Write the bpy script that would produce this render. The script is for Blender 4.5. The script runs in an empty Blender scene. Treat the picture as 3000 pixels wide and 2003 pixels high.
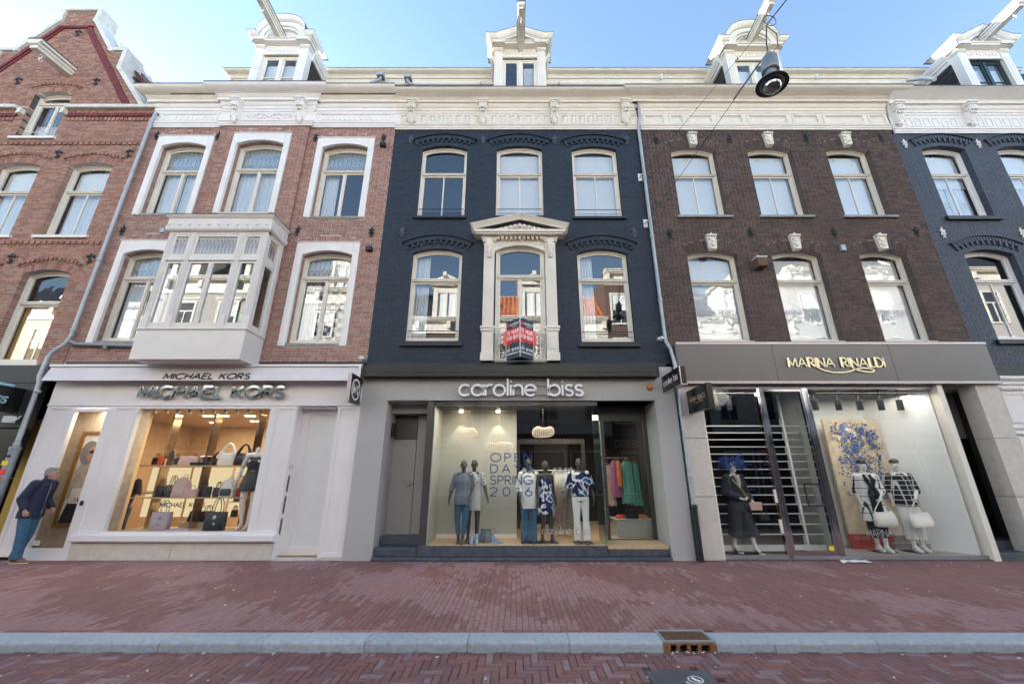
import bpy, math, random
import numpy as np
from mathutils import Vector, Matrix, noise as mnoise

random.seed(7)
R = math.radians
sc = bpy.context.scene
COL = sc.collection

# ------------------------------------------------------------------ camera
cam_d = bpy.data.cameras.new('camera')
cam = bpy.data.objects.new('camera', cam_d)
COL.objects.link(cam)
cam.location = (0.0, 0.0, 1.65)
cam.rotation_euler = (R(90 + 18.35), 0, 0)
cam_d.sensor_width = 36.0
cam_d.lens = 1160.0 / 3000.0 * 36.0
cam_d.shift_x = -10.0 / 3000.0
cam_d.clip_start = 0.05
cam_d.clip_end = 2000.0
sc.camera = cam

# ------------------------------------------------------------------ sky, sun, exposure
SUN_EL, SUN_AZ = 16.0, -53.0          # the sun stands behind the houses, a little to the left
world = bpy.data.worlds.new('World')
sc.world = world
world.use_nodes = True
wn = world.node_tree
wn.nodes.clear()
w_out = wn.nodes.new('ShaderNodeOutputWorld')
w_bg = wn.nodes.new('ShaderNodeBackground')
w_sky = wn.nodes.new('ShaderNodeTexSky')
w_sky.sky_type = 'NISHITA'
w_sky.sun_disc = False
w_sky.sun_elevation = R(SUN_EL)
w_sky.sun_rotation = R(SUN_AZ)
w_sky.air_density = 1.0
w_sky.dust_density = 0.15
w_sky.ozone_density = 1.0
w_bg.inputs['Strength'].default_value = 0.095
wn.links.new(w_sky.outputs[0], w_bg.inputs['Color'])
wn.links.new(w_bg.outputs[0], w_out.inputs['Surface'])

sun_d = bpy.data.lights.new('sun', 'SUN')
sun_d.energy = 5.0
sun_d.angle = R(0.53)
sun_d.color = (1.0, 0.96, 0.89)
sun = bpy.data.objects.new('sun', sun_d)
COL.objects.link(sun)
_sd = Vector((math.sin(R(SUN_AZ)) * math.cos(R(SUN_EL)), math.cos(R(SUN_AZ)) * math.cos(R(SUN_EL)), math.sin(R(SUN_EL))))
sun.rotation_euler = _sd.to_track_quat('Z', 'Y').to_euler()
sun.location = (0, 30, 40)

sc.view_settings.view_transform = 'Standard'
sc.view_settings.look = 'None'
sc.view_settings.exposure = 2.5
sc.view_settings.gamma = 1.0
sc.view_settings.use_curve_mapping = False
sc.render.engine = 'CYCLES'
sc.cycles.use_denoising = True
sc.cycles.max_bounces = 10
sc.cycles.diffuse_bounces = 5
sc.cycles.glossy_bounces = 5
sc.cycles.transparent_max_bounces = 24
sc.cycles.sample_clamp_indirect = 6.0
sc.cycles.caustics_reflective = False
sc.cycles.caustics_refractive = False

# ------------------------------------------------------------------ materials
def nt(name):
    m = bpy.data.materials.new(name)
    m.use_nodes = True
    t = m.node_tree
    t.nodes.clear()
    o = t.nodes.new('ShaderNodeOutputMaterial')
    return m, t, o

def nd(t, typ, **kw):
    n = t.nodes.new(typ)
    for k, v in kw.items():
        setattr(n, k, v)
    return n

def mix_rgb(t, fac, a, b, mode='MIX'):
    n = t.nodes.new('ShaderNodeMix')
    n.data_type = 'RGBA'
    n.blend_type = mode
    for i, v in ((0, fac), (6, a), (7, b)):
        if hasattr(v, 'links') or isinstance(v, bpy.types.NodeSocket):
            t.links.new(v, n.inputs[i])
        elif isinstance(v, (int, float)):
            n.inputs[i].default_value = v
        else:
            n.inputs[i].default_value = (*v[:3], 1.0)
    return n.outputs[2]

def math_n(t, op, a, b=0.0, c=None):
    n = t.nodes.new('ShaderNodeMath')
    n.operation = op
    for i, v in enumerate((a, b, c)):
        if v is None:
            continue
        if isinstance(v, bpy.types.NodeSocket):
            t.links.new(v, n.inputs[i])
        else:
            n.inputs[i].default_value = v
    return n.outputs[0]

def noise_n(t, vec, scale, detail=3.0, rough=0.55):
    n = t.nodes.new('ShaderNodeTexNoise')
    n.inputs['Scale'].default_value = scale
    n.inputs['Detail'].default_value = detail
    n.inputs['Roughness'].default_value = rough
    t.links.new(vec, n.inputs['Vector'])
    return n.outputs[0]

def ramp(t, fac, stops, interp='LINEAR'):
    n = t.nodes.new('ShaderNodeValToRGB')
    n.color_ramp.interpolation = interp
    e = n.color_ramp.elements
    while len(e) < len(stops):
        e.new(0.5)
    for el, (p, c) in zip(e, stops):
        el.position = p
        el.color = (*c[:3], 1.0) if not isinstance(c, float) else (c, c, c, 1)
    t.links.new(fac, n.inputs[0])
    return n.outputs[0]

def pos(t):
    g = t.nodes.new('ShaderNodeNewGeometry')
    return g.outputs['Position']

def objc(t):
    return t.nodes.new('ShaderNodeTexCoord').outputs['Object']

def principled(t, o, color, rough, metal=0.0, spec=0.5, bump=None, bs=0.3, bd=0.01):
    p = t.nodes.new('ShaderNodeBsdfPrincipled')
    if isinstance(color, bpy.types.NodeSocket):
        t.links.new(color, p.inputs['Base Color'])
    else:
        p.inputs['Base Color'].default_value = (*color, 1)
    if isinstance(rough, bpy.types.NodeSocket):
        t.links.new(rough, p.inputs['Roughness'])
    else:
        p.inputs['Roughness'].default_value = rough
    p.inputs['Metallic'].default_value = metal
    p.inputs['Specular IOR Level'].default_value = spec
    if bump is not None:
        b = t.nodes.new('ShaderNodeBump')
        b.inputs['Strength'].default_value = bs
        b.inputs['Distance'].default_value = bd
        t.links.new(bump, b.inputs['Height'])
        t.links.new(b.outputs[0], p.inputs['Normal'])
    t.links.new(p.outputs[0], o.inputs['Surface'])
    return p

MAT = {}
def mk(name, col, rough=0.6, var=0.12, scale=6.0, metal=0.0, spec=0.5, bump=0.0, bscale=60.0, dirt=0.0, dcol=(0.12, 0.1, 0.08)):
    """Plain surface: base colour, cloudy variation, streaky dirt, fine bump."""
    m, t, o = nt(name)
    p = pos(t)
    n1 = noise_n(t, p, scale, 5.0)
    lo = tuple(c * (1 - var) for c in col)
    hi = tuple(min(1, c * (1 + var)) for c in col)
    c = ramp(t, n1, [(0.3, lo), (0.7, hi)])
    if dirt > 0:
        mp = t.nodes.new('ShaderNodeMapping')
        mp.inputs['Scale'].default_value = (5.0, 5.0, 0.7)
        t.links.new(p, mp.inputs[0])
        n2 = noise_n(t, mp.outputs[0], 2.2, 6.0, 0.65)
        f = ramp(t, n2, [(0.5, (0, 0, 0)), (0.85, (dirt, dirt, dirt))])
        c = mix_rgb(t, f, c, dcol)
    rr = math_n(t, 'MULTIPLY_ADD', n1, 0.15, rough - 0.07)
    bmp = noise_n(t, p, bscale, 3.0) if bump > 0 else None
    principled(t, o, c, rr, metal, spec, bmp, bump, 0.004)
    MAT[name] = m
    return m

def mk_pieces(name, cols, rough=0.85, bump=0.5, grain=90.0, spec=0.3, big=0.0, bigc=(0, 0, 0)):
    """Bricks and pavers: each piece takes its own colour from the list."""
    m, t, o = nt(name)
    p = pos(t)
    g = t.nodes.new('ShaderNodeNewGeometry')
    oi = t.nodes.new('ShaderNodeObjectInfo')
    r = math_n(t, 'FRACT', math_n(t, 'ADD', g.outputs['Random Per Island'], oi.outputs['Random']))
    k = len(cols)
    c = ramp(t, r, [(i / k, cols[i]) for i in range(k)], 'CONSTANT')
    n1 = noise_n(t, p, 22.0, 4.0)
    c = mix_rgb(t, 1.0, c, ramp(t, n1, [(0.25, (0.72, 0.72, 0.72)), (0.75, (1.2, 1.2, 1.2))]), 'MULTIPLY')
    if big > 0:
        n2 = noise_n(t, p, 0.9, 6.0, 0.6)
        f = ramp(t, n2, [(0.45, (0, 0, 0)), (0.75, (big, big, big))])
        c = mix_rgb(t, f, c, bigc)
    bmp = noise_n(t, p, grain, 4.0)
    principled(t, o, c, rough, 0.0, spec, bmp, bump, 0.004)
    MAT[name] = m
    return m

def mk_glass(name, f0=0.10, tint=(0.9, 0.94, 0.95), wav=0.0, wscale=3.0, rough=0.0):
    m, t, o = nt(name)
    lw = t.nodes.new('ShaderNodeLayerWeight')
    lw.inputs['Blend'].default_value = 0.5
    f = math_n(t, 'POWER', lw.outputs['Facing'], 5.0)
    f = math_n(t, 'MULTIPLY_ADD', f, 1.0 - f0, f0)
    tr = t.nodes.new('ShaderNodeBsdfTransparent')
    tr.inputs[0].default_value = (*tint, 1)
    gl = t.nodes.new('ShaderNodeBsdfGlossy')
    gl.inputs['Roughness'].default_value = rough
    gl.inputs['Color'].default_value = (1, 1, 1, 1)
    if wav > 0:
        n = noise_n(t, pos(t), wscale, 2.0)
        b = t.nodes.new('ShaderNodeBump')
        b.inputs['Strength'].default_value = wav
        b.inputs['Distance'].default_value = 0.01
        t.links.new(n, b.inputs['Height'])
        t.links.new(b.outputs[0], gl.inputs['Normal'])
    mx = t.nodes.new('ShaderNodeMixShader')
    t.links.new(f, mx.inputs[0])
    t.links.new(tr.outputs[0], mx.inputs[1])
    t.links.new(gl.outputs[0], mx.inputs[2])
    t.links.new(mx.outputs[0], o.inputs['Surface'])
    MAT[name] = m
    return m

def mk_emit(name, col, strength):
    m, t, o = nt(name)
    e = t.nodes.new('ShaderNodeEmission')
    e.inputs[0].default_value = (*col, 1)
    e.inputs[1].default_value = strength
    t.links.new(e.outputs[0], o.inputs['Surface'])
    MAT[name] = m
    return m

def mk_leaded(name, tints, sx, sz, rough=0.15):
    """Stained glass: small coloured panes between dark lead lines, in the plane of the wall."""
    m, t, o = nt(name)
    sp = t.nodes.new('ShaderNodeSeparateXYZ')
    t.links.new(pos(t), sp.inputs[0])
    u = math_n(t, 'MULTIPLY', math_n(t, 'ADD', sp.outputs[0], sp.outputs[1]), sx)
    v = math_n(t, 'MULTIPLY', sp.outputs[2], sz)
    fu = math_n(t, 'ABSOLUTE', math_n(t, 'SUBTRACT', math_n(t, 'FRACT', u), 0.5))
    fv = math_n(t, 'FRACT', math_n(t, 'ADD', v, math_n(t, 'MULTIPLY', math_n(t, 'POWER', math_n(t, 'MULTIPLY', fu, 2.0), 2.0), 0.45)))
    lu = math_n(t, 'GREATER_THAN', fu, 0.465)
    lv = math_n(t, 'LESS_THAN', fv, 0.07)
    lead = math_n(t, 'MAXIMUM', lu, lv)
    c = ramp(t, fv, [(i / len(tints), tints[i]) for i in range(len(tints))], 'CONSTANT')
    c = mix_rgb(t, noise_n(t, pos(t), 30.0), c, (0.5, 0.52, 0.5))
    c = mix_rgb(t, lead, c, (0.02, 0.02, 0.025))
    principled(t, o, c, rough, 0.0, 0.8, noise_n(t, pos(t), 45.0), 0.35, 0.004)
    MAT[name] = m
    return m

# ------------------------------------------------------------------ mesh builder
ORG = {}          # world origin of every object built here (nothing is rotated except where a thing is placed by dup)

class MB:
    def __init__(s):
        s.v = []; s.f = []; s.mi = []; s.sm = []
    def add(s, vs, fs, mi=0, sm=False):
        k = len(s.v)
        s.v.extend(vs)
        for f in fs:
            s.f.append(tuple(i + k for i in f)); s.mi.append(mi); s.sm.append(sm)
    def box(s, x0, x1, y0, y1, z0, z1, mi=0):
        vs = [(x0, y0, z0), (x1, y0, z0), (x1, y1, z0), (x0, y1, z0), (x0, y0, z1), (x1, y0, z1), (x1, y1, z1), (x0, y1, z1)]
        s.add(vs, [(0, 3, 2, 1), (4, 5, 6, 7), (0, 1, 5, 4), (1, 2, 6, 5), (2, 3, 7, 6), (3, 0, 4, 7)], mi)
    def bevbox(s, x0, x1, y0, y1, z0, z1, b=0.01, mi=0):
        """box whose front (-y) face is chamfered"""
        s.box(x0, x1, y0 + b, y1, z0, z1, mi)
        vs = [(x0, y0 + b, z0), (x1, y0 + b, z0), (x1, y0 + b, z1), (x0, y0 + b, z1),
              (x0 + b, y0, z0 + b), (x1 - b, y0, z0 + b), (x1 - b, y0, z1 - b), (x0 + b, y0, z1 - b)]
        s.add(vs, [(4, 5, 6, 7), (0, 1, 5, 4), (1, 2, 6, 5), (2, 3, 7, 6), (3, 0, 4, 7)], mi)
    def prism(s, pts, y0, y1, mi=0, sm=False):
        """(x, z) outline, counter-clockwise seen from -y, between y0 and y1"""
        n = len(pts)
        vs = [(x, y0, z) for x, z in pts] + [(x, y1, z) for x, z in pts]
        s.add(vs, [tuple(range(n)), tuple(range(2 * n - 1, n - 1, -1))], mi)
        s.add(vs, [(i, i + n, (i + 1) % n + n, (i + 1) % n) for i in range(n)], mi, sm)
    def ring(s, out, inn, y0, y1, mi=0):
        n = len(out)
        vs = [(x, y0, z) for x, z in out] + [(x, y0, z) for x, z in inn] + [(x, y1, z) for x, z in out] + [(x, y1, z) for x, z in inn]
        fs = []
        for i in range(n):
            j = (i + 1) % n
            fs += [(i, j, n + j, n + i), (n + i, n + j, 3 * n + j, 3 * n + i), (j, i, 2 * n + i, 2 * n + j)]
        s.add(vs, fs, mi)
    def yz(s, prof, x0, x1, mi=0, sm=False):
        """(y, z) outline swept along x"""
        n = len(prof)
        vs = [(x0, y, z) for y, z in prof] + [(x1, y, z) for y, z in prof]
        s.add(vs, [tuple(range(n - 1, -1, -1)), tuple(range(n, 2 * n))], mi)
        s.add(vs, [(i, (i + 1) % n, (i + 1) % n + n, i + n) for i in range(n)], mi, sm)
    def cornice(s, prof, x0, x1, yb, rl=1, rr=1, mi=0):
        """moulding profile (y, z) from bottom to top, front of a wall at yb, with mitred returns at its ends"""
        n = len(prof)
        L = [(x0 - (yb - y) * rl, y, z) for y, z in prof]
        Q = [(x1 + (yb - y) * rr, y, z) for y, z in prof]
        s.add(L + Q, [(i, i + n, i + 1 + n, i + 1) for i in range(n - 1)], mi)
        Lb = [(x, yb, z) for x, y, z in L]
        Qb = [(x, yb, z) for x, y, z in Q]
        if rl:
            s.add(L + Lb, [(i, i + 1, i + 1 + n, i + n) for i in range(n - 1)], mi)
        if rr:
            s.add(Q + Qb, [(i + 1, i, i + n, i + 1 + n) for i in range(n - 1)], mi)
        s.add([L[-1], Q[-1], Qb[-1], Lb[-1], L[0], Q[0], Qb[0], Lb[0]], [(0, 1, 2, 3), (7, 6, 5, 4)], mi)
        if not rl:
            s.add(L + [(x0, yb, prof[-1][1]), (x0, yb, prof[0][1])], [tuple(range(n + 2))[::-1]], mi)
        if not rr:
            s.add(Q + [(x1, yb, prof[-1][1]), (x1, yb, prof[0][1])], [tuple(range(n + 2))], mi)
    def lathe(s, prof, c=(0, 0, 0), n=16, mi=0, sm=True, axis=None):
        """(radius, height) profile about z, or about another axis given as a matrix"""
        vs = []
        for r, z in prof:
            for k in range(n):
                a = 2 * math.pi * k / n
                p = Vector((r * math.cos(a), r * math.sin(a), z))
                if axis is not None:
                    p = axis @ p
                vs.append((p[0] + c[0], p[1] + c[1], p[2] + c[2]))
        fs = []
        for i in range(len(prof) - 1):
            for k in range(n):
                a, b = i * n + k, i * n + (k + 1) % n
                fs.append((a, b, b + n, a + n))
        s.add(vs, fs, mi, sm)
        s.add(vs, [tuple(range(n - 1, -1, -1)), tuple(range(len(vs) - n, len(vs)))], mi)
    def tube(s, path, r, n=8, mi=0, close=False):
        P = [Vector(p) for p in path]
        vs = []; m = len(P)
        up = Vector((0.13, 0.21, 0.97))
        for i, p in enumerate(P):
            a = P[i - 1] if (i > 0 or close) else p
            b = P[(i + 1) % m] if (i < m - 1 or close) else p
            d = (b - a).normalized()
            if abs(d.dot(up)) > 0.98:
                up = Vector((0.9, 0.3, 0.1))
            u = d.cross(up).normalized(); w = u.cross(d)
            rr = r[i] if isinstance(r, (list, tuple)) else r
            for k in range(n):
                t = 2 * math.pi * k / n
                q = p + (u * math.cos(t) + w * math.sin(t)) * rr
                vs.append(tuple(q))
        fs = []
        for i in range(m if close else m - 1):
            for k in range(n):
                a, b = i * n + k, i * n + (k + 1) % n
                c, d2 = ((i + 1) % m) * n + (k + 1) % n, ((i + 1) % m) * n + k
                fs.append((a, b, c, d2))
        s.add(vs, fs, mi, True)
        if not close:
            s.add(vs, [tuple(range(n - 1, -1, -1)), tuple(range(len(vs) - n, len(vs)))], mi)
    def ell(s, c, r, nu=10, nv=7, mi=0, mat=None):
        vs = []
        for j in range(nv + 1):
            th = math.pi * j / nv
            for i in range(nu):
                ph = 2 * math.pi * i / nu
                p = Vector((r[0] * math.sin(th) * math.cos(ph), r[1] * math.sin(th) * math.sin(ph), r[2] * math.cos(th)))
                if mat is not None:
                    p = mat @ p
                vs.append((c[0] + p[0], c[1] + p[1], c[2] + p[2]))
        fs = []
        for j in range(nv):
            for i in range(nu):
                a, b = j * nu + i, j * nu + (i + 1) % nu
                fs.append((a, a + nu, b + nu, b))
        s.add(vs, fs, mi, True)
    def loft(s, rings, n=20, mi=0, sm=True):
        """rings of (cx, cy, cz, rx, ry, power): superellipses stacked, capped"""
        vs = []
        for cx, cy, cz, rx, ry, e in rings:
            for k in range(n):
                a = 2 * math.pi * k / n
                ca, sa = math.cos(a), math.sin(a)
                vs.append((cx + rx * math.copysign(abs(ca) ** (2 / e), ca), cy + ry * math.copysign(abs(sa) ** (2 / e), sa), cz))
        fs = []
        for i in range(len(rings) - 1):
            for k in range(n):
                a, b = i * n + k, i * n + (k + 1) % n
                fs.append((a, b, b + n, a + n))
        s.add(vs, fs, mi, sm)
        s.add(vs, [tuple(range(n - 1, -1, -1)), tuple(range(len(vs) - n, len(vs)))], mi)
    def cone(s, p0, r0, p1, r1, n=12, mi=0):
        p0, p1 = Vector(p0), Vector(p1)
        d = (p1 - p0)
        L = d.length
        if L < 1e-6:
            return
        d /= L
        path, rad = [], []
        for t in (-0.95, -0.7, -0.3):
            path.append(p0 + d * r0 * t); rad.append(r0 * math.sqrt(1 - t * t))
        path.append(p0); rad.append(r0); path.append(p1); rad.append(r1)
        for t in (0.3, 0.7, 0.95):
            path.append(p1 + d * r1 * t); rad.append(r1 * math.sqrt(1 - t * t))
        s.tube(path, rad, n, mi)
    def mesh(s, name, org=(0, 0, 0)):
        me = bpy.data.meshes.new(name)
        vs = s.v
        if org != (0, 0, 0):
            ox, oy, oz = org
            vs = [(x - ox, y - oy, z - oz) for x, y, z in vs]
        me.from_pydata(vs, [], s.f)
        me.polygons.foreach_set('material_index', s.mi)
        me.polygons.foreach_set('use_smooth', s.sm)
        me.update()
        return me
    def build(s, name, mats, parent=None, **props):
        org = ORG.get(parent.name, (0, 0, 0)) if parent else (0, 0, 0)
        me = s.mesh(name, org)
        for m in (mats if isinstance(mats, (list, tuple)) else [mats]):
            me.materials.append(MAT[m])
        return link(name, me, parent, **props)

def link(name, me, parent=None, **props):
    o = bpy.data.objects.new(name, me)
    COL.objects.link(o)
    if parent:
        o.parent = parent
        ORG[o.name] = ORG.get(parent.name, (0, 0, 0))
    for k, v in props.items():
        o[k] = v
    return o

def thing(name, label, cat, loc=(0, 0, 0), group=None):
    o = bpy.data.objects.new(name, None)
    o.empty_display_size = 0.1
    COL.objects.link(o)
    o.location = loc
    o['label'] = label; o['category'] = cat
    if group:
        o['group'] = group
    ORG[o.name] = tuple(loc)
    return o

def tag(o, label, cat, group=None):
    o['label'] = label; o['category'] = cat
    if group:
        o['group'] = group
    return o

def dup(root, loc, rotz=0.0, label=None, group=None, scale=1.0):
    r = root.copy(); COL.objects.link(r)
    r.location = loc; r.rotation_euler = (0, 0, rotz); r.scale = (scale,) * 3
    if label: r['label'] = label
    if group: r['group'] = group
    for ch in list(root.children):
        c = ch.copy(); COL.objects.link(c); c.parent = r
        for g in list(ch.children):
            d = g.copy(); COL.objects.link(d); d.parent = c
    return r

def inst(name, me, loc, parent, rot=(0, 0, 0), scale=(1, 1, 1)):
    """one more piece that shares its mesh, at a world place under an unrotated parent"""
    o = bpy.data.objects.new(name, me)
    COL.objects.link(o)
    org = ORG.get(parent.name, (0, 0, 0)) if parent else (0, 0, 0)
    o.parent = parent
    o.location = (loc[0] - org[0], loc[1] - org[1], loc[2] - org[2])
    o.rotation_euler = rot
    o.scale = scale
    ORG[o.name] = org
    return o

def remesh(mb, voxel, smooth=2, name='body'):
    """melt overlapping shells into one continuous skin"""
    me = mb.mesh(name)
    o = bpy.data.objects.new('melt', me)
    COL.objects.link(o)
    md = o.modifiers.new('r', 'REMESH')
    md.mode = 'VOXEL'; md.voxel_size = voxel; md.use_smooth_shade = True
    if smooth:
        ms = o.modifiers.new('s', 'SMOOTH'); ms.factor = 0.5; ms.iterations = smooth
    dg = bpy.context.evaluated_depsgraph_get()
    e = o.evaluated_get(dg)
    out = bpy.data.meshes.new_from_object(e)
    bpy.data.objects.remove(o)
    bpy.data.meshes.remove(me)
    out.name = name
    return out

def put(name, me, mats, parent, **props):
    """link a mesh made in world or local coordinates of an unrotated parent at the origin of that parent"""
    me.materials.clear()
    for m in (mats if isinstance(mats, (list, tuple)) else [mats]):
        me.materials.append(MAT[m])
    return link(name, me, parent, **props)

# ------------------------------------------------------------------ outlines
def arch_pts(x0, x1, z0, zs, rise, n=12, t=0.0, tb=None):
    """window outline with a segmental head, counter-clockwise seen from the street; inset by t (tb at the foot)"""
    tb = t if tb is None else tb
    w = (x1 - x0) / 2; cx = (x0 + x1) / 2
    if rise < 1e-4:
        P = [(x0 + t, z0 + tb), (x1 - t, z0 + tb)]
        for i in range(n + 1):
            P.append((x1 - t - (x1 - x0 - 2 * t) * i / n, zs - t))
        return P
    rad = (w * w + rise * rise) / (2 * rise); cz = zs + rise - rad
    rr = rad - t
    a0 = math.asin((w - t) / rr)
    P = [(x0 + t, z0 + tb), (x1 - t, z0 + tb)]
    for i in range(n + 1):
        a = a0 - 2 * a0 * i / n
        P.append((cx + rr * math.sin(a), cz + rr * math.cos(a)))
    return P

def spandrel(mb, x0, x1, zs, rise, ztop, y0, y1, n=12, mi=0):
    """flat piece above an arched head up to a level top"""
    P = arch_pts(x0, x1, 0, zs, rise, n)[2:]
    for i in range(n):
        (xa, za), (xb, zb) = P[i + 1], P[i]
        mb.prism([(xa, za), (xb, zb), (xb, ztop), (xa, ztop)], y0, y1, mi)

# ------------------------------------------------------------------ stroke lettering
def ac(cx, cy, rx, ry, a0, a1, n=14):
    return [(cx + rx * math.cos(R(a0 + (a1 - a0) * i / n)), cy + ry * math.sin(R(a0 + (a1 - a0) * i / n))) for i in range(n + 1)]

def _g():
    G = {}
    G['A'] = (.84, [[(0, 0), (.42, 1), (.84, 0)], [(.14, .34), (.70, .34)]])
    G['B'] = (.62, [[(0, .5), (.32, .5)] + ac(.32, .25, .28, .25, 90, -90) + [(0, 0), (0, 1), (.30, 1)] + ac(.30, .75, .25, .25, 90, -90)])
    G['C'] = (.86, [ac(.5, .5, .5, .5, 48, 312, 24)])
    G['D'] = (.76, [[(0, 0), (0, 1), (.28, 1)] + ac(.28, .5, .48, .5, 90, -90, 18) + [(0, 0)]])
    G['E'] = (.56, [[(.56, 1), (0, 1), (0, 0), (.56, 0)], [(0, .52), (.5, .52)]])
    G['F'] = (.54, [[(.54, 1), (0, 1), (0, 0)], [(0, .52), (.46, .52)]])
    G['G'] = (.92, [ac(.5, .5, .5, .5, 48, 345, 24) + [(.96, .46), (.56, .46)]])
    G['H'] = (.70, [[(0, 0), (0, 1)], [(.7, 0), (.7, 1)], [(0, .5), (.7, .5)]])
    G['I'] = (.04, [[(.02, 0), (.02, 1)]])
    G['K'] = (.68, [[(0, 0), (0, 1)], [(.64, 1), (0, .4)], [(.2, .58), (.68, 0)]])
    G['L'] = (.50, [[(0, 1), (0, 0), (.5, 0)]])
    G['M'] = (.88, [[(0, 0), (0.04, 1), (.44, .15), (.84, 1), (.88, 0)]])
    G['N'] = (.74, [[(0, 0), (0, 1), (.74, 0), (.74, 1)]])
    G['O'] = (1.0, [ac(.5, .5, .5, .5, 90, 450, 30)])
    G['P'] = (.60, [[(0, 0), (0, 1), (.32, 1)] + ac(.32, .74, .28, .26, 90, -90) + [(0, .48)]])
    G['R'] = (.64, [[(0, 0), (0, 1), (.32, 1)] + ac(.32, .74, .28, .26, 90, -90) + [(0, .48)], [(.26, .48), (.64, 0)]])
    G['S'] = (.62, [ac(.31, .75, .27, .25, 30, 270, 14) + ac(.31, .25, .29, .25, 90, -150, 14)[1:]])
    G['T'] = (.64, [[(0, 1), (.64, 1)], [(.32, 1), (.32, 0)]])
    G['U'] = (.70, [[(0, 1), (0, .33)] + ac(.35, .33, .35, .33, 180, 360) + [(.7, 1)]])
    G['V'] = (.76, [[(0, 1), (.38, 0), (.76, 1)]])
    G['Y'] = (.76, [[(0, 1), (.38, .46), (.76, 1)], [(.38, .46), (.38, 0)]])
    G['X'] = (.7, [[(0, 0), (.7, 1)], [(0, 1), (.7, 0)]])
    G['Z'] = (.6, [[(0, 1), (.6, 1), (0, 0), (.6, 0)]])
    G['0'] = (.60, [ac(.3, .5, .3, .5, 90, 450, 26)])
    G['1'] = (.26, [[(0, .78), (.24, 1), (.24, 0)]])
    G['2'] = (.58, [ac(.29, .71, .29, .29, 170, -35, 14) + [(0, 0), (.58, 0)]])
    G['3'] = (.56, [ac(.27, .75, .25, .25, 150, -90, 12) + ac(.27, .26, .29, .26, 90, -150, 12)])
    G['4'] = (.6, [[(.46, 0), (.46, 1), (0, .28), (.6, .28)]])
    G['5'] = (.58, [[(.52, 1), (.1, 1), (.05, .55)] + ac(.27, .32, .3, .32, 110, -150, 14)])
    G['6'] = (.60, [ac(.3, .3, .3, .3, 90, 450, 22), [(.03, .4), (.40, 1)]])
    G['8'] = (.58, [ac(.29, .76, .24, .24, -90, 270, 18), ac(.29, .27, .29, .27, 90, 450, 20)])
    G['9'] = (.60, [ac(.3, .7, .3, .3, 90, 450, 22), [(.57, .6), (.2, 0)]])
    G['-'] = (.34, [[(0, .42), (.34, .42)]])
    G['.'] = (.06, [[(.03, 0), (.03, .08)]])
    G['&'] = (.8, [[(.8, 0), (.2, .75)] + ac(.36, .8, .17, .2, 200, -40, 12) + [(.1, .42)] + ac(.3, .24, .26, .24, 140, 330, 12) + [(.75, .5)]])
    G[' '] = (.42, [])
    b = ac(.31, .31, .31, .31, 90, 450, 24)
    G['a'] = (.64, [b, [(.64, .64), (.64, 0)]])
    G['b'] = (.64, [[(0, 1.0), (0, 0)], [(x + .02, y) for x, y in b]])
    G['c'] = (.56, [ac(.31, .31, .31, .31, 42, 318, 20)])
    G['d'] = (.64, [b, [(.64, 1.0), (.64, 0)]])
    G['e'] = (.62, [[(0, .31), (.62, .31)] + ac(.31, .31, .31, .31, 0, 315, 22)])
    G['f'] = (.34, [ac(.3, .84, .16, .16, 60, 180, 6) + [(.14, 0)], [(0, .6), (.3, .6)]])
    G['g'] = (.64, [b, [(.64, .62), (.64, -.06)] + ac(.33, -.06, .31, .24, 0, -150, 10)])
    G['i'] = (.04, [[(.02, 0), (.02, .62)], [(.02, .78), (.02, .86)]])
    G['k'] = (.46, [[(0, 0), (0, 1)], [(.44, .62), (0, .26)], [(.14, .37), (.48, 0)]])
    G['l'] = (.04, [[(.02, 0), (.02, 1.0)]])
    G['m'] = (.86, [[(0, .62), (0, 0)], [(0, .40)] + ac(.215, .40, .215, .22, 180, 0, 10) + [(.43, 0)], [(.43, .40)] + ac(.645, .40, .215, .22, 180, 0, 10) + [(.86, 0)]])
    G['n'] = (.50, [[(0, .62), (0, 0)], [(0, .36)] + ac(.25, .36, .25, .26, 180, 0, 12) + [(.5, 0)]])
    G['o'] = (.62, [b])
    G['r'] = (.32, [[(0, .62), (0, 0)], [(0, .34)] + ac(.27, .34, .27, .28, 180, 70, 8)])
    G['s'] = (.42, [ac(.21, .465, .18, .155, 25, 270, 10) + ac(.21, .155, .2, .155, 90, -155, 10)[1:]])
    G['t'] = (.30, [[(.12, .86), (.12, .12)] + ac(.26, .14, .14, .14, 180, 280, 6), [(0, .6), (.28, .6)]])
    G['u'] = (.50, [[(0, .62), (0, .26)] + ac(.25, .26, .25, .26, 180, 360, 12) + [(.5, .62)], [(.5, .4), (.5, 0)]])
    G['x'] = (.5, [[(0, 0), (.5, .62)], [(0, .62), (.5, 0)]])
    return G
GLY = _g()

def text_width(s, gap):
    return sum(GLY[c][0] + gap for c in s) - gap

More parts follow.
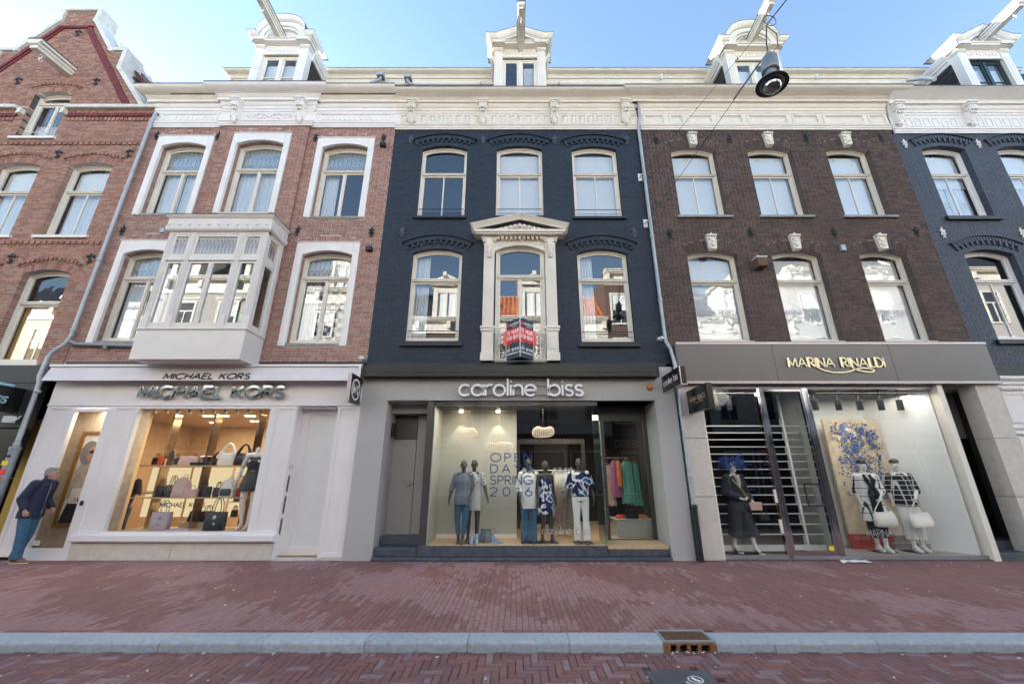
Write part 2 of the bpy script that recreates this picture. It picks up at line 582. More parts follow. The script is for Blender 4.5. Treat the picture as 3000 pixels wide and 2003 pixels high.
def ribbon(P, w):
    """left and right edges of a stroke of width w along the points"""
    n = len(P); Lf, Rt = [], []
    closed = n > 3 and (P[0][0] - P[-1][0]) ** 2 + (P[0][1] - P[-1][1]) ** 2 < 1e-8
    for i in range(n):
        a = P[i - 1] if i > 0 else (P[-2] if closed else None)
        b = P[i + 1] if i < n - 1 else (P[1] if closed else None)
        p = P[i]
        def dr(q, r):
            d = math.hypot(r[0] - q[0], r[1] - q[1]) or 1
            return ((r[0] - q[0]) / d, (r[1] - q[1]) / d)
        d1 = dr(a, p) if a else None
        d2 = dr(p, b) if b else None
        d1 = d1 or d2; d2 = d2 or d1
        n1, n2 = (-d1[1], d1[0]), (-d2[1], d2[0])
        mx, my = n1[0] + n2[0], n1[1] + n2[1]
        q = mx * mx + my * my
        if q < 0.3:
            mx, my, k = n1[0], n1[1], 1.0
        else:
            k = min(2.0 / q, 1.6 / math.sqrt(q) if q > 0 else 1)
        Lf.append((p[0] + mx * k * w / 2, p[1] + my * k * w / 2))
        Rt.append((p[0] - mx * k * w / 2, p[1] - my * k * w / 2))
    return Lf, Rt

def strokes3d(mb, P, w, O, U, V, N, depth, mi=0, side=None):
    Lf, Rt = ribbon(P, w)
    n = len(P)
    def m(q, d):
        p = O + U * q[0] + V * q[1] + N * d
        return (p[0], p[1], p[2])
    vs = [m(q, depth) for q in Lf] + [m(q, depth) for q in Rt] + [m(q, 0) for q in Lf] + [m(q, 0) for q in Rt]
    fr = [(n + i, n + i + 1, i + 1, i) for i in range(n - 1)]
    sd = []
    for i in range(n - 1):
        sd += [(i, i + 1, 2 * n + i + 1, 2 * n + i), (n + i + 1, n + i, 3 * n + i, 3 * n + i + 1)]
    sd += [(0, 2 * n, 3 * n, n), (n - 1, 2 * n - 1, 4 * n - 1, 3 * n - 1)]
    mb.add(vs, fr, mi)
    mb.add(vs, sd, mi if side is None else side)

def text(mb, s, O, U, V, N, h, w, gap=.22, depth=.002, align='c', wide=1.0, slant=0.0, mi=0, side=None, total=None):
    """lettering in a plane: O its foot, U along, V up, N out; h capital height, w stroke width in metres; total fixes the length"""
    O, U, V, N = Vector(O), Vector(U), Vector(V), Vector(N)
    tw = text_width(s, gap)
    if total:
        wide = total / (tw * h)
    x = -tw / 2 if align == 'c' else (0 if align == 'l' else -tw)
    for c in s:
        adv, st = GLY[c]
        for P in st:
            Q = [((x + px + slant * py) * h * wide, py * h) for px, py in P]
            k = 0
            for i in range(1, len(Q)):              # break the stroke at sharp corners
                if i < len(Q) - 1:
                    a, b, e = Q[i - 1], Q[i], Q[i + 1]
                    if (b[0] - a[0]) * (e[0] - b[0]) + (b[1] - a[1]) * (e[1] - b[1]) > -.2 * math.hypot(b[0] - a[0], b[1] - a[1]) * math.hypot(e[0] - b[0], e[1] - b[1]): continue
                strokes3d(mb, Q[k:i + 1], w, O, U, V, N, depth, mi, side)
                k = i
        x += adv + gap

FX, FZ, FN = (1, 0, 0), (0, 0, 1), (0, -1, 0)

# ------------------------------------------------------------------ palette
mk_pieces('pink_brick', [(0.396, 0.22, 0.182), (0.363, 0.198, 0.165), (0.44, 0.259, 0.215), (0.319, 0.171, 0.143), (0.429, 0.275, 0.231), (0.297, 0.176, 0.154), (0.374, 0.204, 0.154)])
mk_pieces('brown_brick', [(0.385, 0.204, 0.154), (0.33, 0.171, 0.132), (0.429, 0.237, 0.182), (0.286, 0.149, 0.116), (0.418, 0.259, 0.209), (0.352, 0.176, 0.127)])
mk_pieces('dark_brick', [(0.099, 0.069, 0.063), (0.123, 0.083, 0.074), (0.081, 0.06, 0.058), (0.14, 0.092, 0.078), (0.069, 0.054, 0.053), (0.112, 0.072, 0.064)], big=.4, bigc=(.045, .038, .038))
mk_pieces('navy_brick', [(.028, .043, .066), (.033, .049, .073), (.024, .037, .058), (.030, .044, .064)], rough=.6, bump=.5, spec=.35, big=.3, bigc=(.035, .05, .075))
mk_pieces('slate_blue_brick', [(.064, .079, .112), (.070, .086, .12), (.058, .072, .104)], rough=.6, bump=.5, spec=.35, big=.3, bigc=(.08, .095, .13))
mk_pieces('red_glazed_brick', [(.20, .03, .025), (.24, .04, .03), (.17, .025, .022)], rough=.4)
mk_pieces('roof_tile', [(.30, .09, .055), (.25, .07, .05), (.35, .11, .07), (.28, .085, .06)], rough=.6)
mk_pieces('orange_tile', [(.55, .19, .09), (.48, .16, .08), (.60, .23, .12)], rough=.7)
mk_pieces('slate', [(.035, .035, .042), (.045, .04, .045), (.03, .028, .033)], rough=.45)
mk_pieces('brown_slate', [(.05, .035, .036), (.06, .045, .045), (.04, .03, .032)], rough=.4)
mk_pieces('paver_dark', [(0.26, 0.125, 0.114), (0.233, 0.114, 0.106), (0.276, 0.136, 0.12), (0.249, 0.125, 0.12), (0.223, 0.111, 0.106)], rough=.75, bump=.25, big=.35, bigc=(.15, .11, .112))
mk_pieces('paver_light', [(0.318, 0.182, 0.178), (0.339, 0.201, 0.201), (0.302, 0.172, 0.17), (0.323, 0.182, 0.175)], rough=.75, bump=.25, big=.3, bigc=(.25, .185, .195))
mk_pieces('road_brick', [(.20, .095, .092), (.225, .102, .096), (.19, .095, .10), (.205, .112, .118), (.18, .085, .086), (.235, .11, .10), (.255, .17, .185)], rough=.6, bump=.35, big=.4, bigc=(.12, .08, .10))
mk_pieces('kerb_stone', [(.38, .43, .49), (.41, .46, .52), (.36, .41, .47)], rough=.55, bump=.3, big=.45, bigc=(.27, .30, .32))

mk('pale_mortar', (.62, .57, .53), .95, bump=.4)
mk('grey_mortar', (.36, .32, .30), .95, bump=.4)
mk('navy_mortar', (.015, .024, .038), .6)
mk('slate_blue_mortar', (.045, .056, .083), .6)
mk('sand_joint', (.055, .042, .04), .95)
mk('cream_paint', (.81, .765, .68), .45, .05, 3.0, bump=.05, dirt=.12, dcol=(.42, .38, .30))
mk('white_paint', (.84, .82, .80), .42, .04, 3.0, bump=.04, dirt=.08, dcol=(.5, .48, .45))
mk('bay_paint', (.72, .69, .665), .42, .04, 3.0, bump=.04, dirt=.08, dcol=(.5, .47, .44))
mk('stone_white', (.70, .69, .66), .75, .12, 4.0, bump=.3, dirt=.35, dcol=(.26, .27, .25))
mk('shop_white', (.80, .77, .78), .5, .03, 2.0, bump=.05, dirt=.16, dcol=(.5, .48, .47))
mk('awning_cloth', (.74, .70, .72), .85, .05, 3.0, bump=.2, dirt=.15, dcol=(.5, .45, .45))
mk('black_paint', (.007, .008, .010), .4, .2)
mk('black_wall', (.022, .023, .027), .55, .3, 5.0, bump=.3, dirt=.25, dcol=(.10, .10, .11))
mk('granite_black', (.014, .014, .016), .25, .5, 160.0)
mk('navy_sill', (.012, .018, .028), .5)
mk('grey_stone', (.30, .29, .28), .8, .18, 9.0, bump=.4)
mk('stucco_grey', (.44, .435, .43), .85, .05, 30.0, bump=.35, bscale=260.0)
mk('limestone', (.62, .58, .53), .7, .08, 7.0, bump=.2, dirt=.3, dcol=(.36, .29, .22))
mk('bluestone', (.075, .085, .105), .45, .3, 9.0, bump=.2, dirt=.2, dcol=(.16, .17, .19))
mk('zinc', (.42, .45, .48), .45, .12, 5.0, metal=.2, dirt=.3, dcol=(.22, .23, .25))
mk('old_zinc', (.30, .33, .36), .55, .15, 9.0, metal=.3, bump=.2, dirt=.3, dcol=(.2, .2, .2))
mk('lead_grey', (.10, .11, .115), .6, .2)
mk('iron_black', (.014, .016, .02), .45, .3)
mk('iron_teal', (.018, .035, .045), .4, .3)
mk('iron_grey', (.10, .12, .15), .5, .2)
mk('rust', (.15, .085, .05), .85, .5, 25.0, bump=.6, dirt=.4, dcol=(.06, .045, .04))
mk('rust_orange', (.24, .115, .045), .85, .5, 30.0, bump=.6, dirt=.5, dcol=(.10, .07, .05))
mk('fascia_bronze', (.135, .125, .125), .38, .05, 1.5, metal=.35, bump=.04, dirt=.2, dcol=(.17, .155, .15))
mk('chrome', (.55, .545, .56), .10, .02, 3.0, metal=1.0)
mk('mirror_chrome', (.55, .60, .58), .04, .02, 3.0, metal=1.0)
mk('steel', (.55, .55, .56), .25, .06, metal=1.0)
mk('steel_mauve', (.40, .36, .385), .35, .06, metal=.6)
mk('brass', (.75, .55, .22), .25, .1, metal=1.0)
mk('sign_black', (.010, .010, .011), .25, .1)
mk('sign_brown', (.045, .025, .022), .3, .1)
mk('letter_white', (.93, .93, .93), .4, .02)
mk('letter_gold', (.80, .70, .46), .35, .08, metal=.5)
mk('letter_black', (.012, .012, .013), .35, .1)
mk('letter_blue', (.012, .05, .20), .5, .05)
mk('letter_grey', (.42, .42, .43), .5, .05)
mk('sign_red', (.80, .035, .025), .4, .04)
mk('sign_pale_red', (.85, .12, .08), .4, .04)
mk('sign_navy', (.02, .026, .04), .35, .1)
mk('amber', (.75, .20, .01), .2, .1)
mk('alarm_red', (.6, .05, .03), .3, .1)
mk('pale_blue_paint', (.36, .62, .72), .4, .05)
mk('plastic_white', (.75, .75, .74), .4, .05)
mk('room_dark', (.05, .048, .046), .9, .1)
mk('room_beige', (.50, .37, .25), .9, .08)
mk('room_black', (.012, .012, .014), .8, .2)
mk('panel_grey', (.42, .43, .40), .8, .03)
mk('wood_floor', (.56, .40, .24), .5, .12, 14.0)
mk('floor_grey', (.38, .36, .33), .6, .08)
mk('blind_white', (.86, .87, .88), .9, .02)
mk('curtain_white', (.78, .80, .82), .9, .04)
mk('amber_blind', (.70, .44, .12), .8, .1)
mk('green_chair', (.02, .22, .06), .35, .05)
mk('door_grey', (.38, .365, .35), .5, .03)
mk('alu_grey', (.085, .08, .076), .4, .04, metal=.4)
mk('shelf_beige', (.60, .45, .28), .4, .04)
mk('mirror_tan', (.55, .40, .26), .12, .05, metal=.9)
mk('leather_black', (.016, .016, .018), .4, .2, bump=.3, bscale=200)
mk('leather_navy', (.022, .028, .045), .4, .2, bump=.3, bscale=200)
mk('leather_pink', (.66, .44, .42), .45, .05, bump=.3, bscale=200)
mk('leather_lilac', (.50, .39, .46), .45, .05, bump=.3, bscale=200)
mk('leather_white', (.82, .78, .73), .45, .04, bump=.3, bscale=200)
mk('leather_brown', (.075, .055, .05), .4, .2, bump=.3, bscale=200)
mk('leather_red', (.62, .07, .035), .4, .1)
mk('leather_tan', (.40, .22, .11), .5, .1)
mk('leather_blush', (.62, .40, .33), .4, .05)
mk('fur_white', (.8, .76, .72), .95, .1, 120.0)
mk('mannequin_grey', (.060, .056, .056), .55, .08)
mk('mannequin_white', (.78, .76, .73), .5, .02)
mk('skin', (.52, .29, .22), .5, .10, 25.0)
mk('hair_grey', (.24, .24, .245), .75, .55, 60.0)
mk('jacket_navy', (.012, .018, .052), .7, .25, 14.0, bump=.3, bscale=90)
mk('denim', (.04, .115, .20), .8, .35, 18.0, bump=.4, bscale=300)
mk('denim_dark', (.025, .07, .14), .8, .35, 18.0, bump=.4, bscale=300)
mk('shoe_brown', (.22, .10, .05), .55, .2)
mk('shoe_sole', (.55, .48, .40), .7, .1)
mk('shoe_blue', (.22, .34, .47), .7, .1)
mk('shoe_white', (.75, .76, .77), .6, .06)
mk('knit_grey', (.17, .20, .245), .95, .5, 130.0, bump=.8, bscale=160)
mk('cloth_white', (.80, .80, .79), .85, .03, bump=.15, bscale=40)
mk('cloth_black', (.016, .017, .02), .85, .2)
mk('cloth_charcoal', (.028, .031, .040), .9, .4, 90.0, bump=.4, bscale=200)
mk('cloth_turquoise', (.13, .37, .31), .85, .2, 20.0, bump=.4)
mk('cloth_magenta', (.36, .12, .25), .85, .3, 18.0, bump=.4)
mk('cloth_orange', (.70, .22, .07), .85, .3, 18.0, bump=.4)
mk('cloth_yellow', (.50, .50, .03), .85, .3, 18.0, bump=.4)
mk('cloth_beige', (.52, .45, .36), .6, .2, 10.0, bump=.4)
mk('cloth_rose', (.44, .15, .16), .8, .3, 25.0)
mk('butterfly_blue', (.025, .085, .30), .6, .35, 40.0)
mk('paper', (.78, .77, .74), .8, .08, 20.0)
mk('yellow_label', (.80, .66, .02), .5, .05)
mk('white_wire', (.82, .72, .60), .5, .05)
mk('red_plinth', (.42, .055, .045), .6, .1)
mk('carton', (.34, .335, .33), .9, .15, 10.0)
mk('lamp_grey', (.29, .30, .32), .4, .1, metal=.5)
mk('lamp_dark', (.028, .026, .026), .5, .2)
mk('cable', (.03, .035, .045), .6, .1)
mk('moss', (.06, .075, .02), .95, .4, 20.0)
mk('gilt', (.42, .22, .06), .35, .45, 40.0, metal=.6)
mk('facade_cream', (.78, .74, .66), .7, .06)
mk('facade_grey', (.52, .50, .47), .75, .06)
mk('facade_brown', (.13, .085, .07), .85, .2, 8.0)
mk('facade_blue', (.05, .06, .08), .8, .2)

mk_glass('pane', .095, (.955, .975, .98))
mk_glass('wavy_pane', .075, (.96, .975, .975), wav=.25, wscale=2.2)
mk_glass('shop_glass', .032, (.97, .985, .98))
mk_glass('shop_edge', .12, (.60, .80, .78))
mk('frosted', (.77, .79, .79), .12, .02)
mk_glass('lamp_dome', .34, (.35, .4, .48))
mk_glass('plastic_wrap', .25, (.88, .86, .82), wav=.9, wscale=24.0, rough=.08)
mk_leaded('stained_blue', [(.34, .33, .27), (.28, .29, .27), (.22, .25, .28), (.08, .11, .22), (.04, .06, .17)], 11.0, 2.0)
mk_leaded('stained_amber', [(.60, .42, .14), (.55, .36, .12), (.40, .26, .12), (.18, .10, .10), (.12, .06, .12)], 9.0, 2.0)
mk_leaded('leaded_clear', [(.42, .47, .50), (.33, .40, .46), (.28, .35, .43), (.22, .30, .40)], 8.0, 3.0)
mk_emit('shop_spot', (1.0, .78, .50), 5.0)
mk_emit('shelf_light', (1.0, .78, .46), .16)

def pattern(name, fn, rough=.85):
    m, t, o = nt(name)
    principled(t, o, fn(t), rough, 0, .3, noise_n(t, pos(t), 120.0), .3, .003)
    MAT[name] = m

def _floral(t):
    p = pos(t)
    a = noise_n(t, p, 9.0, 1.0, .3)
    b = noise_n(t, p, 26.0, 2.0)
    c = ramp(t, a, [(0, (.012, .022, .085)), (.47, (.012, .03, .12)), (.50, (.80, .80, .78)), (.60, (.80, .80, .78)), (.62, (.03, .13, .42)), (.75, (.25, .42, .70))], 'CONSTANT')
    return mix_rgb(t, ramp(t, b, [(.55, (0, 0, 0)), (.62, (.6, .6, .6))]), c, (.015, .035, .13))
pattern('floral_blue', _floral)

def _tiles(t):
    p = pos(t)
    s = t.nodes.new('ShaderNodeSeparateXYZ'); t.links.new(p, s.inputs[0])
    def tri(v, k, off=0.0):
        return math_n(t, 'ABSOLUTE', math_n(t, 'SUBTRACT', math_n(t, 'FRACT', math_n(t, 'MULTIPLY_ADD', v, k, off)), .5))
    u, v = tri(s.outputs[0], 7.5, .25), tri(s.outputs[2], 7.5)
    d = math_n(t, 'SQRT', math_n(t, 'ADD', math_n(t, 'MULTIPLY', u, u), math_n(t, 'MULTIPLY', v, v)))
    d = math_n(t, 'ADD', d, math_n(t, 'MULTIPLY', noise_n(t, p, 40.0), .16))
    return ramp(t, d, [(0, (.01, .02, .07)), (.16, (.80, .80, .78)), (.24, (.03, .10, .28)), (.33, (.80, .80, .78)), (.45, (.02, .05, .16)), (.53, (.8, .8, .78)), (.66, (.03, .07, .2))], 'CONSTANT')
pattern('tile_print', _tiles)

def _grid(base, line, k, w):
    def fn(t):
        s = t.nodes.new('ShaderNodeSeparateXYZ'); t.links.new(pos(t), s.inputs[0])
        a = math_n(t, 'LESS_THAN', math_n(t, 'FRACT', math_n(t, 'MULTIPLY', math_n(t, 'ADD', s.outputs[0], math_n(t, 'MULTIPLY', s.outputs[1], .6)), k)), w)
        b = math_n(t, 'LESS_THAN', math_n(t, 'FRACT', math_n(t, 'MULTIPLY', s.outputs[2], k)), w)
        return mix_rgb(t, math_n(t, 'MAXIMUM', a, b), base, line)
    return fn
pattern('check_black', _grid((.014, .016, .024), (.62, .60, .58), 10.0, .14))
pattern('check_white', _grid((.80, .80, .79), (.03, .03, .04), 6.0, .08))

def _mixcol(cols, k):
    def fn(t):
        n = len(cols)
        return ramp(t, noise_n(t, pos(t), k, 3.0), [(.32 + .36 * i / n, cols[i]) for i in range(n)], 'CONSTANT')
    return fn
pattern('print_garden', _mixcol([(.5, .42, .33), (.2, .38, .24), (.62, .50, .38), (.5, .2, .24), (.6, .5, .4), (.14, .3, .34)], 26.0))
mk('canvas_sand', (.62, .52, .40), .9, .22, 5.0, bump=.6, bscale=30, dirt=.35, dcol=(.40, .26, .15))
pattern('scarf_print', _mixcol([(.7, .68, .6), (.06, .06, .07), (.7, .66, .58), (.3, .28, .25)], 60.0))
pattern('curl_shoes', _mixcol([(.5, .06, .03), (.25, .14, .09), (.05, .04, .04), (.45, .28, .15)], 30.0))

# ------------------------------------------------------------------ street: pavement, kerb, road
CAM = Vector((0, 0, 1.65))

def brickbox(mb, x0, x1, y0, y1, z0, z1, mi=0):
    """five-sided piece, open at the back"""
    vs = [(x0, y0, z0), (x1, y0, z0), (x1, y0, z1), (x0, y0, z1), (x0, y1, z0), (x1, y1, z0), (x1, y1, z1), (x0, y1, z1)]
    mb.add(vs, [(0, 1, 2, 3), (0, 4, 5, 1), (1, 5, 6, 2), (2, 6, 7, 3), (3, 7, 4, 0)], mi)

def paverbox(mb, x0, x1, y0, y1, z0, z1, mi=0, b=.004):
    vs = [(x0, y0, z0), (x1, y0, z0), (x1, y1, z0), (x0, y1, z0),
          (x0, y0, z1 - b), (x1, y0, z1 - b), (x1, y1, z1 - b), (x0, y1, z1 - b),
          (x0 + b, y0 + b, z1), (x1 - b, y0 + b, z1), (x1 - b, y1 - b, z1), (x0 + b, y1 - b, z1)]
    mb.add(vs, [(8, 9, 10, 11), (4, 5, 9, 8), (5, 6, 10, 9), (6, 7, 11, 10), (7, 4, 8, 11), (0, 1, 5, 4), (1, 2, 6, 5), (2, 3, 7, 6), (3, 0, 4, 7)], mi)

g = MB()
g.add([(-200, -200, -.25), (200, -200, -.25), (200, 300, -.25), (-200, 300, -.25)], [(0, 1, 2, 3)])
g.build('ground', 'sand_joint', kind='structure')
g = MB(); g.box(-40, 40, 5.115, 9.6, -.2, -.012)
pavement = g.build('pavement', 'sand_joint', kind='structure')
g = MB(); g.box(-40, 40, -6.0, 4.95, -.22, -.106)
road = g.build('road', 'sand_joint', kind='structure')
g = MB(); g.box(-40, 40, -7.6, -4.0, -.21, .0)
g.build('far_pavement', 'paver_dark', kind='structure')

def lay(parent, name, pieces, L, W, zt, mats, count=300, jitter=.0015):
    """pieces: (cx, cy, along_x, mat index, length, width). The `count` nearest full pieces become parts, the rest one part."""
    full = [p for p in pieces if abs(p[4] - L) < 1e-6 and abs(p[5] - W) < 1e-6 and abs(p[0]) < 5.2]
    full.sort(key=lambda p: (p[0] * .8) ** 2 + p[1] ** 2 + (p[2] * 0))
    sel = set(id(p) for p in full[:count])
    mes = []
    for k, m in enumerate(mats):
        b = MB(); paverbox(b, -L / 2, L / 2, -W / 2, W / 2, -.03, 0, 0)
        me = b.mesh(name); me.materials.append(MAT[m]); mes.append(me)
    rest = MB()
    for p in pieces:
        cx, cy, ax, mi, l, w = p
        dz = random.uniform(-jitter, jitter)
        if id(p) in sel:
            inst(name, mes[mi], (cx, cy, zt + dz), parent, (random.uniform(-.006, .006), random.uniform(-.006, .006), (0 if ax else math.pi / 2) + random.uniform(-.008, .008)))
        else:
            hx, hy = (l / 2, w / 2) if ax else (w / 2, l / 2)
            jx, jy = random.uniform(-.0012, .0012), random.uniform(-.0012, .0012)
            paverbox(rest, cx - hx + jx, cx + hx + jx, cy - hy + jy, cy + hy + jy, zt - .03, zt + dz, mi)
    rest.build(name + '_field', mats, parent, kind='stuff')

def light_here(x, y):
    n = mnoise.noise(Vector((x * .55, y * .5, 3.7))) + .55 * mnoise.noise(Vector((x * 1.7, y * 1.3, 9.1)))
    stripe = .35 * math.sin(x * 2.1 + y * 2.6 + 2.0 * mnoise.noise(Vector((x * .4, y * .4, 1.0))))
    return n + stripe + random.uniform(-.28, .28) > .16

PW, PL, JT = .068, .205, .0035
pcs = []
y_end = 8.93
k = 0
x = -13.0
while x < 13.2:
    y = 5.195 - (PL + JT) * random.choice((0, .5)) - random.uniform(0, .03) if k % 1 == 0 else 5.195
    y = 5.195 - ((k % 2) * .5) * (PL + JT)
    while y < y_end:
        y0, y1 = max(y, 5.195), min(y + PL, y_end)
        if y1 - y0 > .03:
            cx, cy = x + PW / 2, (y0 + y1) / 2
            pcs.append((cx, cy, False, 1 if light_here(cx, cy) else 0, y1 - y0, PW))
        y += PL + JT
    x += PW + JT; k += 1
x = -13.0
while x < 13.2:                       # the course laid along the kerb
    if not (1.50 < x + PL / 2 < 2.12):
        pcs.append((x + PL / 2, 5.156, True, 1 if random.random() < .18 else 0, PL, .068))
    x += PL + .006
lay(pavement, 'paver', pcs, PL, PW, 0.0, ['paver_dark', 'paver_light'])

pcs = []
W = .0745; N3 = 3
ox, oy = -7.0, 3.2
zr = -.088
for r in range(0, 24):
    for c in range(0, 190):
        d = (c - r) % (2 * N3)
        if d == 0:                    # lies along the street
            pcs.append((ox + (c + 1.5) * W, oy + (r + .5) * W, True, 0, 3 * W - .006, W - .006))
        if (c - r) % (2 * N3) == 2 * N3 - 1:   # stands across it, rows r .. r+2
            pcs.append((ox + (c + .5) * W, oy + (r + 1.5) * W, False, 0, 3 * W - .006, W - .006))
fin = []
for p in pcs:
    hy = p[5] / 2 if p[2] else p[4] / 2
    if p[1] - hy > 4.862: continue
    if p[1] + hy > 4.862:
        y0 = p[1] - hy
        if p[2]:
            if 4.862 - y0 < .02: continue
            p = (p[0], (y0 + 4.862) / 2, True, 0, p[4], 4.862 - y0)
        else:
            p = (p[0], (y0 + 4.862) / 2, False, 0, 4.862 - y0, p[5])
    if 1.18 < p[0] < 1.80 and p[1] < 4.47: continue      # the stone plate lies here
    fin.append(p)
lay(road, 'road_paver', fin, 3 * W - .006, W - .006, zr, ['road_brick'])

kerb = MB(); kerb.box(-40, 40, 4.90, 5.11, -.24, -.10)
kerb = kerb.build('kerb', 'sand_joint', kind='structure')
prof = [(4.868, -.12), (4.870, -.03), (4.876, -.016), (4.888, -.006), (4.905, -.001), (4.93, 0), (5.112, 0), (5.112, -.12)]
cuts = [-.5 + 1.062 * i for i in range(-12, 13)]
segs = []
for a, b in zip(cuts[:-1], cuts[1:]):
    a += .004; b -= .003
    if b < 1.53 or a > 2.08: segs.append((a, b))
    else:
        if a < 1.5: segs.append((a, 1.53))
        if b > 2.12: segs.append((2.08, b))
for a, b in segs:
    m = MB(); m.yz(prof[::-1], a, b)
    m.build('kerb_stone', 'kerb_stone', kerb)

# cast-iron gully in the kerb
dr = thing('storm_drain', 'rusty cast iron gully box set into the kerb', 'drain', (1.805, 5.0, -.09))
m = MB()
m.box(1.534, 2.076, 4.872, 4.89, -.1, -.094)
m.box(1.534, 1.60, 4.862, 4.93, -.1, -.012); m.box(2.01, 2.076, 4.862, 4.93, -.1, -.012)
for xx in (1.665, 1.775, 1.885):
    m.box(xx + .0, xx + .034, 4.866, 4.93, -.1, -.02)
m.box(1.60, 2.01, 4.864, 4.93, -.030, -.0125)
m.build('front', 'rust_orange', dr)
m = MB()
m.box(1.534, 2.076, 4.862, 4.90, -.012, .004); m.box(1.534, 2.076, 5.15, 5.19, -.02, .004)
m.box(1.534, 1.565, 4.90, 5.15, -.02, .004); m.box(2.045, 2.076, 4.90, 5.15, -.02, .004)
m.build('rim', 'old_zinc', dr)
m = MB(); m.box(1.565, 2.045, 4.90, 5.15, -.02, -.004)
for i in range(26):
    xx = 1.57 + i * .018
    for j in range(9):
        m.box(xx, xx + .009, 4.905 + j * .0272, 4.925 + j * .0272, -.004, .001)
m.build('lid', 'rust', dr)
m = MB(); m.box(1.58, 2.03, 4.93, 4.935, -.1, -.03); m.build('hollow', 'room_black', dr)

# dark stone plate in the road with a white ring mark
pl = thing('stone_plate', 'dark stone plate with a white painted ring set in the road', 'ground plate', (1.49, 4.2, -.09))
m = MB(); paverbox(m, 1.20, 1.78, 3.88, 4.452, -.13, -.085, 0, .003); m.build('slab', 'bluestone', pl)
m = MB()
strokes3d(m, ac(0, 0, .062, .062, 0, 360, 24), .010, Vector((1.60, 4.28, -.0845)), Vector((1, 0, 0)), Vector((0, 1, 0)), Vector((0, 0, 1)), .001)
strokes3d(m, [(-.02, .035), (.0, -.01), (.03, -.03)], .03, Vector((1.60, 4.28, -.0845)), Vector((1, 0, 0)), Vector((0, 1, 0)), Vector((0, 0, 1)), .001)
strokes3d(m, [(-.10, -.035), (-.09, -.06), (-.06, -.10)], .012, Vector((1.60, 4.28, -.0845)), Vector((1, 0, 0)), Vector((0, 1, 0)), Vector((0, 0, 1)), .001)
m.build('mark', 'letter_white', pl)

# litter and chewing gum
m = MB()
for i in range(110):
    x, y = random.uniform(-9, 10), random.uniform(5.2, 8.8)
    if i > 62: x, y = random.uniform(-5, 5), random.uniform(4.15, 4.86)
    if i > 97: x, y = random.uniform(1.6, 2.1), random.uniform(4.80, 4.86)
    z = .002 if y > 5 else -.086
    a = random.uniform(0, 3.14); l = random.uniform(.005, .016); w = random.uniform(.003, .006)
    ca, sa = math.cos(a), math.sin(a)
    P = [(x + ca * dx - sa * dy, y + sa * dx + ca * dy) for dx, dy in ((-l, -w), (l, -w), (l, w), (-l, w))]
    m.add([(px, py, z) for px, py in P] + [(px, py, z + .006) for px, py in P], [(4, 5, 6, 7), (0, 1, 5, 4), (1, 2, 6, 5), (2, 3, 7, 6), (3, 0, 4, 7)], 1 if random.random() < .18 else 0)
m.build('litter', ['paper', 'leather_tan'], kind='stuff')
m = MB()
for (cx, cy, r0, k) in ((4.9, 8.86, .5, 60), (-4.0, 8.85, .35, 40), (3.4, 6.1, .45, 50)):
    for i in range(k):
        x, y = random.gauss(cx, r0), random.uniform(-.05, .05) + cy
        if cy < 8: y = random.gauss(cy, .22)
        m.ell((x, y, .001), (random.uniform(.008, .02), .003 if cy < 8 else random.uniform(.006, .014), .004), 6, 4)
m.build('moss', 'moss', kind='stuff')
ps = thing('paper_sheet', 'crumpled white paper lying on the pavement below the glass door', 'paper', (6.7, 8.72, .002))
m = MB()
P = [[(6.35 + i * .11 + .05 * (j > 1), 8.62 + j * .07 + .02 * math.sin(i), .006 + .022 * abs(math.sin(i * 1.7 + j * 2.1))) for i in range(6)] for j in range(4)]
vs = [p for r_ in P for p in r_]
m.add(vs + [(a, b, c - .003) for a, b, c in vs], [(j * 6 + i, j * 6 + i + 1, j * 6 + i + 7, j * 6 + i + 6) for j in range(3) for i in range(5)] + [(24 + j * 6 + i + 6, 24 + j * 6 + i + 7, 24 + j * 6 + i + 1, 24 + j * 6 + i) for j in range(3) for i in range(5)])
m.build('sheet', 'paper', ps)

# ------------------------------------------------------------------ facade parts
WY = 9.0        # plane of the brick faces

def op(x0, x1, z0, zs, rise, ah=.24):
    w = (x1 - x0) / 2
    rad = (w * w + rise * rise) / (2 * rise) if rise > 1e-4 else 1e9
    return dict(x0=x0, x1=x1, z0=z0, zs=zs, rise=rise, ah=ah, rad=rad, cz=zs + rise - rad, cx=(x0 + x1) / 2, w=w,
                a0=math.asin(min(1, w / rad)), top=zs + rise)

def keepout(o, z):
    if z < o['z0'] or z > o['top'] + o['ah']:
        return None
    if z <= o['zs'] or o['rise'] < 1e-4:
        if o['rise'] < 1e-4 and z > o['zs']:
            return (o['x0'], o['x1']) if z < o['zs'] + o['ah'] else None
        return (o['x0'], o['x1'])
    ro = o['rad'] + o['ah']
    q = ro * ro - (z - o['cz']) ** 2
    if q <= 0: return None
    h = min(math.sqrt(q), o['w'] + (z - o['zs']) * math.tan(o['a0']))
    return (o['cx'] - h, o['cx'] + h)

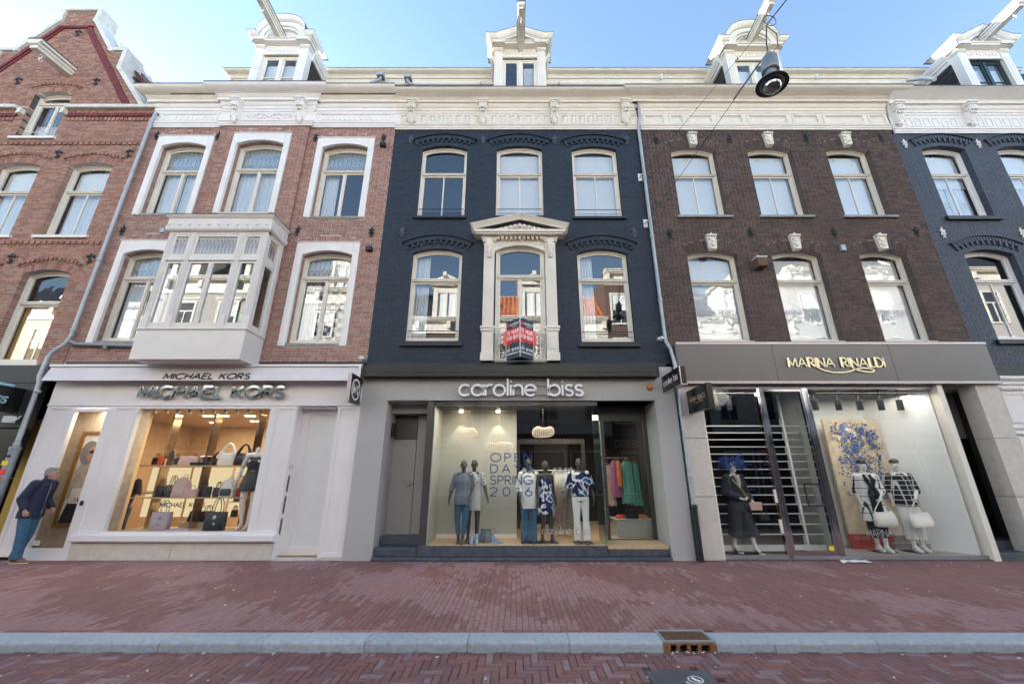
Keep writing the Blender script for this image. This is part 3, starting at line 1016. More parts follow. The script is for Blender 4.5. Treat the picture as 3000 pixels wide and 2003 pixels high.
def wall_sheet(house, name, x0, x1, z0, z1, ops, y, depth, mat, bounds=None):
    m = MB()
    xs = sorted(set([x0, x1] + [v for o in ops for v in (o['x0'], o['x1'])]))
    zs = sorted(set([z0, z1] + [v for o in ops for v in (o['z0'], o['top'])]))
    for i in range(len(xs) - 1):
        for j in range(len(zs) - 1):
            cx, cz = (xs[i] + xs[i + 1]) / 2, (zs[j] + zs[j + 1]) / 2
            if any(o['x0'] < cx < o['x1'] and o['z0'] < cz < o['top'] for o in ops): continue
            m.add([(xs[i], y, zs[j]), (xs[i + 1], y, zs[j]), (xs[i + 1], y, zs[j + 1]), (xs[i], y, zs[j + 1])], [(0, 1, 2, 3)])
    e = .003
    for o in ops:
        if o['rise'] > 1e-4:
            spandrel(m, o['x0'], o['x1'], o['zs'], o['rise'], o['top'], y, y + depth)
        a, b, c, d = o['x0'] - e, o['x1'] + e, o['z0'], o['zs']
        m.add([(a, y, c), (a, y + depth, c), (a, y + depth, d), (a, y, d)], [(0, 1, 2, 3)])
        m.add([(b, y, c), (b, y, d), (b, y + depth, d), (b, y + depth, c)], [(0, 1, 2, 3)])
        m.add([(a, y, c), (b, y, c), (b, y + depth, c), (a, y + depth, c)], [(0, 1, 2, 3)])
        if o['rise'] <= 1e-4 and not o.get('open'):
            m.add([(a, y, d), (a, y + depth, d), (b, y + depth, d), (b, y, d)], [(0, 1, 2, 3)])
    return m.build(name, mat, house)

def lay_bricks(house, x0, x1, z0, z1, ops, mat, y=WY, proud=.006, count=300, xb=None, name='brick', stretch=False):
    """courses of bricks, alternate courses of stretchers and headers; xb(z) narrows the wall under a gable"""
    H, J = .0505, .0115
    rest = MB(); cand = []
    z = z0; row = 0
    while z < z1 - .02:
        h = min(H, z1 - z)
        zm = z + h / 2
        a, b = (x0, x1) if xb is None else xb(zm)
        a, b = max(a, x0), min(b, x1)
        iv = [(a, b)]
        for o in ops:
            k = keepout(o, zm)
            if k is None: continue
            nv = []
            for p, q in iv:
                if k[1] <= p or k[0] >= q: nv.append((p, q)); continue
                if k[0] > p: nv.append((p, k[0]))
                if k[1] < q: nv.append((k[1], q))
            iv = nv
        L = .208 if (row % 2 == 0 or stretch) else .098
        off = (.055 if row % 4 == 2 else 0) if not stretch else (.11 * (row % 2))
        pitch = L + .0115
        for p, q in iv:
            if q - p < .02: continue
            k0 = math.floor((p - x0 - off) / pitch)
            bx = x0 + off + k0 * pitch
            while bx < q:
                s, e = max(bx, p), min(bx + L, q)
                if 0 < q - e < .045: e = q
                if 0 < s - p < .045: s = p
                if e - s > .025:
                    touch = (abs(s - p) < 1e-6 and p > a + .01) or (abs(e - q) < 1e-6 and q < b - .01)
                    if not touch and L > .2 and e - s > .2075 and h > .05:
                        cand.append((s, z))
                    else:
                        d = random.uniform(0, proud * .5)
                        brickbox(rest, s, e, y - d, y + (.13 if touch else .03), z, z + h)
                bx += pitch
        z += H + J; row += 1
    cand.sort(key=lambda c: (c[0] * .9) ** 2 + 81 + (c[1] - 1.65) ** 2)
    b = MB(); brickbox(b, 0, .208, 0, .03, 0, H)
    me = b.mesh(name); me.materials.append(MAT[mat])
    for i, (s, zz) in enumerate(cand):
        d = random.uniform(0, proud * .5)
        if i < count:
            inst(name, me, (s, y - d, zz), house)
        else:
            brickbox(rest, s, s + .208, y - d, y + .03, zz, zz + H)
    rest.build(name + 'work', mat, house, kind='stuff')

def arch_bricks(m, o, r0=0.0, r1=None, y0=WY - .002, y1=WY + .12, pitch=.062, gap=.009, odd=None, mi=0):
    """soldiers set round an arched head, between r0 and r1 outside its edge"""
    r1 = o['ah'] - .008 if r1 is None else r1
    ra, rb = o['rad'] + r0, o['rad'] + r1
    n = int(round(2 * o['a0'] * ra / pitch))
    for i in range(n):
        t0 = -o['a0'] + 2 * o['a0'] * (i + gap / pitch / 2) / n
        t1 = -o['a0'] + 2 * o['a0'] * (i + 1 - gap / pitch / 2) / n
        rr = ra if (odd is None or i % 2 == 0) else ra + odd
        P = []
        for t, r_ in ((t0, rr), (t1, rr), (t1, rb), (t0, rb)):
            P.append((o['cx'] + r_ * math.sin(t), o['cz'] + r_ * math.cos(t)))
        m.prism(P, y0, y1, mi)

def arch_band(m, o, r0, r1, y0, y1, ext=0.0, n=14, mi=0):
    a0 = o['a0'] + ext
    for i in range(n):
        t0, t1 = -a0 + 2 * a0 * i / n, -a0 + 2 * a0 * (i + 1) / n
        P = [(o['cx'] + r_ * math.sin(t), o['cz'] + r_ * math.cos(t)) for t, r_ in ((t0, o['rad'] + r0), (t1, o['rad'] + r0), (t1, o['rad'] + r1), (t0, o['rad'] + r1))]
        m.prism(P, y0, y1, mi)

def sash(house, o, yf, zt, paint='cream_paint', t=.058, sill=None, bars=1, glass='pane', upper=None, blind=None, lower_blind=None, rail=False, curtains=0, tb=.09, casement=False, bar_w=.035):
    """one window: outer frame with moulded edge, transom, sashes, panes, blinds, sill"""
    x0, x1, z0, zs, rise = o['x0'], o['x1'], o['z0'], o['zs'], o['rise']
    m = MB()
    O0 = arch_pts(x0 - .002, x1 + .002, z0, zs, rise, 14)
    O1 = arch_pts(x0, x1, z0, zs, rise, 14, .022, .03)
    O2 = arch_pts(x0, x1, z0, zs, rise, 14, t * .62, tb * .7)
    O3 = arch_pts(x0, x1, z0, zs, rise, 14, t, tb)
    m.ring(O0, O1, yf, yf + .10); m.ring(O1, O2, yf + .018, yf + .10); m.ring(O2, O3, yf + .04, yf + .10)
    m.box(x0 + .02, x1 - .02, yf + .006, yf + .098, zt - .045, zt + .02)
    m.bevbox(x0 + .015, x1 - .015, yf - .012, yf + .05, zt - .012, zt + .014, .008)
    win = m.build('window', paint, house)
    cx = o['cx']
    # lower sash
    s = MB(); w = .046
    li = [(x0 + t, z0 + tb), (x1 - t, z0 + tb), (x1 - t, zt - .045), (x0 + t, zt - .045)]
    gl = []
    def leaf(xa, xb, za, zb):
        s.ring([(xa, za), (xb, za), (xb, zb), (xa, zb)], [(xa + w, za + w * 1.3), (xb - w, za + w * 1.3), (xb - w, zb - w), (xa + w, zb - w)], yf + .055, yf + .095)
        gl.append([(xa + w - .004, za + w * 1.3 - .004), (xb - w + .004, za + w * 1.3 - .004), (xb - w + .004, zb - w + .004), (xa + w - .004, zb - w + .004)])
    if casement:
        leaf(x0 + t, cx - .003, z0 + tb, zt - .045); leaf(cx + .003, x1 - t, z0 + tb, zt - .045)
        s.bevbox(cx - .028, cx + .028, yf + .035, yf + .06, z0 + tb, zt - .045, .008)
    else:
        leaf(x0 + t, x1 - t, z0 + tb, zt - .045)
        if bars:
            s.bevbox(cx - bar_w / 2, cx + bar_w / 2, yf + .052, yf + .092, z0 + tb + .05, zt - .09, .006)
    s.build('lower_sash', paint, win)
    x0u, x1u = x0 + t, x1 - t
    riseu = rise * ((o['w'] - t) / o['w']) ** 2 if rise > 1e-4 else 0
    zsu = (zs + rise - t) - riseu
    U0 = arch_pts(x0u, x1u, zt + .02, zsu, riseu, 14)
    U1 = arch_pts(x0u, x1u, zt + .02, zsu, riseu, 14, .034, .04)
    s = MB(); s.ring(U0, U1, yf + .05, yf + .09); s.build('upper_sash', paint, win)
    for P in gl:
        p = MB(); p.prism(P, yf + .072, yf + .078); p.build('glass_pane', glass, win)
    p = MB(); p.prism(arch_pts(x0u, x1u, zt + .02, zsu, riseu, 14, .030, .036), yf + .068, yf + .074)
    p.build('glass_pane', upper or glass, win)
    if blind:
        zb = z0 + tb if blind is True else blind
        b = MB(); b.prism([(x0 + .06, zb), (x1 - .06, zb), (x1 - .06, o['top'] - .03 - rise * .9), (x0 + .06, o['top'] - .03 - rise * .9)], yf + .16, yf + .163)
        b.build('blind', 'blind_white', win)
    if lower_blind:
        b = MB(); b.box(x0 + .06, x1 - .06, yf + .16, yf + .163, z0 + .05, lower_blind[0]); b.build('blind', lower_blind[1], win)
    for k in range(curtains):
        left = k == 0
        b = MB(); n = 26; wv = (x1 - x0) * (.46 if curtains == 2 else .3)
        xa = x0 + .05 if left else x1 - .05 - wv
        vs = []
        for i in range(n + 1):
            yy = yf + .20 + .022 * math.sin(i * 1.25 + o['cx'])
            vs += [(xa + wv * i / n, yy, z0 + .05), (xa + wv * i / n * .96, yy, o['top'] - .06)]
        b.add(vs, [(2 * i, 2 * i + 2, 2 * i + 3, 2 * i + 1) for i in range(n)], 0, True)
        b.build('curtain', 'curtain_white', win)
    if rail:
        b = MB(); b.tube([(x0 + .03, yf - .02, z0 + .30), (x1 - .03, yf - .02, z0 + .30)], .011, 6)
        b.tube([(x0 + .03, yf - .02, z0 + .16), (x1 - .03, yf - .02, z0 + .16)], .006, 5)
        b.build('guard_rail', 'iron_black' if rail is True else rail, win)
    if sill:
        b = MB(); sm_, ext, th, pr = sill
        b.yz([(WY + .12, z0 - th + .012), (WY - pr, z0 - th), (WY - pr, z0 - .012), (WY - pr + .01, z0), (WY + .12, z0 + .012)][::-1], x0 - ext, x1 + ext)
        b.build('sill', sm_, win)
    return win

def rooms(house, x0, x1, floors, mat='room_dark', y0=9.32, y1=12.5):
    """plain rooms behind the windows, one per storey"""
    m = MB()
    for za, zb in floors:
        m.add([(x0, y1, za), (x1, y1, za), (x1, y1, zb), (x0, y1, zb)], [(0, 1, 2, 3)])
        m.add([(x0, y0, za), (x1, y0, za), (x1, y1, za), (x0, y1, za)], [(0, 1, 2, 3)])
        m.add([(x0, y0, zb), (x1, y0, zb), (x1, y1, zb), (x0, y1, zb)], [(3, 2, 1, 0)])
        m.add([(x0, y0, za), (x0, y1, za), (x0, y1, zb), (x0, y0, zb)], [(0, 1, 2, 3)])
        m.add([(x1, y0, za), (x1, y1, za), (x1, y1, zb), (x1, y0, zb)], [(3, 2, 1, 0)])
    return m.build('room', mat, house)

# shared ornament meshes -------------------------------------------------
def corbel_mesh(name, mat, w=.21, h=.72, d=.24):
    """scroll bracket: block, volute, S-shaped body with leaves, hanging bud; origin at the top of its back"""
    m = MB()
    m.bevbox(-w * .72, w * .72, -d - .05, 0, -.05, 0, .012)
    m.bevbox(-w * .62, w * .62, -d - .02, 0, -.10, -.05, .012)
    prof = []
    for i in range(13):                        # volute
        a = R(90 + 250 * i / 12)
        prof.append((-d + .10 - .10 * math.sin(R(230 * i / 12)) * 1.0, -.10 - .26 * i / 12))
    prof = [(0, -.10), (-d + .02, -.10), (-d, -.14), (-d, -.22), (-d + .02, -.28), (-d + .07, -.33), (-d + .10, -.40), (-d + .11, -.48), (-d + .085, -.55), (-d + .10, -.60), (-d + .15, -.62), (0, -.62)]
    m.yz(prof, -w / 2, w / 2)
    for sx in (-1, 1):
        m.lathe([(.0, -.012), (.085, -.012), (.085, .0), (.055, .004), (.055, .014), (.03, .018), (.0, .018)], (sx * w / 2, -d + .095, -.20), 14, 0, True, Matrix.Rotation(R(90 * sx), 3, 'Y'))
    for k in range(5):                          # leaves down the front
        z = -.16 - k * .085
        yb = [-d, -d, -d + .05, -d + .10, -d + .095][k]
        for sx in (-1, 0, 1):
            m.ell((sx * w * .26, yb - .004, z - (.02 if sx else 0)), (w * .15, .02, .045), 7, 5)
    m.loft([(0, -.06, -.78, .015, .012, 2), (0, -.075, -.74, .05, .045, 2), (0, -.085, -.69, .075, .06, 2), (0, -.085, -.65, .055, .05, 2), (0, -.08, -.62, .095, .07, 2), (0, -.07, -.58, .08, .06, 2)], 10)
    for sx in (-1, 1):
        m.ell((sx * .075, -.09, -.645), (.035, .03, .03), 7, 5)
    me = m.mesh(name); me.materials.append(MAT[mat])
    return me

def rosette_mesh(name, mat, s=1.0):
    """small cast wall anchor"""
    m = MB()
    m.ell((0, -.02, 0), (.045, .03, .05), 8, 6)
    m.ell((0, -.015, .10), (.022, .018, .045), 7, 5); m.ell((0, -.015, -.10), (.024, .018, .05), 7, 5)
    for sx in (-1, 1):
        m.ell((sx * .045, -.015, .055), (.032, .016, .026), 7, 5); m.ell((sx * .045, -.015, -.045), (.028, .016, .03), 7, 5)
        m.ell((sx * .028, -.012, -.14), (.016, .012, .022), 6, 4)
    m.ell((0, -.045, 0), (.02, .02, .02), 7, 5)
    m.ell((0, -.012, .15), (.01, .01, .02), 6, 4)
    if s != 1.0: m.v = [(x * s, y * s, z * s) for x, y, z in m.v]
    me = m.mesh(name); me.materials.append(MAT[mat])
    return me

def trefoil_mesh(name, mat):
    m = MB()
    for a, r_ in ((90, .075), (30, .08), (150, .08), (-90, .06)):
        cx, cz = r_ * math.cos(R(a)), r_ * math.sin(R(a)) + .02
        m.ell((cx, -.025, cz), (.045, .025, .04), 7, 5)
    m.tube([(0, -.02, -.02), (.01, -.02, -.09), (-.01, -.02, -.15)], .018, 6)
    m.ell((-.05, -.02, -.11), (.035, .015, .02), 6, 4); m.ell((.045, -.02, -.09), (.03, .015, .02), 6, 4)
    me = m.mesh(name); me.materials.append(MAT[mat])
    return me

def keystone_mesh(name, mat):
    m = MB()
    m.bevbox(-.13, .13, -.14, .02, -.04, .02, .015)
    m.prism([(-.10, -.36), (.10, -.36), (.12, -.04), (-.12, -.04)][::1], -.09, .02)
    m.prism([(-.045, -.03 + .05), (.045, -.03 + .05), (0, .085)], -.10, .0)
    m.ell((0, -.10, -.16), (.07, .03, .075), 10, 7); m.ell((0, -.11, -.28), (.05, .03, .06), 8, 6)
    for sx in (-1, 1):
        m.ell((sx * .075, -.10, -.10), (.035, .03, .035), 8, 6); m.ell((sx * .06, -.10, -.24), (.03, .025, .04), 7, 5)
    m.bevbox(-.075, .075, -.12, .02, -.42, -.36, .015)
    me = m.mesh(name); me.materials.append(MAT[mat])
    return me

CORB_CREAM = corbel_mesh('corbel', 'cream_paint')
CORB_WHITE = corbel_mesh('corbel', 'white_paint')
ROS_BLACK = rosette_mesh('wall_anchor', 'iron_black')
ROS_GREY = rosette_mesh('wall_anchor', 'iron_grey')
ROS_WHITE = rosette_mesh('wall_anchor', 'white_paint')
TREF = trefoil_mesh('wall_anchor', 'iron_teal')
KEYST = keystone_mesh('keystone', 'cream_paint')

# crown moulding from its soffit (z0) up, reaching `out` from the wall face yb
def crown(z0, yb, out=.46, hs=1.0, flat=False):
    P = [(0, 0), (.40, 0), (.40, .075), (.45, .08), (.45, .095), (.50, .11), (.50, .125), (.60, .14), (.74, .155), (.88, .18), (.96, .205), (.98, .225), (1.0, .23), (1.0, .25), (0, .26)]
    if flat: P = [(0, 0), (.40, 0), (.40, .085), (.43, .087), (.43, .10), (.97, .25), (1.0, .25), (1.0, .265), (0, .27)]
    return [(yb - a * out, z0 + b * hs) for a, b in P]

def hoist(house, cx, ya, za, yb, zb, w=.24, h=.26, paint='cream_paint'):
    """hoisting beam sticking out of a gable, with its hook"""
    m = MB()
    def sec(y, z, w_, z0, z1):
        return [(cx - w_ / 2, y, z + z0), (cx + w_ / 2, y, z + z0), (cx + w_ / 2, y, z + z1), (cx - w_ / 2, y, z + z1)]
    for w_, z0, z1, ex in ((w * .62, 0, h * .72, .04), (w * .82, h * .34, h * .58, .02), (w, h * .72, h, 0)):
        A, B = sec(ya, za, w_, z0, z1), sec(yb + ex, zb, w_, z0, z1)
        m.add(A + B, [(0, 1, 2, 3), (7, 6, 5, 4), (4, 5, 1, 0), (5, 6, 2, 1), (6, 7, 3, 2), (7, 4, 0, 3)])
    m.prism([(cx - w * .38, zb + h * .40), (cx + w * .38, zb + h * .40), (cx + w * .44, zb + h * .72), (cx - w * .44, zb + h * .72)], yb - .01, yb + .03)
    b = m.build('hoist_beam', paint, house)
    m = MB(); A, B = sec(ya, za, w * 1.12, h, h + .025), sec(yb - .02, zb, w * 1.12, h, h + .025)
    m.add(A + B, [(0, 1, 2, 3), (7, 6, 5, 4), (4, 5, 1, 0), (5, 6, 2, 1), (6, 7, 3, 2), (7, 4, 0, 3)])
    m.build('lead_cap', 'lead_grey', b)
    y = yb + .28; z = zb + .01
    m = MB(); m.box(cx - .03, cx + .03, y - .05, y + .05, z - .035, z)
    m.tube([(cx, y, z), (cx, y, z - .10), (cx, y - .04, z - .14), (cx, y - .04, z - .19), (cx, y + .0, z - .22), (cx, y + .045, z - .19), (cx, y + .04, z - .16)], .014, 6)
    m.build('hook', 'white_paint', b)

def downpipe(house, path, r=.052, mat='zinc', collars=()):
    m = MB(); m.tube(path, r, 10)
    for x, y, z in collars:
        m.lathe([(r + .012, -.03), (r + .016, -.02), (r + .016, .02), (r + .012, .03)], (x, y, z), 10)
    return m.build('downpipe', mat, house)

def dormer(house, cx, w, ztop, zapex, kind, zb=12.2, yj=9.40, slate='slate', paint='cream_paint', frame='cream_paint', white_room=True, curtain=False, cross=False, out=.25, back=10.6):
    """roof dormer: side pilasters, casement window, entablature and a gabled or rounded pediment"""
    hw = w / 2
    m = MB()
    pw = .27
    for sx in (-1, 1):
        xa = cx + sx * hw - (pw if sx > 0 else 0)
        m.box(xa, xa + pw, yj, yj + .25, zb, ztop - .05)
        m.bevbox(xa + .05, xa + pw - .05, yj - .012, yj, zb, ztop - .35, .006)
        m.bevbox(xa - .03, xa + pw + .03, yj - .045, yj + .25, ztop - .16, ztop - .05, .02)
        m.bevbox(xa - .015, xa + pw + .015, yj - .025, yj + .25, ztop - .20, ztop - .165, .01)
        for k in range(3):
            m.box(xa + .075 + .045 * k, xa + .09 + .045 * k, yj - .018, yj - .010, zb, ztop - .45)
    m.box(cx - hw + pw, cx + hw - pw, yj + .03, yj + .25, ztop - .42, ztop - .05)
    m.bevbox(cx - hw + pw, cx + hw - pw, yj + .005, yj + .05, ztop - .46, ztop - .415, .012)
    n = 10
    for k in range(n):
        xx = cx - hw + pw + .06 + (w - 2 * pw - .12) * (k + .5) / n
        m.box(xx - .028, xx + .028, yj + .012, yj + .03, ztop - .30, ztop - .17)
    d = m.build('dormer', paint, house)
    # window
    x0, x1, zt = cx - hw + pw, cx + hw - pw, ztop - .46
    m = MB()
    m.ring([(x0, zb), (x1, zb), (x1, zt), (x0, zt)], [(x0 + .06, zb), (x1 - .06, zb), (x1 - .06, zt - .07), (x0 + .06, zt - .07)], yj + .10, yj + .20)
    m.bevbox(cx - .05, cx + .05, yj + .085, yj + .2, zb, zt - .06, .01)
    for a, b in ((x0 + .06, cx - .05), (cx + .05, x1 - .06)):
        m.ring([(a, zb), (b, zb), (b, zt - .07), (a, zt - .07)], [(a + .05, zb), (b - .05, zb), (b - .05, zt - .13), (a + .05, zt - .13)], yj + .115, yj + .165)
        if cross: m.box(a + .04, b - .04, yj + .125, yj + .16, zt - .92, zt - .885)
    m.build('dormer_window', frame, d)
    m = MB()
    for a, b in ((x0 + .1, cx - .09), (cx + .09, x1 - .1)):
        m.box(a, b, yj + .14, yj + .146, zb, zt - .12)
    m.build('glass_pane', 'pane', d)
    m = MB()
    if white_room: m.box(x0 + .07, x1 - .07, yj + .24, yj + .243, zb, zt - .25)
    else:
        for i in range(10):
            xx = cx + .12 + i * .035
            m.box(xx, xx + .03, yj + .24 + .012 * (i % 2), yj + .246 + .012 * (i % 2), zb, zt - .2)
    m.build('curtain', 'blind_white' if white_room else 'curtain_white', d)
    m = MB(); m.box(x0 - .1, x1 + .1, yj + .9, yj + .92, zb - .5, ztop); m.build('room', 'room_dark', d)
    # entablature with returns
    m = MB()
    yo = yj - out
    ze = ztop - .05
    m.box(cx - hw - .10, cx + hw + .10, yo + .10, yj + .3, ze, ze + .085)
    m.box(cx - hw - .13, cx + hw + .13, yo + .07, yj + .3, ze + .085, ze + .12)
    for sx in (-1, 1):
        xa = cx + sx * hw - (pw + .02 if sx > 0 else -.02) - .02
        m.bevbox(xa - .05, xa + pw + .07, yo + .045, yo + .09, ze + .005, ze + .118, .01)
    zc = ze + .12; wx = hw + .13
    side = [(.0, 0), (.05, .03), (.08, .07), (.11, .12), (.12, .16), (.12, .18)]
    e = .28
    if kind == 'gable':
        def rake(k, dz, y):
            return [(cx - wx - k, y, zc + dz), (cx - wx - k + e, y, zc + dz), (cx, y, zapex - .18 + dz), (cx + wx + k - e, y, zc + dz), (cx + wx + k, y, zc + dz)]
        rows = [rake(k, dz, yo + .07 - k) for k, dz in side]
        for a, b in zip(rows[:-1], rows[1:]):
            m.add(a + b, [(i, i + 1, i + 6, i + 5) for i in range(4)])
        top = rows[-1]; bk = [(x, yj + .7, z) for x, y, z in top]
        m.add(top + bk, [(i, i + 1, i + 6, i + 5) for i in range(4)])
        for col in (0, 4):
            cc = [r_[col] for r_ in rows]; cb = [(x, yj + .45, z) for x, y, z in cc]
            m.add(cc + cb, [(i, i + 1, i + 1 + len(cc), i + len(cc)) if col else (i + 1, i, i + len(cc), i + 1 + len(cc)) for i in range(len(cc) - 1)])
        # inner raking fillet and tympanum
        for y, t0, t1 in ((yo + .075, -.075, .0),):
            P = [(cx - wx + e + .10, zc), (cx, zapex - .18 + t0), (cx + wx - e - .10, zc), (cx + wx - e + .12, zc), (cx, zapex - .18 + t1 + .01), (cx - wx + e - .12, zc)]
            m.prism([P[0], P[1], P[4], P[5]][::-1], y, y + .1); m.prism([P[1], P[2], P[3], P[4]][::-1], y, y + .1)
        m.prism([(cx - wx + e, zc - .01), (cx + wx - e, zc - .01), (cx, zapex - .2)], yj - .03, yj + .2)
        for k in range(-3, 4):
            if k == 0: continue
            f = 1 - abs(k) / 4.6
            m.box(cx + k * .115 - .03, cx + k * .115 + .03, yj - .09, yj - .03, zc + (zapex - .26 - zc) * f - .08, zc + (zapex - .26 - zc) * f)
    else:
        rs = wx - e + .05
        hgt = zapex - .18 - zc
        def rnd(k, dz, y):
            P = [(cx - wx - k, y, zc + dz), (cx - rs - .02, y, zc + dz)]
            for i in range(17):
                a = math.pi - math.pi * i / 16
                P.append((cx + (rs + k * .3) * math.cos(a), y, zc + dz + hgt * math.sin(a) ** .8))
            return P + [(cx + rs + .02, y, zc + dz), (cx + wx + k, y, zc + dz)]
        rows = [rnd(k, dz, yo + .07 - k) for k, dz in side]
        nn = len(rows[0])
        for a, b in zip(rows[:-1], rows[1:]):
            m.add(a + b, [(i, i + 1, i + 1 + nn, i + nn) for i in range(nn - 1)])
        top = rows[-1]; bk = [(x, yj + .7, z) for x, y, z in top]
        m.add(top + bk, [(i, i + 1, i + 1 + nn, i + nn) for i in range(nn - 1)])
        for col in (0, nn - 1):
            cc = [r_[col] for r_ in rows]; cb = [(x, yj + .45, z) for x, y, z in cc]
            m.add(cc + cb, [(i, i + 1, i + 1 + len(cc), i + len(cc)) if col else (i + 1, i, i + len(cc), i + 1 + len(cc)) for i in range(len(cc) - 1)])
        o1 = [(cx + rs * .985 * math.cos(math.pi * i / 16), zc + hgt * .97 * math.sin(math.pi * i / 16) ** .8) for i in range(17)]
        o2 = [(cx + rs * .78 * math.cos(math.pi * i / 16), zc + hgt * .74 * math.sin(math.pi * i / 16) ** .8) for i in range(17)]
        o3 = [(cx + rs * .68 * math.cos(math.pi * i / 16), zc + hgt * .62 * math.sin(math.pi * i / 16) ** .8) for i in range(17)]
        for i in range(16):
            m.prism([o1[i], o1[i + 1], o2[i + 1], o2[i]][::1], yo + .08, yj + .1)
            m.prism([o2[i], o2[i + 1], o3[i + 1], o3[i]][::1], yo + .13, yj + .1)
        m.prism([(cx - rs, zc - .005)] + [(cx + rs, zc - .005)] + o1, yj - .02, yj + .2)
        if kind == 'dentil':
            for k in range(1, 12):
                a = math.pi * k / 12
                m.ell((cx + rs * .60 * math.cos(a), yj - .07, zc + hgt * .55 * math.sin(a) ** .8), (.035, .05, .035), 6, 4)
    m.build('pediment', paint, d)
    m = MB()
    if kind == 'gable':
        a = rake(.125, .185, yo - .055)
    else:
        a = rnd(.125, .185, yo - .055)
    b = [(x, yj + .75, z) for x, y, z in a]; c = [(x, y, z - .02) for x, y, z in a]
    nn = len(a)
    m.add(a + b + c, [(i, i + 1, i + 1 + nn, i + nn) for i in range(nn - 1)] + [(2 * nn + i, 2 * nn + i + 1, i + 1, i) for i in range(nn - 1)])
    m.build('lead_cap', 'lead_grey', d)
    # slated cheeks and the moulding that runs back to the roof
    m = MB()
    for sx in (-1, 1):
        xo = cx + sx * (hw - .012)
        m.box(min(xo, xo - sx * .05), max(xo, xo - sx * .05), yj + .25, back + 1.0, zb - .3, ztop - .2)
        zz = zb; rr = 0
        while zz < ztop - .30:
            yy = yj + .26 + (rr % 2) * .09
            while yy < back + .6:
                xa = cx + sx * (hw - .012)
                dx = sx * .012
                vs = [(xa + dx * 1.6, yy, zz), (xa + dx * 1.6, yy + .17, zz), (xa + dx * .4, yy + .17, zz + .19), (xa + dx * .4, yy, zz + .19), (xa, yy, zz), (xa, yy + .17, zz)]
                m.add(vs, [(0, 1, 2, 3) if sx > 0 else (3, 2, 1, 0), (4, 5, 1, 0)])
                yy += .178
            zz += .15; rr += 1
    m.build('slate_cheek', slate, d, kind='stuff')
    m = MB()
    for sx in (-1, 1):
        P = [(0, ztop - .42), (.05, ztop - .40), (.05, ztop - .28), (.09, ztop - .26), (.09, ztop - .20), (.13, ztop - .12), (.16, ztop - .02), (.16, ztop + .02)]
        A = [(cx + sx * (hw + a), yj + .25, z) for a, z in P]; B = [(cx + sx * (hw + a), back + .25, z) for a, z in P]
        k = len(P)
        m.add(A + B, [(i, i + 1, i + 1 + k, i + k) for i in range(k - 1)])
        m.add([A[-1], B[-1], (cx, back + .25, ztop + .05), (cx, yj + .25, ztop + .05)], [(0, 1, 2, 3)])
        m.add(A + [(cx + sx * hw, yj + .25, ztop + .02)], [tuple(range(k + 1))])
    m.build('side_moulding', paint, d)
    return d

# ------------------------------------------------------------------ houses
def frieze_base(m, x0, x1, zb, zt, yb, rl=0, rr=0):
    """architrave fascias at the foot, bed moulds at the head of a painted wooden frieze"""
    P = [(yb, zb), (yb - .045, zb), (yb - .045, zb + .055), (yb - .06, zb + .06), (yb - .06, zb + .115), (yb - .085, zb + .13), (yb - .09, zb + .165), (yb - .03, zb + .18),
         (yb - .03, zt - .30), (yb - .05, zt - .285), (yb - .05, zt - .22), (yb - .07, zt - .21), (yb - .07, zt - .12), (yb - .10, zt - .09), (yb - .13, zt - .02), (yb - .13, zt)]
    m.cornice(P, x0, x1, yb, rl, rr)

def body(house, x0, x1, y0=9.14, back=20.0, top=15.0):
    m = MB()
    m.box(x0 + .01, x1 - .01, 13.6, back, -.2, top)
    m.box(x0 + .01, x1 - .01, 9.02 if top > 13 else 12.6, 13.6, 12.05, 12.18)
    m.box(x0 + .01, x1 - .01, y0 + .2, 13.6, 3.98, 4.08)
    m.build('rear_body', 'facade_brown', house)
    m = MB()
    m.box(x0 + .002, x0 + .02, 9.3, 13.6, .05, 12.0); m.box(x1 - .02, x1 - .002, 9.3, 13.6, .05, 12.0)
    m.build('party_wall', 'room_dark', house)

def mansard(house, x0, x1, slate, paint, rl=0, rr=0, top=15.30):
    m = MB()
    m.add([(x0, 8.72, 12.20), (x1, 8.72, 12.20), (x1, 10.62, 14.95), (x0, 10.62, 14.95), (x0, 10.62, 12.2), (x1, 10.62, 12.2)], [(0, 1, 2, 3), (4, 0, 3), (1, 5, 2)])
    z, row = 0, 0
    for k in range(9):                   # the courses next to the gutter
        y0 = 8.72 + 1.9 * k * .085; z0 = 12.2 + 2.75 * k * .085
        x = x0 + (row % 2) * .12
        while x < x1 - .05:
            xe = min(x + .235, x1)
            m.add([(x, y0 - .012, z0 - .01), (xe, y0 - .012, z0 - .01), (xe, y0 + .18, z0 + .27), (x, y0 + .18, z0 + .27), (x, y0 + .01, z0 - .012), (xe, y0 + .01, z0 - .012)], [(0, 1, 2, 3), (4, 5, 1, 0)])
            x += .24
        row += 1
    m.build('roof_slates', slate, house, kind='stuff')
    m = MB()
    P = [(10.6, 14.82), (10.56, 14.83), (10.56, 14.90), (10.54, 14.91), (10.54, 15.0), (10.52, 15.03), (10.52, 15.07)]
    m.cornice(P, x0, x1, 10.6, 0, 0)
    m.cornice(crown(15.07, 10.6, .32, .9), x0, x1, 10.6, rl, rr)
    m.build('roof_cornice', paint, house)
    m = MB(); m.box(x0 - .30 * rl, x1 + .30 * rr, 10.272, 20, top - .005, top + .02); m.build('roof_lead', 'lead_grey', house)
    m = MB(); m.box(x0, x1, 10.62, 20, 12.2, top - .006); m.build('roof', 'slate', house)

def gutter_lead(house, x0, x1, y, z, rl=0, rr=0):
    m = MB(); m.box(x0 - .45 * rl, x1 + .45 * rr, y - .012, 8.95, z, z + .022); m.build('gutter_lead', 'lead_grey', house)

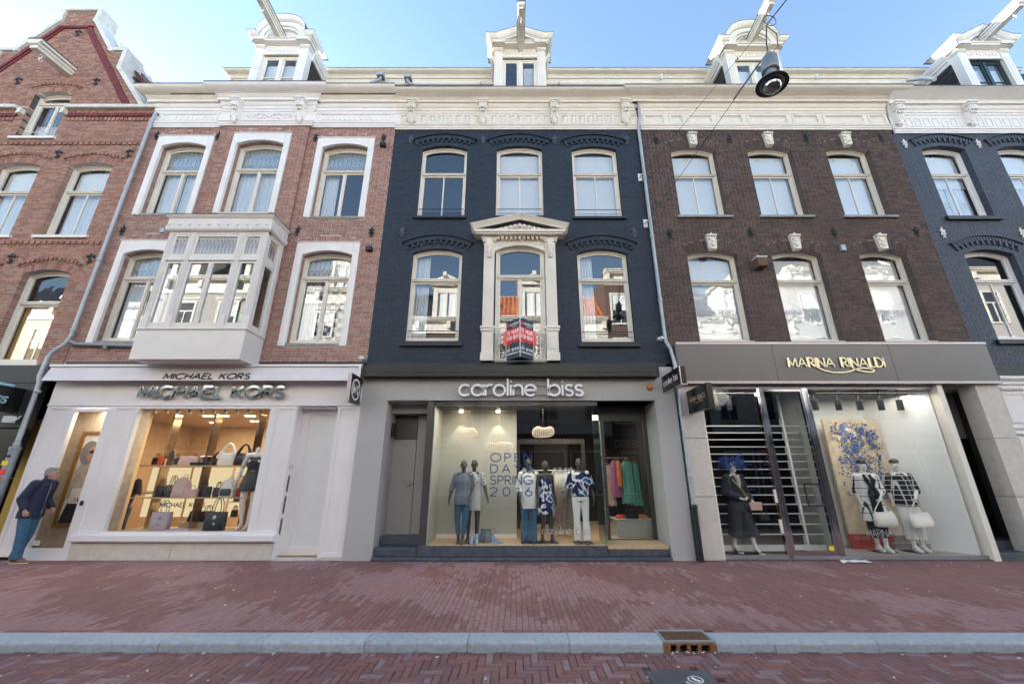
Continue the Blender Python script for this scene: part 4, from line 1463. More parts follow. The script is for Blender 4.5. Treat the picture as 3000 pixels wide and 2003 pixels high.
# ---- the navy house in the middle
h = thing('painted_house', 'navy painted brick house with cream cornice and gabled dormer above the grey shopfront', 'house', (.07, WY, 0))
HN = h
X0, X1 = -3.5, 3.65
tops = [op(-2.66, -1.37, 8.16, 10.42, .13, .13), op(-.53, .76, 8.16, 10.42, .13, .13), op(1.60, 2.88, 8.14, 10.40, .13, .13)]
firs = [op(-2.66, -1.37, 4.64, 7.05, .14, .13), op(1.59, 2.88, 4.62, 7.04, .14, .13)]
door = op(-.50, .74, 4.13, 7.10, .15, .0)
ops = tops + firs + [dict(op(-.80, 1.02, 4.13, 7.45, 0, 0))]
wall_sheet(h, 'wall', X0, X1, 4.08, 11.12, tops + firs + [op(-.52, .76, 4.13, 7.35, 0, 0)], WY + .006, .22, 'navy_mortar')
lay_bricks(h, X0, X1, 4.09, 11.10, ops, 'navy_brick', proud=.007)
for o in tops + firs:
    m = MB()
    arch_bricks(m, o, .0, .125)
    m.build('arch_soldiers', 'navy_brick', h, kind='stuff')
    m = MB()
    o2 = dict(o); o2['a0'] = o['a0'] * 1.13
    arch_bricks(m, o2, .135, .36, WY - .045, WY + .02, .072, .022, odd=.10)
    arch_bricks(m, o2, .25, .37, WY - .03, WY + .02, .072, .002)
    m.build('arch_teeth', 'navy_brick', h, kind='stuff')
    m = MB(); arch_band(m, o2, .37, .40, WY - .075, WY + .02, .02); m.build('arch_cap', 'navy_sill', h)
for i, o in enumerate(tops):
    sash(h, o, 9.10, 9.66, sill=('navy_sill', .07, .075, .07), rail=True, blind=(None if i == 0 else True), curtains=0)
for i, o in enumerate(firs):
    sash(h, o, 9.10, 6.34, sill=('navy_sill', .10, .12, .08), rail=True, bars=0, curtains=1)
# pedimented French window
d = MB()
for sx, xa, xb in ((-1, -.80, -.535), (1, .755, 1.02)):
    d.bevbox(xa, xb, 8.86, WY + .05, 4.13, 7.30, .012)
    d.bevbox(xa + .05, xb - .05, 8.845, 8.86, 4.98, 6.86, .006)
    d.bevbox(xa - .045, xb + .045, 8.82, WY, 4.93, 4.99, .015); d.bevbox(xa - .03, xb + .03, 8.835, WY, 4.86, 4.93, .01)
    d.bevbox(xa - .025, xb + .025, 8.84, WY, 4.13, 4.33, .012)
    d.bevbox(xa + .055, xb - .055, 8.85, 8.87, 4.42, 4.78, .01)
    for k in range(3): d.box(xa + .085 + k * .04, xa + .10 + k * .04, 8.838, 8.846, 5.02, 6.55)
    d.bevbox(xa - .07, xb + .07, 8.80, WY, 7.36, 7.42, .015); d.bevbox(xa - .04, xb + .04, 8.82, WY, 7.30, 7.36, .012)
d.build('door_surround', 'cream_paint', h)
ds = MB()
spandrel(ds, -.535, .755, 7.06, .17, 7.42, 8.91, WY + .06, 14)
for k in range(22):
    x = -.49 + k * .057
    ds.box(x, x + .028, 8.898, 8.91, 7.24 - .0 + .0, 7.36)
for k in range(11):
    x = -.44 + k * .11
    ds.bevbox(x - .032, x + .032, 8.80, 8.91, 7.35, 7.44, .012)
ds.build('entablature', 'cream_paint', h)
for xx in (-.668, .888):
    m = MB()
    m.bevbox(xx - .085, xx + .085, 8.78, 8.86, 7.16, 7.36, .02)
    m.loft([(xx, 8.83, 6.82, .05, .02, 2), (xx, 8.82, 6.87, .07, .04, 2), (xx, 8.83, 6.92, .05, .03, 2), (xx, 8.81, 6.97, .08, .05, 2), (xx, 8.82, 7.02, .06, .03, 2), (xx, 8.80, 7.10, .08, .06, 2), (xx, 8.80, 7.17, .08, .07, 2)], 10)
    for k in range(4):
        m.ell((xx - .05, 8.80, 6.88 + k * .07), (.025, .025, .03), 6, 4); m.ell((xx + .05, 8.80, 6.88 + k * .07), (.025, .025, .03), 6, 4); m.ell((xx, 8.785, 6.86 + k * .08), (.02, .02, .035), 6, 4)
    m.build('bracket', 'cream_paint', h)
pd = MB()
pd.box(-1.02, 1.24, 8.70, WY, 7.44, 7.475)
pd.bevbox(-1.06, 1.28, 8.66, WY, 7.475, 7.56, .012)
zc, za = 7.56, 7.86
for k, (dx, dz) in enumerate([(0, 0), (.02, .03), (.03, .035), (.07, .07), (.11, .12), (.12, .14)]):
    pass
side = [(.0, -.02), (.02, .02), (.03, .03), (.05, .06), (.085, .095), (.09, .11)]
rows = [[(-1.06 - a, 8.66 - a, zc + b), (.11, 8.66 - a, za + b), (1.28 + a, 8.66 - a, zc + b)] for a, b in side]
for a, b in zip(rows[:-1], rows[1:]): pd.add(a + b, [(0, 1, 4, 3), (1, 2, 5, 4)])
t_ = rows[-1]; bk = [(x, WY, z + .005) for x, y, z in t_]; pd.add(t_ + bk, [(0, 1, 4, 3), (1, 2, 5, 4)])
for c_ in (0, 2):
    cc = [r_[c_] for r_ in rows]; cb = [(x, WY, z) for x, y, z in cc]
    pd.add(cc + cb, [(i, i + 1, i + 7, i + 6) for i in range(5)])
pd.prism([(-1.0, zc), (.11, za - .05), (1.22, zc), (1.05, zc), (.11, za - .115), (-.83, zc)][::-1][0:0] or [(-.98, zc - .01), (1.20, zc - .01), (.11, za - .06)], 8.80, WY)
for k in range(-5, 6):
    x = .11 + k * .12
    zz = za - .12 - abs(k) * .12 * (za - zc) / 1.17
    if zz - zc > .015: pd.bevbox(x - .03, x + .03, 8.70, 8.81, max(zz - .075, zc), zz + .015, .008)
pd.build('door_pediment', 'cream_paint', h)
w_ = sash(h, door, 9.02, 6.40, t=.07, tb=.06, casement=True)
# balcony grille
for xa, xb, sx in ((-.53, -.215, 1), (.425, .745, -1)):
    m = MB()
    for xx in (xa, xb): m.tube([(xx, 8.84, 4.12), (xx, 8.84, 4.93)], .016, 6)
    m.box(xa, xb, 8.83, 8.85, 4.92, 4.94); m.box(xa, xb, 8.83, 8.85, 4.15, 4.17)
    cx = (xa + xb) / 2
    m.tube([(cx, 8.84, 4.17), (cx, 8.84, 4.9)], .010, 5)
    for s2 in (-1, 1):
        m.tube([(cx + s2 * .02, 8.84, 4.20), (cx + s2 * .11, 8.84, 4.26), (cx + s2 * .11, 8.84, 4.36), (cx + s2 * .04, 8.84, 4.42), (cx + s2 * .03, 8.84, 4.52), (cx + s2 * .09, 8.84, 4.58), (cx + s2 * .12, 8.84, 4.55)], .009, 5)
        m.tube([(cx + s2 * .01, 8.84, 4.62), (cx + s2 * .07, 8.84, 4.68), (cx + s2 * .11, 8.84, 4.76), (cx + s2 * .06, 8.84, 4.83), (cx + s2 * .02, 8.84, 4.76)], .010, 5)
        m.ell((cx + s2 * .085, 8.83, 4.80), (.035, .016, .04), 7, 5); m.ell((cx + s2 * .07, 8.83, 4.24), (.03, .014, .03), 6, 4)
    m.ell((cx, 8.83, 4.86), (.03, .016, .035), 7, 5); m.ell((cx, 8.83, 4.66), (.06, .016, .02), 7, 5); m.ell((cx, 8.83, 4.55), (.022, .016, .05), 7, 5)
    m.build('balcony_grille', 'cream_paint', h)
# cornice
m = MB(); frieze_base(m, X0, X1, 11.11, 12.0, WY); m.build('frieze', 'cream_paint', h)
for k, xc in enumerate((-3.02, -.95, 1.13, 3.21)):
    inst('corbel', CORB_CREAM, (xc, WY - .03, 11.99), h)
bx = [-3.27] + [-2.70 + .2575 * i for i in range(7)] + [-.64 + .2575 * i for i in range(7)] + [1.44 + .2575 * i for i in range(7)] + [3.48]
m = MB()
for x in bx:
    m.ring([(x - .095, 11.33), (x + .095, 11.33), (x + .095, 11.64), (x - .095, 11.64)], [(x - .08, 11.345), (x + .08, 11.345), (x + .08, 11.625), (x - .08, 11.625)], 8.945, 8.975)
    vs = [(x - .065, 8.966, 11.36), (x + .065, 8.966, 11.36), (x + .065, 8.966, 11.61), (x - .065, 8.966, 11.61), (x, 8.925, 11.50), (x, 8.925, 11.56)]
    m.add(vs, [(0, 1, 4), (1, 2, 5, 4), (2, 3, 5), (3, 0, 4, 5)])
m.build('frieze_boss', 'cream_paint', h)
m = MB(); m.cornice(crown(12.0, WY, .46, .98), X0, X1, WY, 0, 0); m.build('cornice', 'cream_paint', h)
gutter_lead(h, X0, X1, WY - .46, 12.247)
mansard(h, X0, X1, 'slate', 'cream_paint')
dormer(h, .145, 1.68, 15.08, 15.66, 'gable', white_room=False)
hoist(h, .175, 9.45, 14.86, 8.16, 14.98)
for xx in (-3.0, -.93, 1.13, 3.20): inst('wall_anchor', ROS_GREY, (xx, WY - .005, 10.76), h)
for xx, zz in ((-2.98, 7.70), (3.13, 7.66)): inst('wall_anchor', ROS_GREY, (xx, WY - .005, zz), h)
for xx in (-1.05, 1.33):
    m = MB(); m.lathe([(.0, -.02), (.03, 0), (.04, .04), (.035, .09), (.02, .12)], (xx * 1.17, 10.45, 14.72), 10); m.tube([(xx * 1.17, 10.45, 14.84), (xx * 1.17, 10.55, 14.9)], .015, 6)
    m.build('eave_lamp', 'zinc', h)
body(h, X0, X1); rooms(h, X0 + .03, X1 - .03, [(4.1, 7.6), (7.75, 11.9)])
downpipe(h, [(3.63, 8.87, 12.0), (3.63, 8.90, 11.55), (3.58, 8.91, 11.35), (3.56, 8.92, 11.1), (3.56, 8.92, 4.75), (3.56, 8.88, 4.6), (3.63, 8.84, 4.42), (3.64, 8.80, 4.2), (3.65, 8.76, 4.0), (3.655, 8.765, 1.0)], .044, 'zinc',
         [(3.56, 8.92, z) for z in (9.35, 7.5, 5.7)] + [(3.655, 8.765, z) for z in (2.9, 1.6)])
m = MB(); m.tube([(3.655, 8.765, 1.05), (3.655, 8.765, .0)], .066, 10); m.lathe([(.075, 0), (.08, .05), (.07, .09)], (3.655, 8.765, .96), 10); m.build('pipe_foot', 'iron_black', h)
for z in (9.42, 7.93):
    m = MB(); m.box(3.40, 3.50, 8.965, 8.995, z - .12, z + .12); m.tube([(3.45, 8.98, z), (3.45, 8.90, z), (3.48, 8.86, z + .03)], .02, 6); m.build('wire_bracket', 'plastic_white', h)

# ---- the pink brick house with the bay window
h = thing('brick_house', 'pink brick house with white window surrounds and a white bay window over the sidewalk', 'house', (-7.1, WY, 0))
HP = h
X0, X1 = -10.62, -3.5
XL, XR = -8.50, -5.97
YC = 8.935
left_o = [op(-10.09, -8.82, 8.27, 10.50, .13, .11), op(-10.09, -8.82, 4.66, 7.01, .13, .11)]
mid_o = [op(-7.91, -6.58, 8.27, 10.53, .13, .11)]
right_o = [op(-5.50, -4.20, 8.18, 10.46, .13, .11), op(-5.50, -4.20, 4.60, 6.98, .13, .11)]
frames = [(-10.26, -8.66, 8.20, 10.86), (-10.26, -8.66, 4.59, 7.40), (-8.06, -6.42, 8.21, 10.90), (-5.665, -4.035, 8.12, 10.79), (-5.67, -4.035, 4.52, 7.34)]
wall_sheet(h, 'wall', X0, XL, 4.05, 11.2, left_o, WY + .006, .3, 'pale_mortar')
wall_sheet(h, 'wall', XL, XR, 4.05, 11.2, mid_o + [op(-8.3, -6.1, 4.3, 7.4, 0, 0)], YC + .006, .3, 'pale_mortar')
wall_sheet(h, 'wall', XR, X1, 4.05, 11.2, right_o, WY + .006, .3, 'pale_mortar')
m = MB(); m.box(XR - .012, XR - .002, YC + .007, WY + .1, 4.05, 11.2); m.box(XL + .002, XL + .012, YC + .007, WY + .1, 4.05, 11.2); m.build('pilaster_edge', 'pink_brick', h)
def fr_ops(fr, oo):
    return [dict(op(f[0] + .02, f[1] - .02, f[2], f[3] - .01, 0, 0)) for f in fr]
def archs(fr):      # soldier arch above each white surround
    r_ = []
    for f in fr:
        o = op(f[0] - .01, f[1] + .01, f[2], f[3] - .10, .14, .2)
        o['z0'] = f[3] + .001
        r_.append(o)
    return r_
fl, fm, fr_ = frames[:2], frames[2:3], frames[3:]
for fs, xa, xb, yy, cnt in ((fl, X0, XL, WY, 90), (fm, XL, XR, YC, 90), (fr_, XR, X1, WY, 120)):
    ar = archs(fs)
    extra = [op(-8.36, -6.03, 4.05, 7.58, 0, 0)] if fs is fm else []
    keep = []
    for a in ar:
        b = dict(a); keep.append(b)
    lay_bricks(h, xa, xb, 4.13, 11.18, fr_ops(fs, None) + keep + extra, 'pink_brick', y=yy, count=cnt)
    for a in ar:
        m = MB(); arch_bricks(m, a, .0, .19, yy - .002, yy + .03); m.build('arch_soldiers', 'pink_brick', h, kind='stuff')
for (f, o, yy) in zip(frames, left_o + mid_o + right_o, (WY, WY, YC, WY, WY)):
    m = MB()
    m.bevbox(f[0], o['x0'], yy - .05, yy + .03, f[2], f[3], .012); m.bevbox(o['x1'], f[1], yy - .05, yy + .03, f[2], f[3], .012)
    m.bevbox(f[0] + .045, o['x0'] - .045, yy - .058, yy - .05, f[2] + .08, f[3] - .1, .004); m.bevbox(o['x1'] + .045, f[1] - .045, yy - .058, yy - .05, f[2] + .08, f[3] - .1, .004)
    spandrel(m, o['x0'] + .002, o['x1'] - .002, o['zs'], o['rise'], f[3], yy - .05, yy + .03, 14)
    m.bevbox(f[0] - .012, f[1] + .012, yy - .07, yy + .03, f[3], f[3] + .03, .01)
    m.build('window_surround', 'white_paint', h)
    m = MB()                           # brick reveal inside the surround
    z = o['z0'] + .01
    while z < o['zs'] - .05:
        for xa, xb in ((o['x0'] - .05, o['x0'] - .001), (o['x1'] + .001, o['x1'] + .05)):
            for k in range(1):
                m.box(xa, xb, yy + .035, yy + .148, z, z + .052)
        z += .062
    arch_bricks(m, o, -.001, .05, yy + .035, yy + .148)
    m.build('reveal_bricks', 'pink_brick', h, kind='stuff')
    lo = f[2] < 6
    sash(h, o, yy + .15, 6.42 if lo else 9.80, casement=True, upper='wavy_pane' if lo else 'pane', curtains=2 if f[0] < -6 else 1, sill=('grey_stone', .02, .075, .02), t=.06)
    b = MB(); b.box(o['x0'] + .09, o['x1'] - .09, yy + .245, yy + .248, (6.46 if lo else 9.84), o['top'] - .09); b.build('leaded_light', 'leaded_clear', h)
    if lo and f[0] > -7:
        b = MB()
        for i in range(9):
            for j in range(13):
                if (i + j) % 2: b.box(o['x0'] + .1 + i * .12, o['x0'] + .21 + i * .12, yy + .5, yy + .502, 4.7 + j * .125, 4.81 + j * .125)
        b.build('lace_curtain', 'curtain_white', h)
# bay window
b = thing('bay_window', 'white boxed bay window with stained glass top lights on the pink brick house', 'bay window', (-7.2, 8.65, 4.0))
bx0, bx1, by = -8.40, -5.99, 8.30
m = MB(); m.box(bx0, bx1, by - .03, WY - .07, 4.00, 4.68); m.build('apron', 'bay_paint', b)
m = MB(); m.box(bx0 + .05, bx1 - .05, by + .02, WY - .07, 3.985, 4.0); m.lathe([(.0, -.004), (.05, -.004), (.05, 0)], (-7.6, 8.55, 3.986), 12); m.build('underside', 'bay_paint', b)
m = MB(); m.bevbox(bx0 - .03, bx1 + .03, by - .06, WY - .07, 4.68, 4.715, .01); m.build('sill', 'bay_paint', b)
def bay_face(posts, lights, y, horiz):
    """posts and lights along the front (x) or a side (y)"""
posts = [(bx0, bx0 + .13), (-7.86, -7.74), (-6.67, -6.55), (bx1 - .14, bx1)]
m = MB()
for xa, xb in posts:
    m.bevbox(xa, xb, by - .012, by + .11, 4.715, 7.22, .012)
    m.bevbox(xa - .012, xb + .012, by - .03, by + .11, 4.715, 5.02, .01)
    for k in range(3):
        x = xa + (xb - xa) * (.25 + .25 * k)
        m.box(x - .007, x + .007, by - .02, by - .012, 5.06, 7.16)
for yy in (by + .002,):
    pass
m.bevbox(bx1 - .11, bx1 + .012, WY - .20, WY - .07, 4.715, 7.22, .012)
m.bevbox(bx0 - .012, bx0 + .11, WY - .20, WY - .07, 4.715, 7.22, .012)
m.box(bx0, bx1, by, by + .10, 7.16, 7.24); m.box(bx1 - .10, bx1, by + .1, WY - .07, 7.16, 7.24); m.box(bx0, bx0 + .10, by + .1, WY - .07, 7.16, 7.24)
m.box(bx0 + .004, bx1 - .004, by + .004, by + .10, 6.43, 6.56); m.bevbox(bx0 + .1, bx1 - .1, by - .022, by + .01, 6.43, 6.47, .01)
m.box(bx1 - .10, bx1 - .004, by + .1, WY - .07, 6.43, 6.56); m.box(bx0 + .004, bx0 + .10, by + .1, WY - .07, 6.43, 6.56)
m.box(bx0 + .004, bx1 - .004, by + .004, by + .10, 4.715, 4.80); m.box(bx1 - .10, bx1 - .004, by + .1, WY - .07, 4.715, 4.80)
m.build('bay_frame', 'bay_paint', b)
spans = [(posts[i][1], posts[i + 1][0]) for i in range(3)]
for i, (xa, xb) in enumerate(spans):
    m = MB()
    m.ring([(xa, 6.56), (xb, 6.56), (xb, 7.16), (xa, 7.16)], [(xa + .055, 6.62), (xb - .055, 6.62), (xb - .055, 7.10), (xa + .055, 7.10)], by + .015, by + .07)
    halves = [(xa, xb)] if i != 1 else [(xa, (xa + xb) / 2 - .002), ((xa + xb) / 2 + .002, xb)]
    for a, c in halves:
        m.ring([(a, 4.80), (c, 4.80), (c, 6.43), (a, 6.43)], [(a + .055, 4.87), (c - .055, 4.87), (c - .055, 6.37), (a + .055, 6.37)], by + .015, by + .07)
    if i == 1: m.bevbox((xa + xb) / 2 - .022, (xa + xb) / 2 + .022, by, by + .03, 4.81, 6.42, .006)
    f = m.build('casement', 'bay_paint', b)
    for a, c in halves:
        p = MB(); p.box(a + .05, c - .05, by + .04, by + .046, 4.865, 6.375); p.build('glass_pane', 'pane', f)
    p = MB(); p.box(xa + .05, xb - .05, by + .045, by + .05, 6.615, 7.105); p.build('stained_pane', 'stained_blue', f)
for sx, xo in ((1, bx1), (-1, bx0)):
    ya, yb = by + .10, WY - .20
    m = MB()
    def sring(z0, z1):
        o_ = [(ya, z0), (yb, z0), (yb, z1), (ya, z1)]; i_ = [(ya + .05, z0 + .06), (yb - .05, z0 + .06), (yb - .05, z1 - .06), (ya + .05, z1 - .06)]
        X_ = (xo - sx * .015, xo - sx * .07)
        vs = [(X_[0], y, z) for y, z in o_ + i_] + [(X_[1], y, z) for y, z in o_ + i_]
        fs = []
        for q in range(4):
            w = (q + 1) % 4
            fs += [(q, w, 4 + w, 4 + q), (4 + q, 4 + w, 12 + w, 12 + q)]
        m.add(vs, fs if sx > 0 else [t[::-1] for t in fs])
    sring(6.56, 7.16); sring(4.80, 6.43)
    f = m.build('side_casement', 'bay_paint', b)
    p = MB(); p.box(xo - sx * .04 - .003, xo - sx * .04 + .003, ya + .045, yb - .045, 4.855, 6.375); p.build('glass_pane', 'pane', f)
    p = MB(); p.box(xo - sx * .045 - .003, xo - sx * .045 + .003, ya + .045, yb - .045, 6.615, 7.105); p.build('stained_pane', 'stained_amber', f)
m = MB()
P = [(by - .0, 7.22), (by - .05, 7.22), (by - .05, 7.235), (by - .075, 7.245), (by - .075, 7.36), (by - .06, 7.37), (by - .06, 7.56), (by - .085, 7.575), (by - .10, 7.60), (by - .115, 7.61), (by - .115, 7.635)]
A = [(bx0 - (by - y), y, z) for y, z in P]; B = [(bx1 + (by - y), y, z) for y, z in P]; Cb = [(x, WY - .07, z) for x, y, z in B]; Ca = [(x, WY - .07, z) for x, y, z in A]
k = len(P)
m.add(A + B, [(i, i + k, i + k + 1, i + 1) for i in range(k - 1)]); m.add(B + Cb, [(i, i + k, i + k + 1, i + 1) for i in range(k - 1)]); m.add(A + Ca, [(i + 1, i + k + 1, i + k, i) for i in range(k - 1)])
m.add([A[-1], B[-1], Cb[-1], Ca[-1]], [(0, 1, 2, 3)]); m.add([A[0], B[0], Cb[0], Ca[0]], [(3, 2, 1, 0)])
for i in range(21):
    x = bx0 + .02 + i * .1175
    if i % 2 == 0: m.bevbox(x - .03, x + .03, by - .095, by - .07, 7.36, 7.41, .006)
    m.prism([(x - .045, 7.28), (x + .0, 7.262), (x + .045, 7.28), (x + .045, 7.33), (x - .045, 7.33)], by - .083, by - .073)
for i in range(6):
    y = by + .02 + i * .1175
    if i % 2 == 0: m.box(bx1 + .07, bx1 + .095, y - .03, y + .03, 7.36, 7.41)
    m.box(bx1 + .07, bx1 + .083, y - .045, y + .045, 7.27, 7.33)
m.build('bay_cornice', 'bay_paint', b)
m = MB(); m.box(bx0 - .125, bx1 + .125, by - .125, WY - .07, 7.636, 7.655); m.build('lead_cap', 'lead_grey', b)
m = MB()
m.add([(-8.3, 10.6, 4.9), (-6.08, 10.6, 4.9), (-6.08, 10.6, 7.15), (-8.3, 10.6, 7.15)], [(0, 1, 2, 3)])
m.add([(-8.3, by + .12, 7.14), (-6.08, by + .12, 7.14), (-6.08, 10.6, 7.14), (-8.3, 10.6, 7.14)], [(3, 2, 1, 0)])
m.add([(-8.3, by + .12, 4.75), (-6.08, by + .12, 4.75), (-6.08, 10.6, 4.75), (-8.3, 10.6, 4.75)], [(0, 1, 2, 3)])
m.add([(-8.3, WY, 4.75), (-8.3, 10.6, 4.75), (-8.3, 10.6, 7.14), (-8.3, WY, 7.14)], [(0, 1, 2, 3)]); m.add([(-6.08, WY, 4.75), (-6.08, 10.6, 4.75), (-6.08, 10.6, 7.14), (-6.08, WY, 7.14)], [(3, 2, 1, 0)])
m.build('room_lining', 'room_beige', b)
gc = thing('plastic_chair', 'green plastic chair back showing behind the glass of the bay window', 'chair', (-6.35, 8.62, 4.8))
m = MB()
n = 9
for i in range(n):
    u = i / (n - 1)
    x = -6.52 + .34 * u; zt_ = 5.22 - .16 * u ** 2
    m.box(x - .020, x + .020, 8.60 - .04 * math.sin(u * 3.1), 8.63 - .04 * math.sin(u * 3.1), 4.86, zt_)
m.tube([(-6.54, 8.60, 5.22), (-6.42, 8.57, 5.235), (-6.3, 8.565, 5.18), (-6.17, 8.59, 5.07)], .025, 8)
m.box(-6.55, -6.15, 8.60, 9.0, 4.84, 4.87)
m.build('backrest', 'green_chair', gc)
# cornice of the pink house
for xa, xb, yy, rl, rr in ((X0 - .02, XL, WY, 0, 0), (XR, X1, WY, 0, 0), (XL - .03, XR + .03, YC, 1, 1)):
    m = MB(); frieze_base(m, xa, xb, 11.19, 12.0, yy, rl, rr)
    if yy == YC:
        m.box(xa - .1, xa + .12, yy - .02, WY, 11.37, 11.7); m.box(xb - .12, xb + .1, yy - .02, WY, 11.37, 11.7)
    m.build('frieze', 'white_paint', h)
    m = MB(); m.cornice(crown(12.0, yy, .47, 1.42), xa, xb, yy, 1 if xa < -10 else rl, rr); m.build('cornice', 'white_paint' if yy != WY else 'cream_paint', h)
gutter_lead(h, X0, XL, WY - .47, 12.36, 1, 0); gutter_lead(h, XL - .5, XR + .5, YC - .47, 12.362); gutter_lead(h, XR, X1, WY - .47, 12.36)
for xa, xb in ((-10.42, -8.75), (-5.75, -3.62)):
    m = MB()
    m.ring([(xa, 11.41), (xb, 11.41), (xb, 11.69), (xa, 11.69)], [(xa + .03, 11.44), (xb - .03, 11.44), (xb - .03, 11.66), (xa + .03, 11.66)], 8.945, 8.975)
    n = int((xb - xa - .2) / .142)
    for i in range(n):
        x = xa + .13 + i * (xb - xa - .26) / (n - 1)
        P = [(x - .03, 11.47), (x + .03, 11.47), (x + .03, 11.58)] + [(x + .03 * math.cos(R(a)), 11.58 + .035 * math.sin(R(a))) for a in (30, 60, 90, 120, 150)] + [(x - .03, 11.58)]
        m.prism(P, 8.952, 8.975)
    m.build('fluted_panel', 'white_paint', h)
for xc in (-8.12, -6.24): inst('corbel', CORB_WHITE, (xc, YC - .03, 11.99), h)
m = MB()
for s2 in (-1, 1):
    for cxp, r_, a0, a1 in ((.30, .10, 0, 300), (.52, .085, 40, 330), (.62, .05, 0, 360), (.16, .08, 60, 300)):
        m.tube([(-7.18 + s2 * (cxp + r_ * math.cos(R(a0 + (a1 - a0) * i / 10))), YC - .04, 11.54 + r_ * math.sin(R(a0 + (a1 - a0) * i / 10))) for i in range(11)], .014, 5)
    for k in range(7): m.ell((-7.18 + s2 * (.08 + k * .09), YC - .045, 11.54 + .07 * math.sin(k * 2.2)), (.03, .012, .022), 6, 4)
m.ell((-7.18, YC - .045, 11.54), (.05, .02, .07), 8, 6)
m.build('frieze_scrollwork', 'white_paint', h)
mansard(h, -10.10, X1, 'brown_slate', 'cream_paint', 1, 0)
dormer(h, -7.72, 1.74, 15.22, 16.22, 'round', slate='brown_slate', paint='white_paint', frame='cream_paint', cross=True)
hoist(h, -7.83, 9.45, 15.28, 8.15, 15.36, w=.27)
for xx, zz, yy in ((-10.36, 10.92, WY), (-8.58, 10.9, WY), (-5.76, 10.84, WY), (-3.80, 10.82, WY), (-10.36, 7.74, WY), (-5.74, 7.72, WY), (-3.79, 7.69, WY)):
    inst('wall_anchor', ROS_BLACK, (xx, yy - .005, zz), h)
for zz in (10.52, 7.14):
    m = MB(); m.box(-3.85, -3.70, 8.88, WY, zz - .05, zz + .06); m.build('floodlight', 'iron_black', h)
m = MB(); m.box(-9.33, -9.22, 8.93, WY, 7.64, 7.76); m.tube([(-9.32, 8.93, 7.78), (-9.34, 8.9, 7.86)], .008, 5); m.build('bracket', 'zinc', h)
for xx, yy, zz in ((-4.75, 10.35, 15.03), (-3.78, 10.35, 14.93)):
    m = MB(); m.box(xx - .12, xx + .12, yy - .14, yy + .1, zz - .14, zz)
    s2 = -1 if xx < -4.5 else 1
    m.tube([(xx, yy - .04, zz - .14), (xx, yy - .05, zz - .26), (xx + s2 * .12, yy - .12, zz - .42), (xx + s2 * .22, yy - .2, zz - .62)], .05, 8)
    m.build('rain_hopper', 'zinc', h)
body(h, X0, X1); rooms(h, X0 + .03, X1 - .03, [(4.1, 7.6), (7.75, 11.9)], 'room_dark', 9.36)
downpipe(h, [(-10.50, 8.93, 11.66), (-10.52, 8.88, 11.58), (-10.52, 8.88, 11.46), (-10.57, 8.89, 11.3), (-10.57, 8.90, 11.1), (-10.57, 8.9, 4.75), (-10.60, 8.87, 4.55), (-10.78, 8.84, 4.36), (-10.83, 8.82, 4.2), (-10.83, 8.80, 3.75), (-10.78, 8.80, 3.6), (-10.75, 8.80, 2.2)], .046, 'zinc',
         [(-10.57, 8.9, z) for z in (9.0, 6.8, 4.9)] + [(-10.75, 8.8, z) for z in (3.4, 2.25)])
m = MB(); m.tube([(-10.57, 8.9, 4.62), (-10.40, 8.92, 4.56), (-8.45, 8.92, 4.50)], .045, 8); m.tube([(-9.7, 8.93, 4.44), (-9.7, 8.93, 4.58)], .05, 6); m.build('branch_pipe', 'old_zinc', h)
m = MB(); m.tube([(-10.75, 8.80, 2.18), (-10.74, 8.80, .0)], .085, 10); m.lathe([(.09, 0), (.10, .04), (.09, .08)], (-10.75, 8.8, 2.12), 10); lp = m.build('pipe_foot', 'old_zinc', h)
for zz, c_, hh in ((1.86, 'yellow_label', .09), (1.68, 'sign_red', .12), (1.52, 'amber', .12), (1.36, 'paper', .10), (1.15, 'paper', .17), (.85, 'paper', .22), (2.0, 'sign_black', .05), (.55, 'letter_grey', .10)):
    m = MB(); m.box(-10.80 + .02 * math.sin(zz * 9), -10.70 + .015 * math.cos(zz * 7), 8.712, 8.72, zz - hh / 2, zz + hh / 2); m.build('sticker', c_, lp)

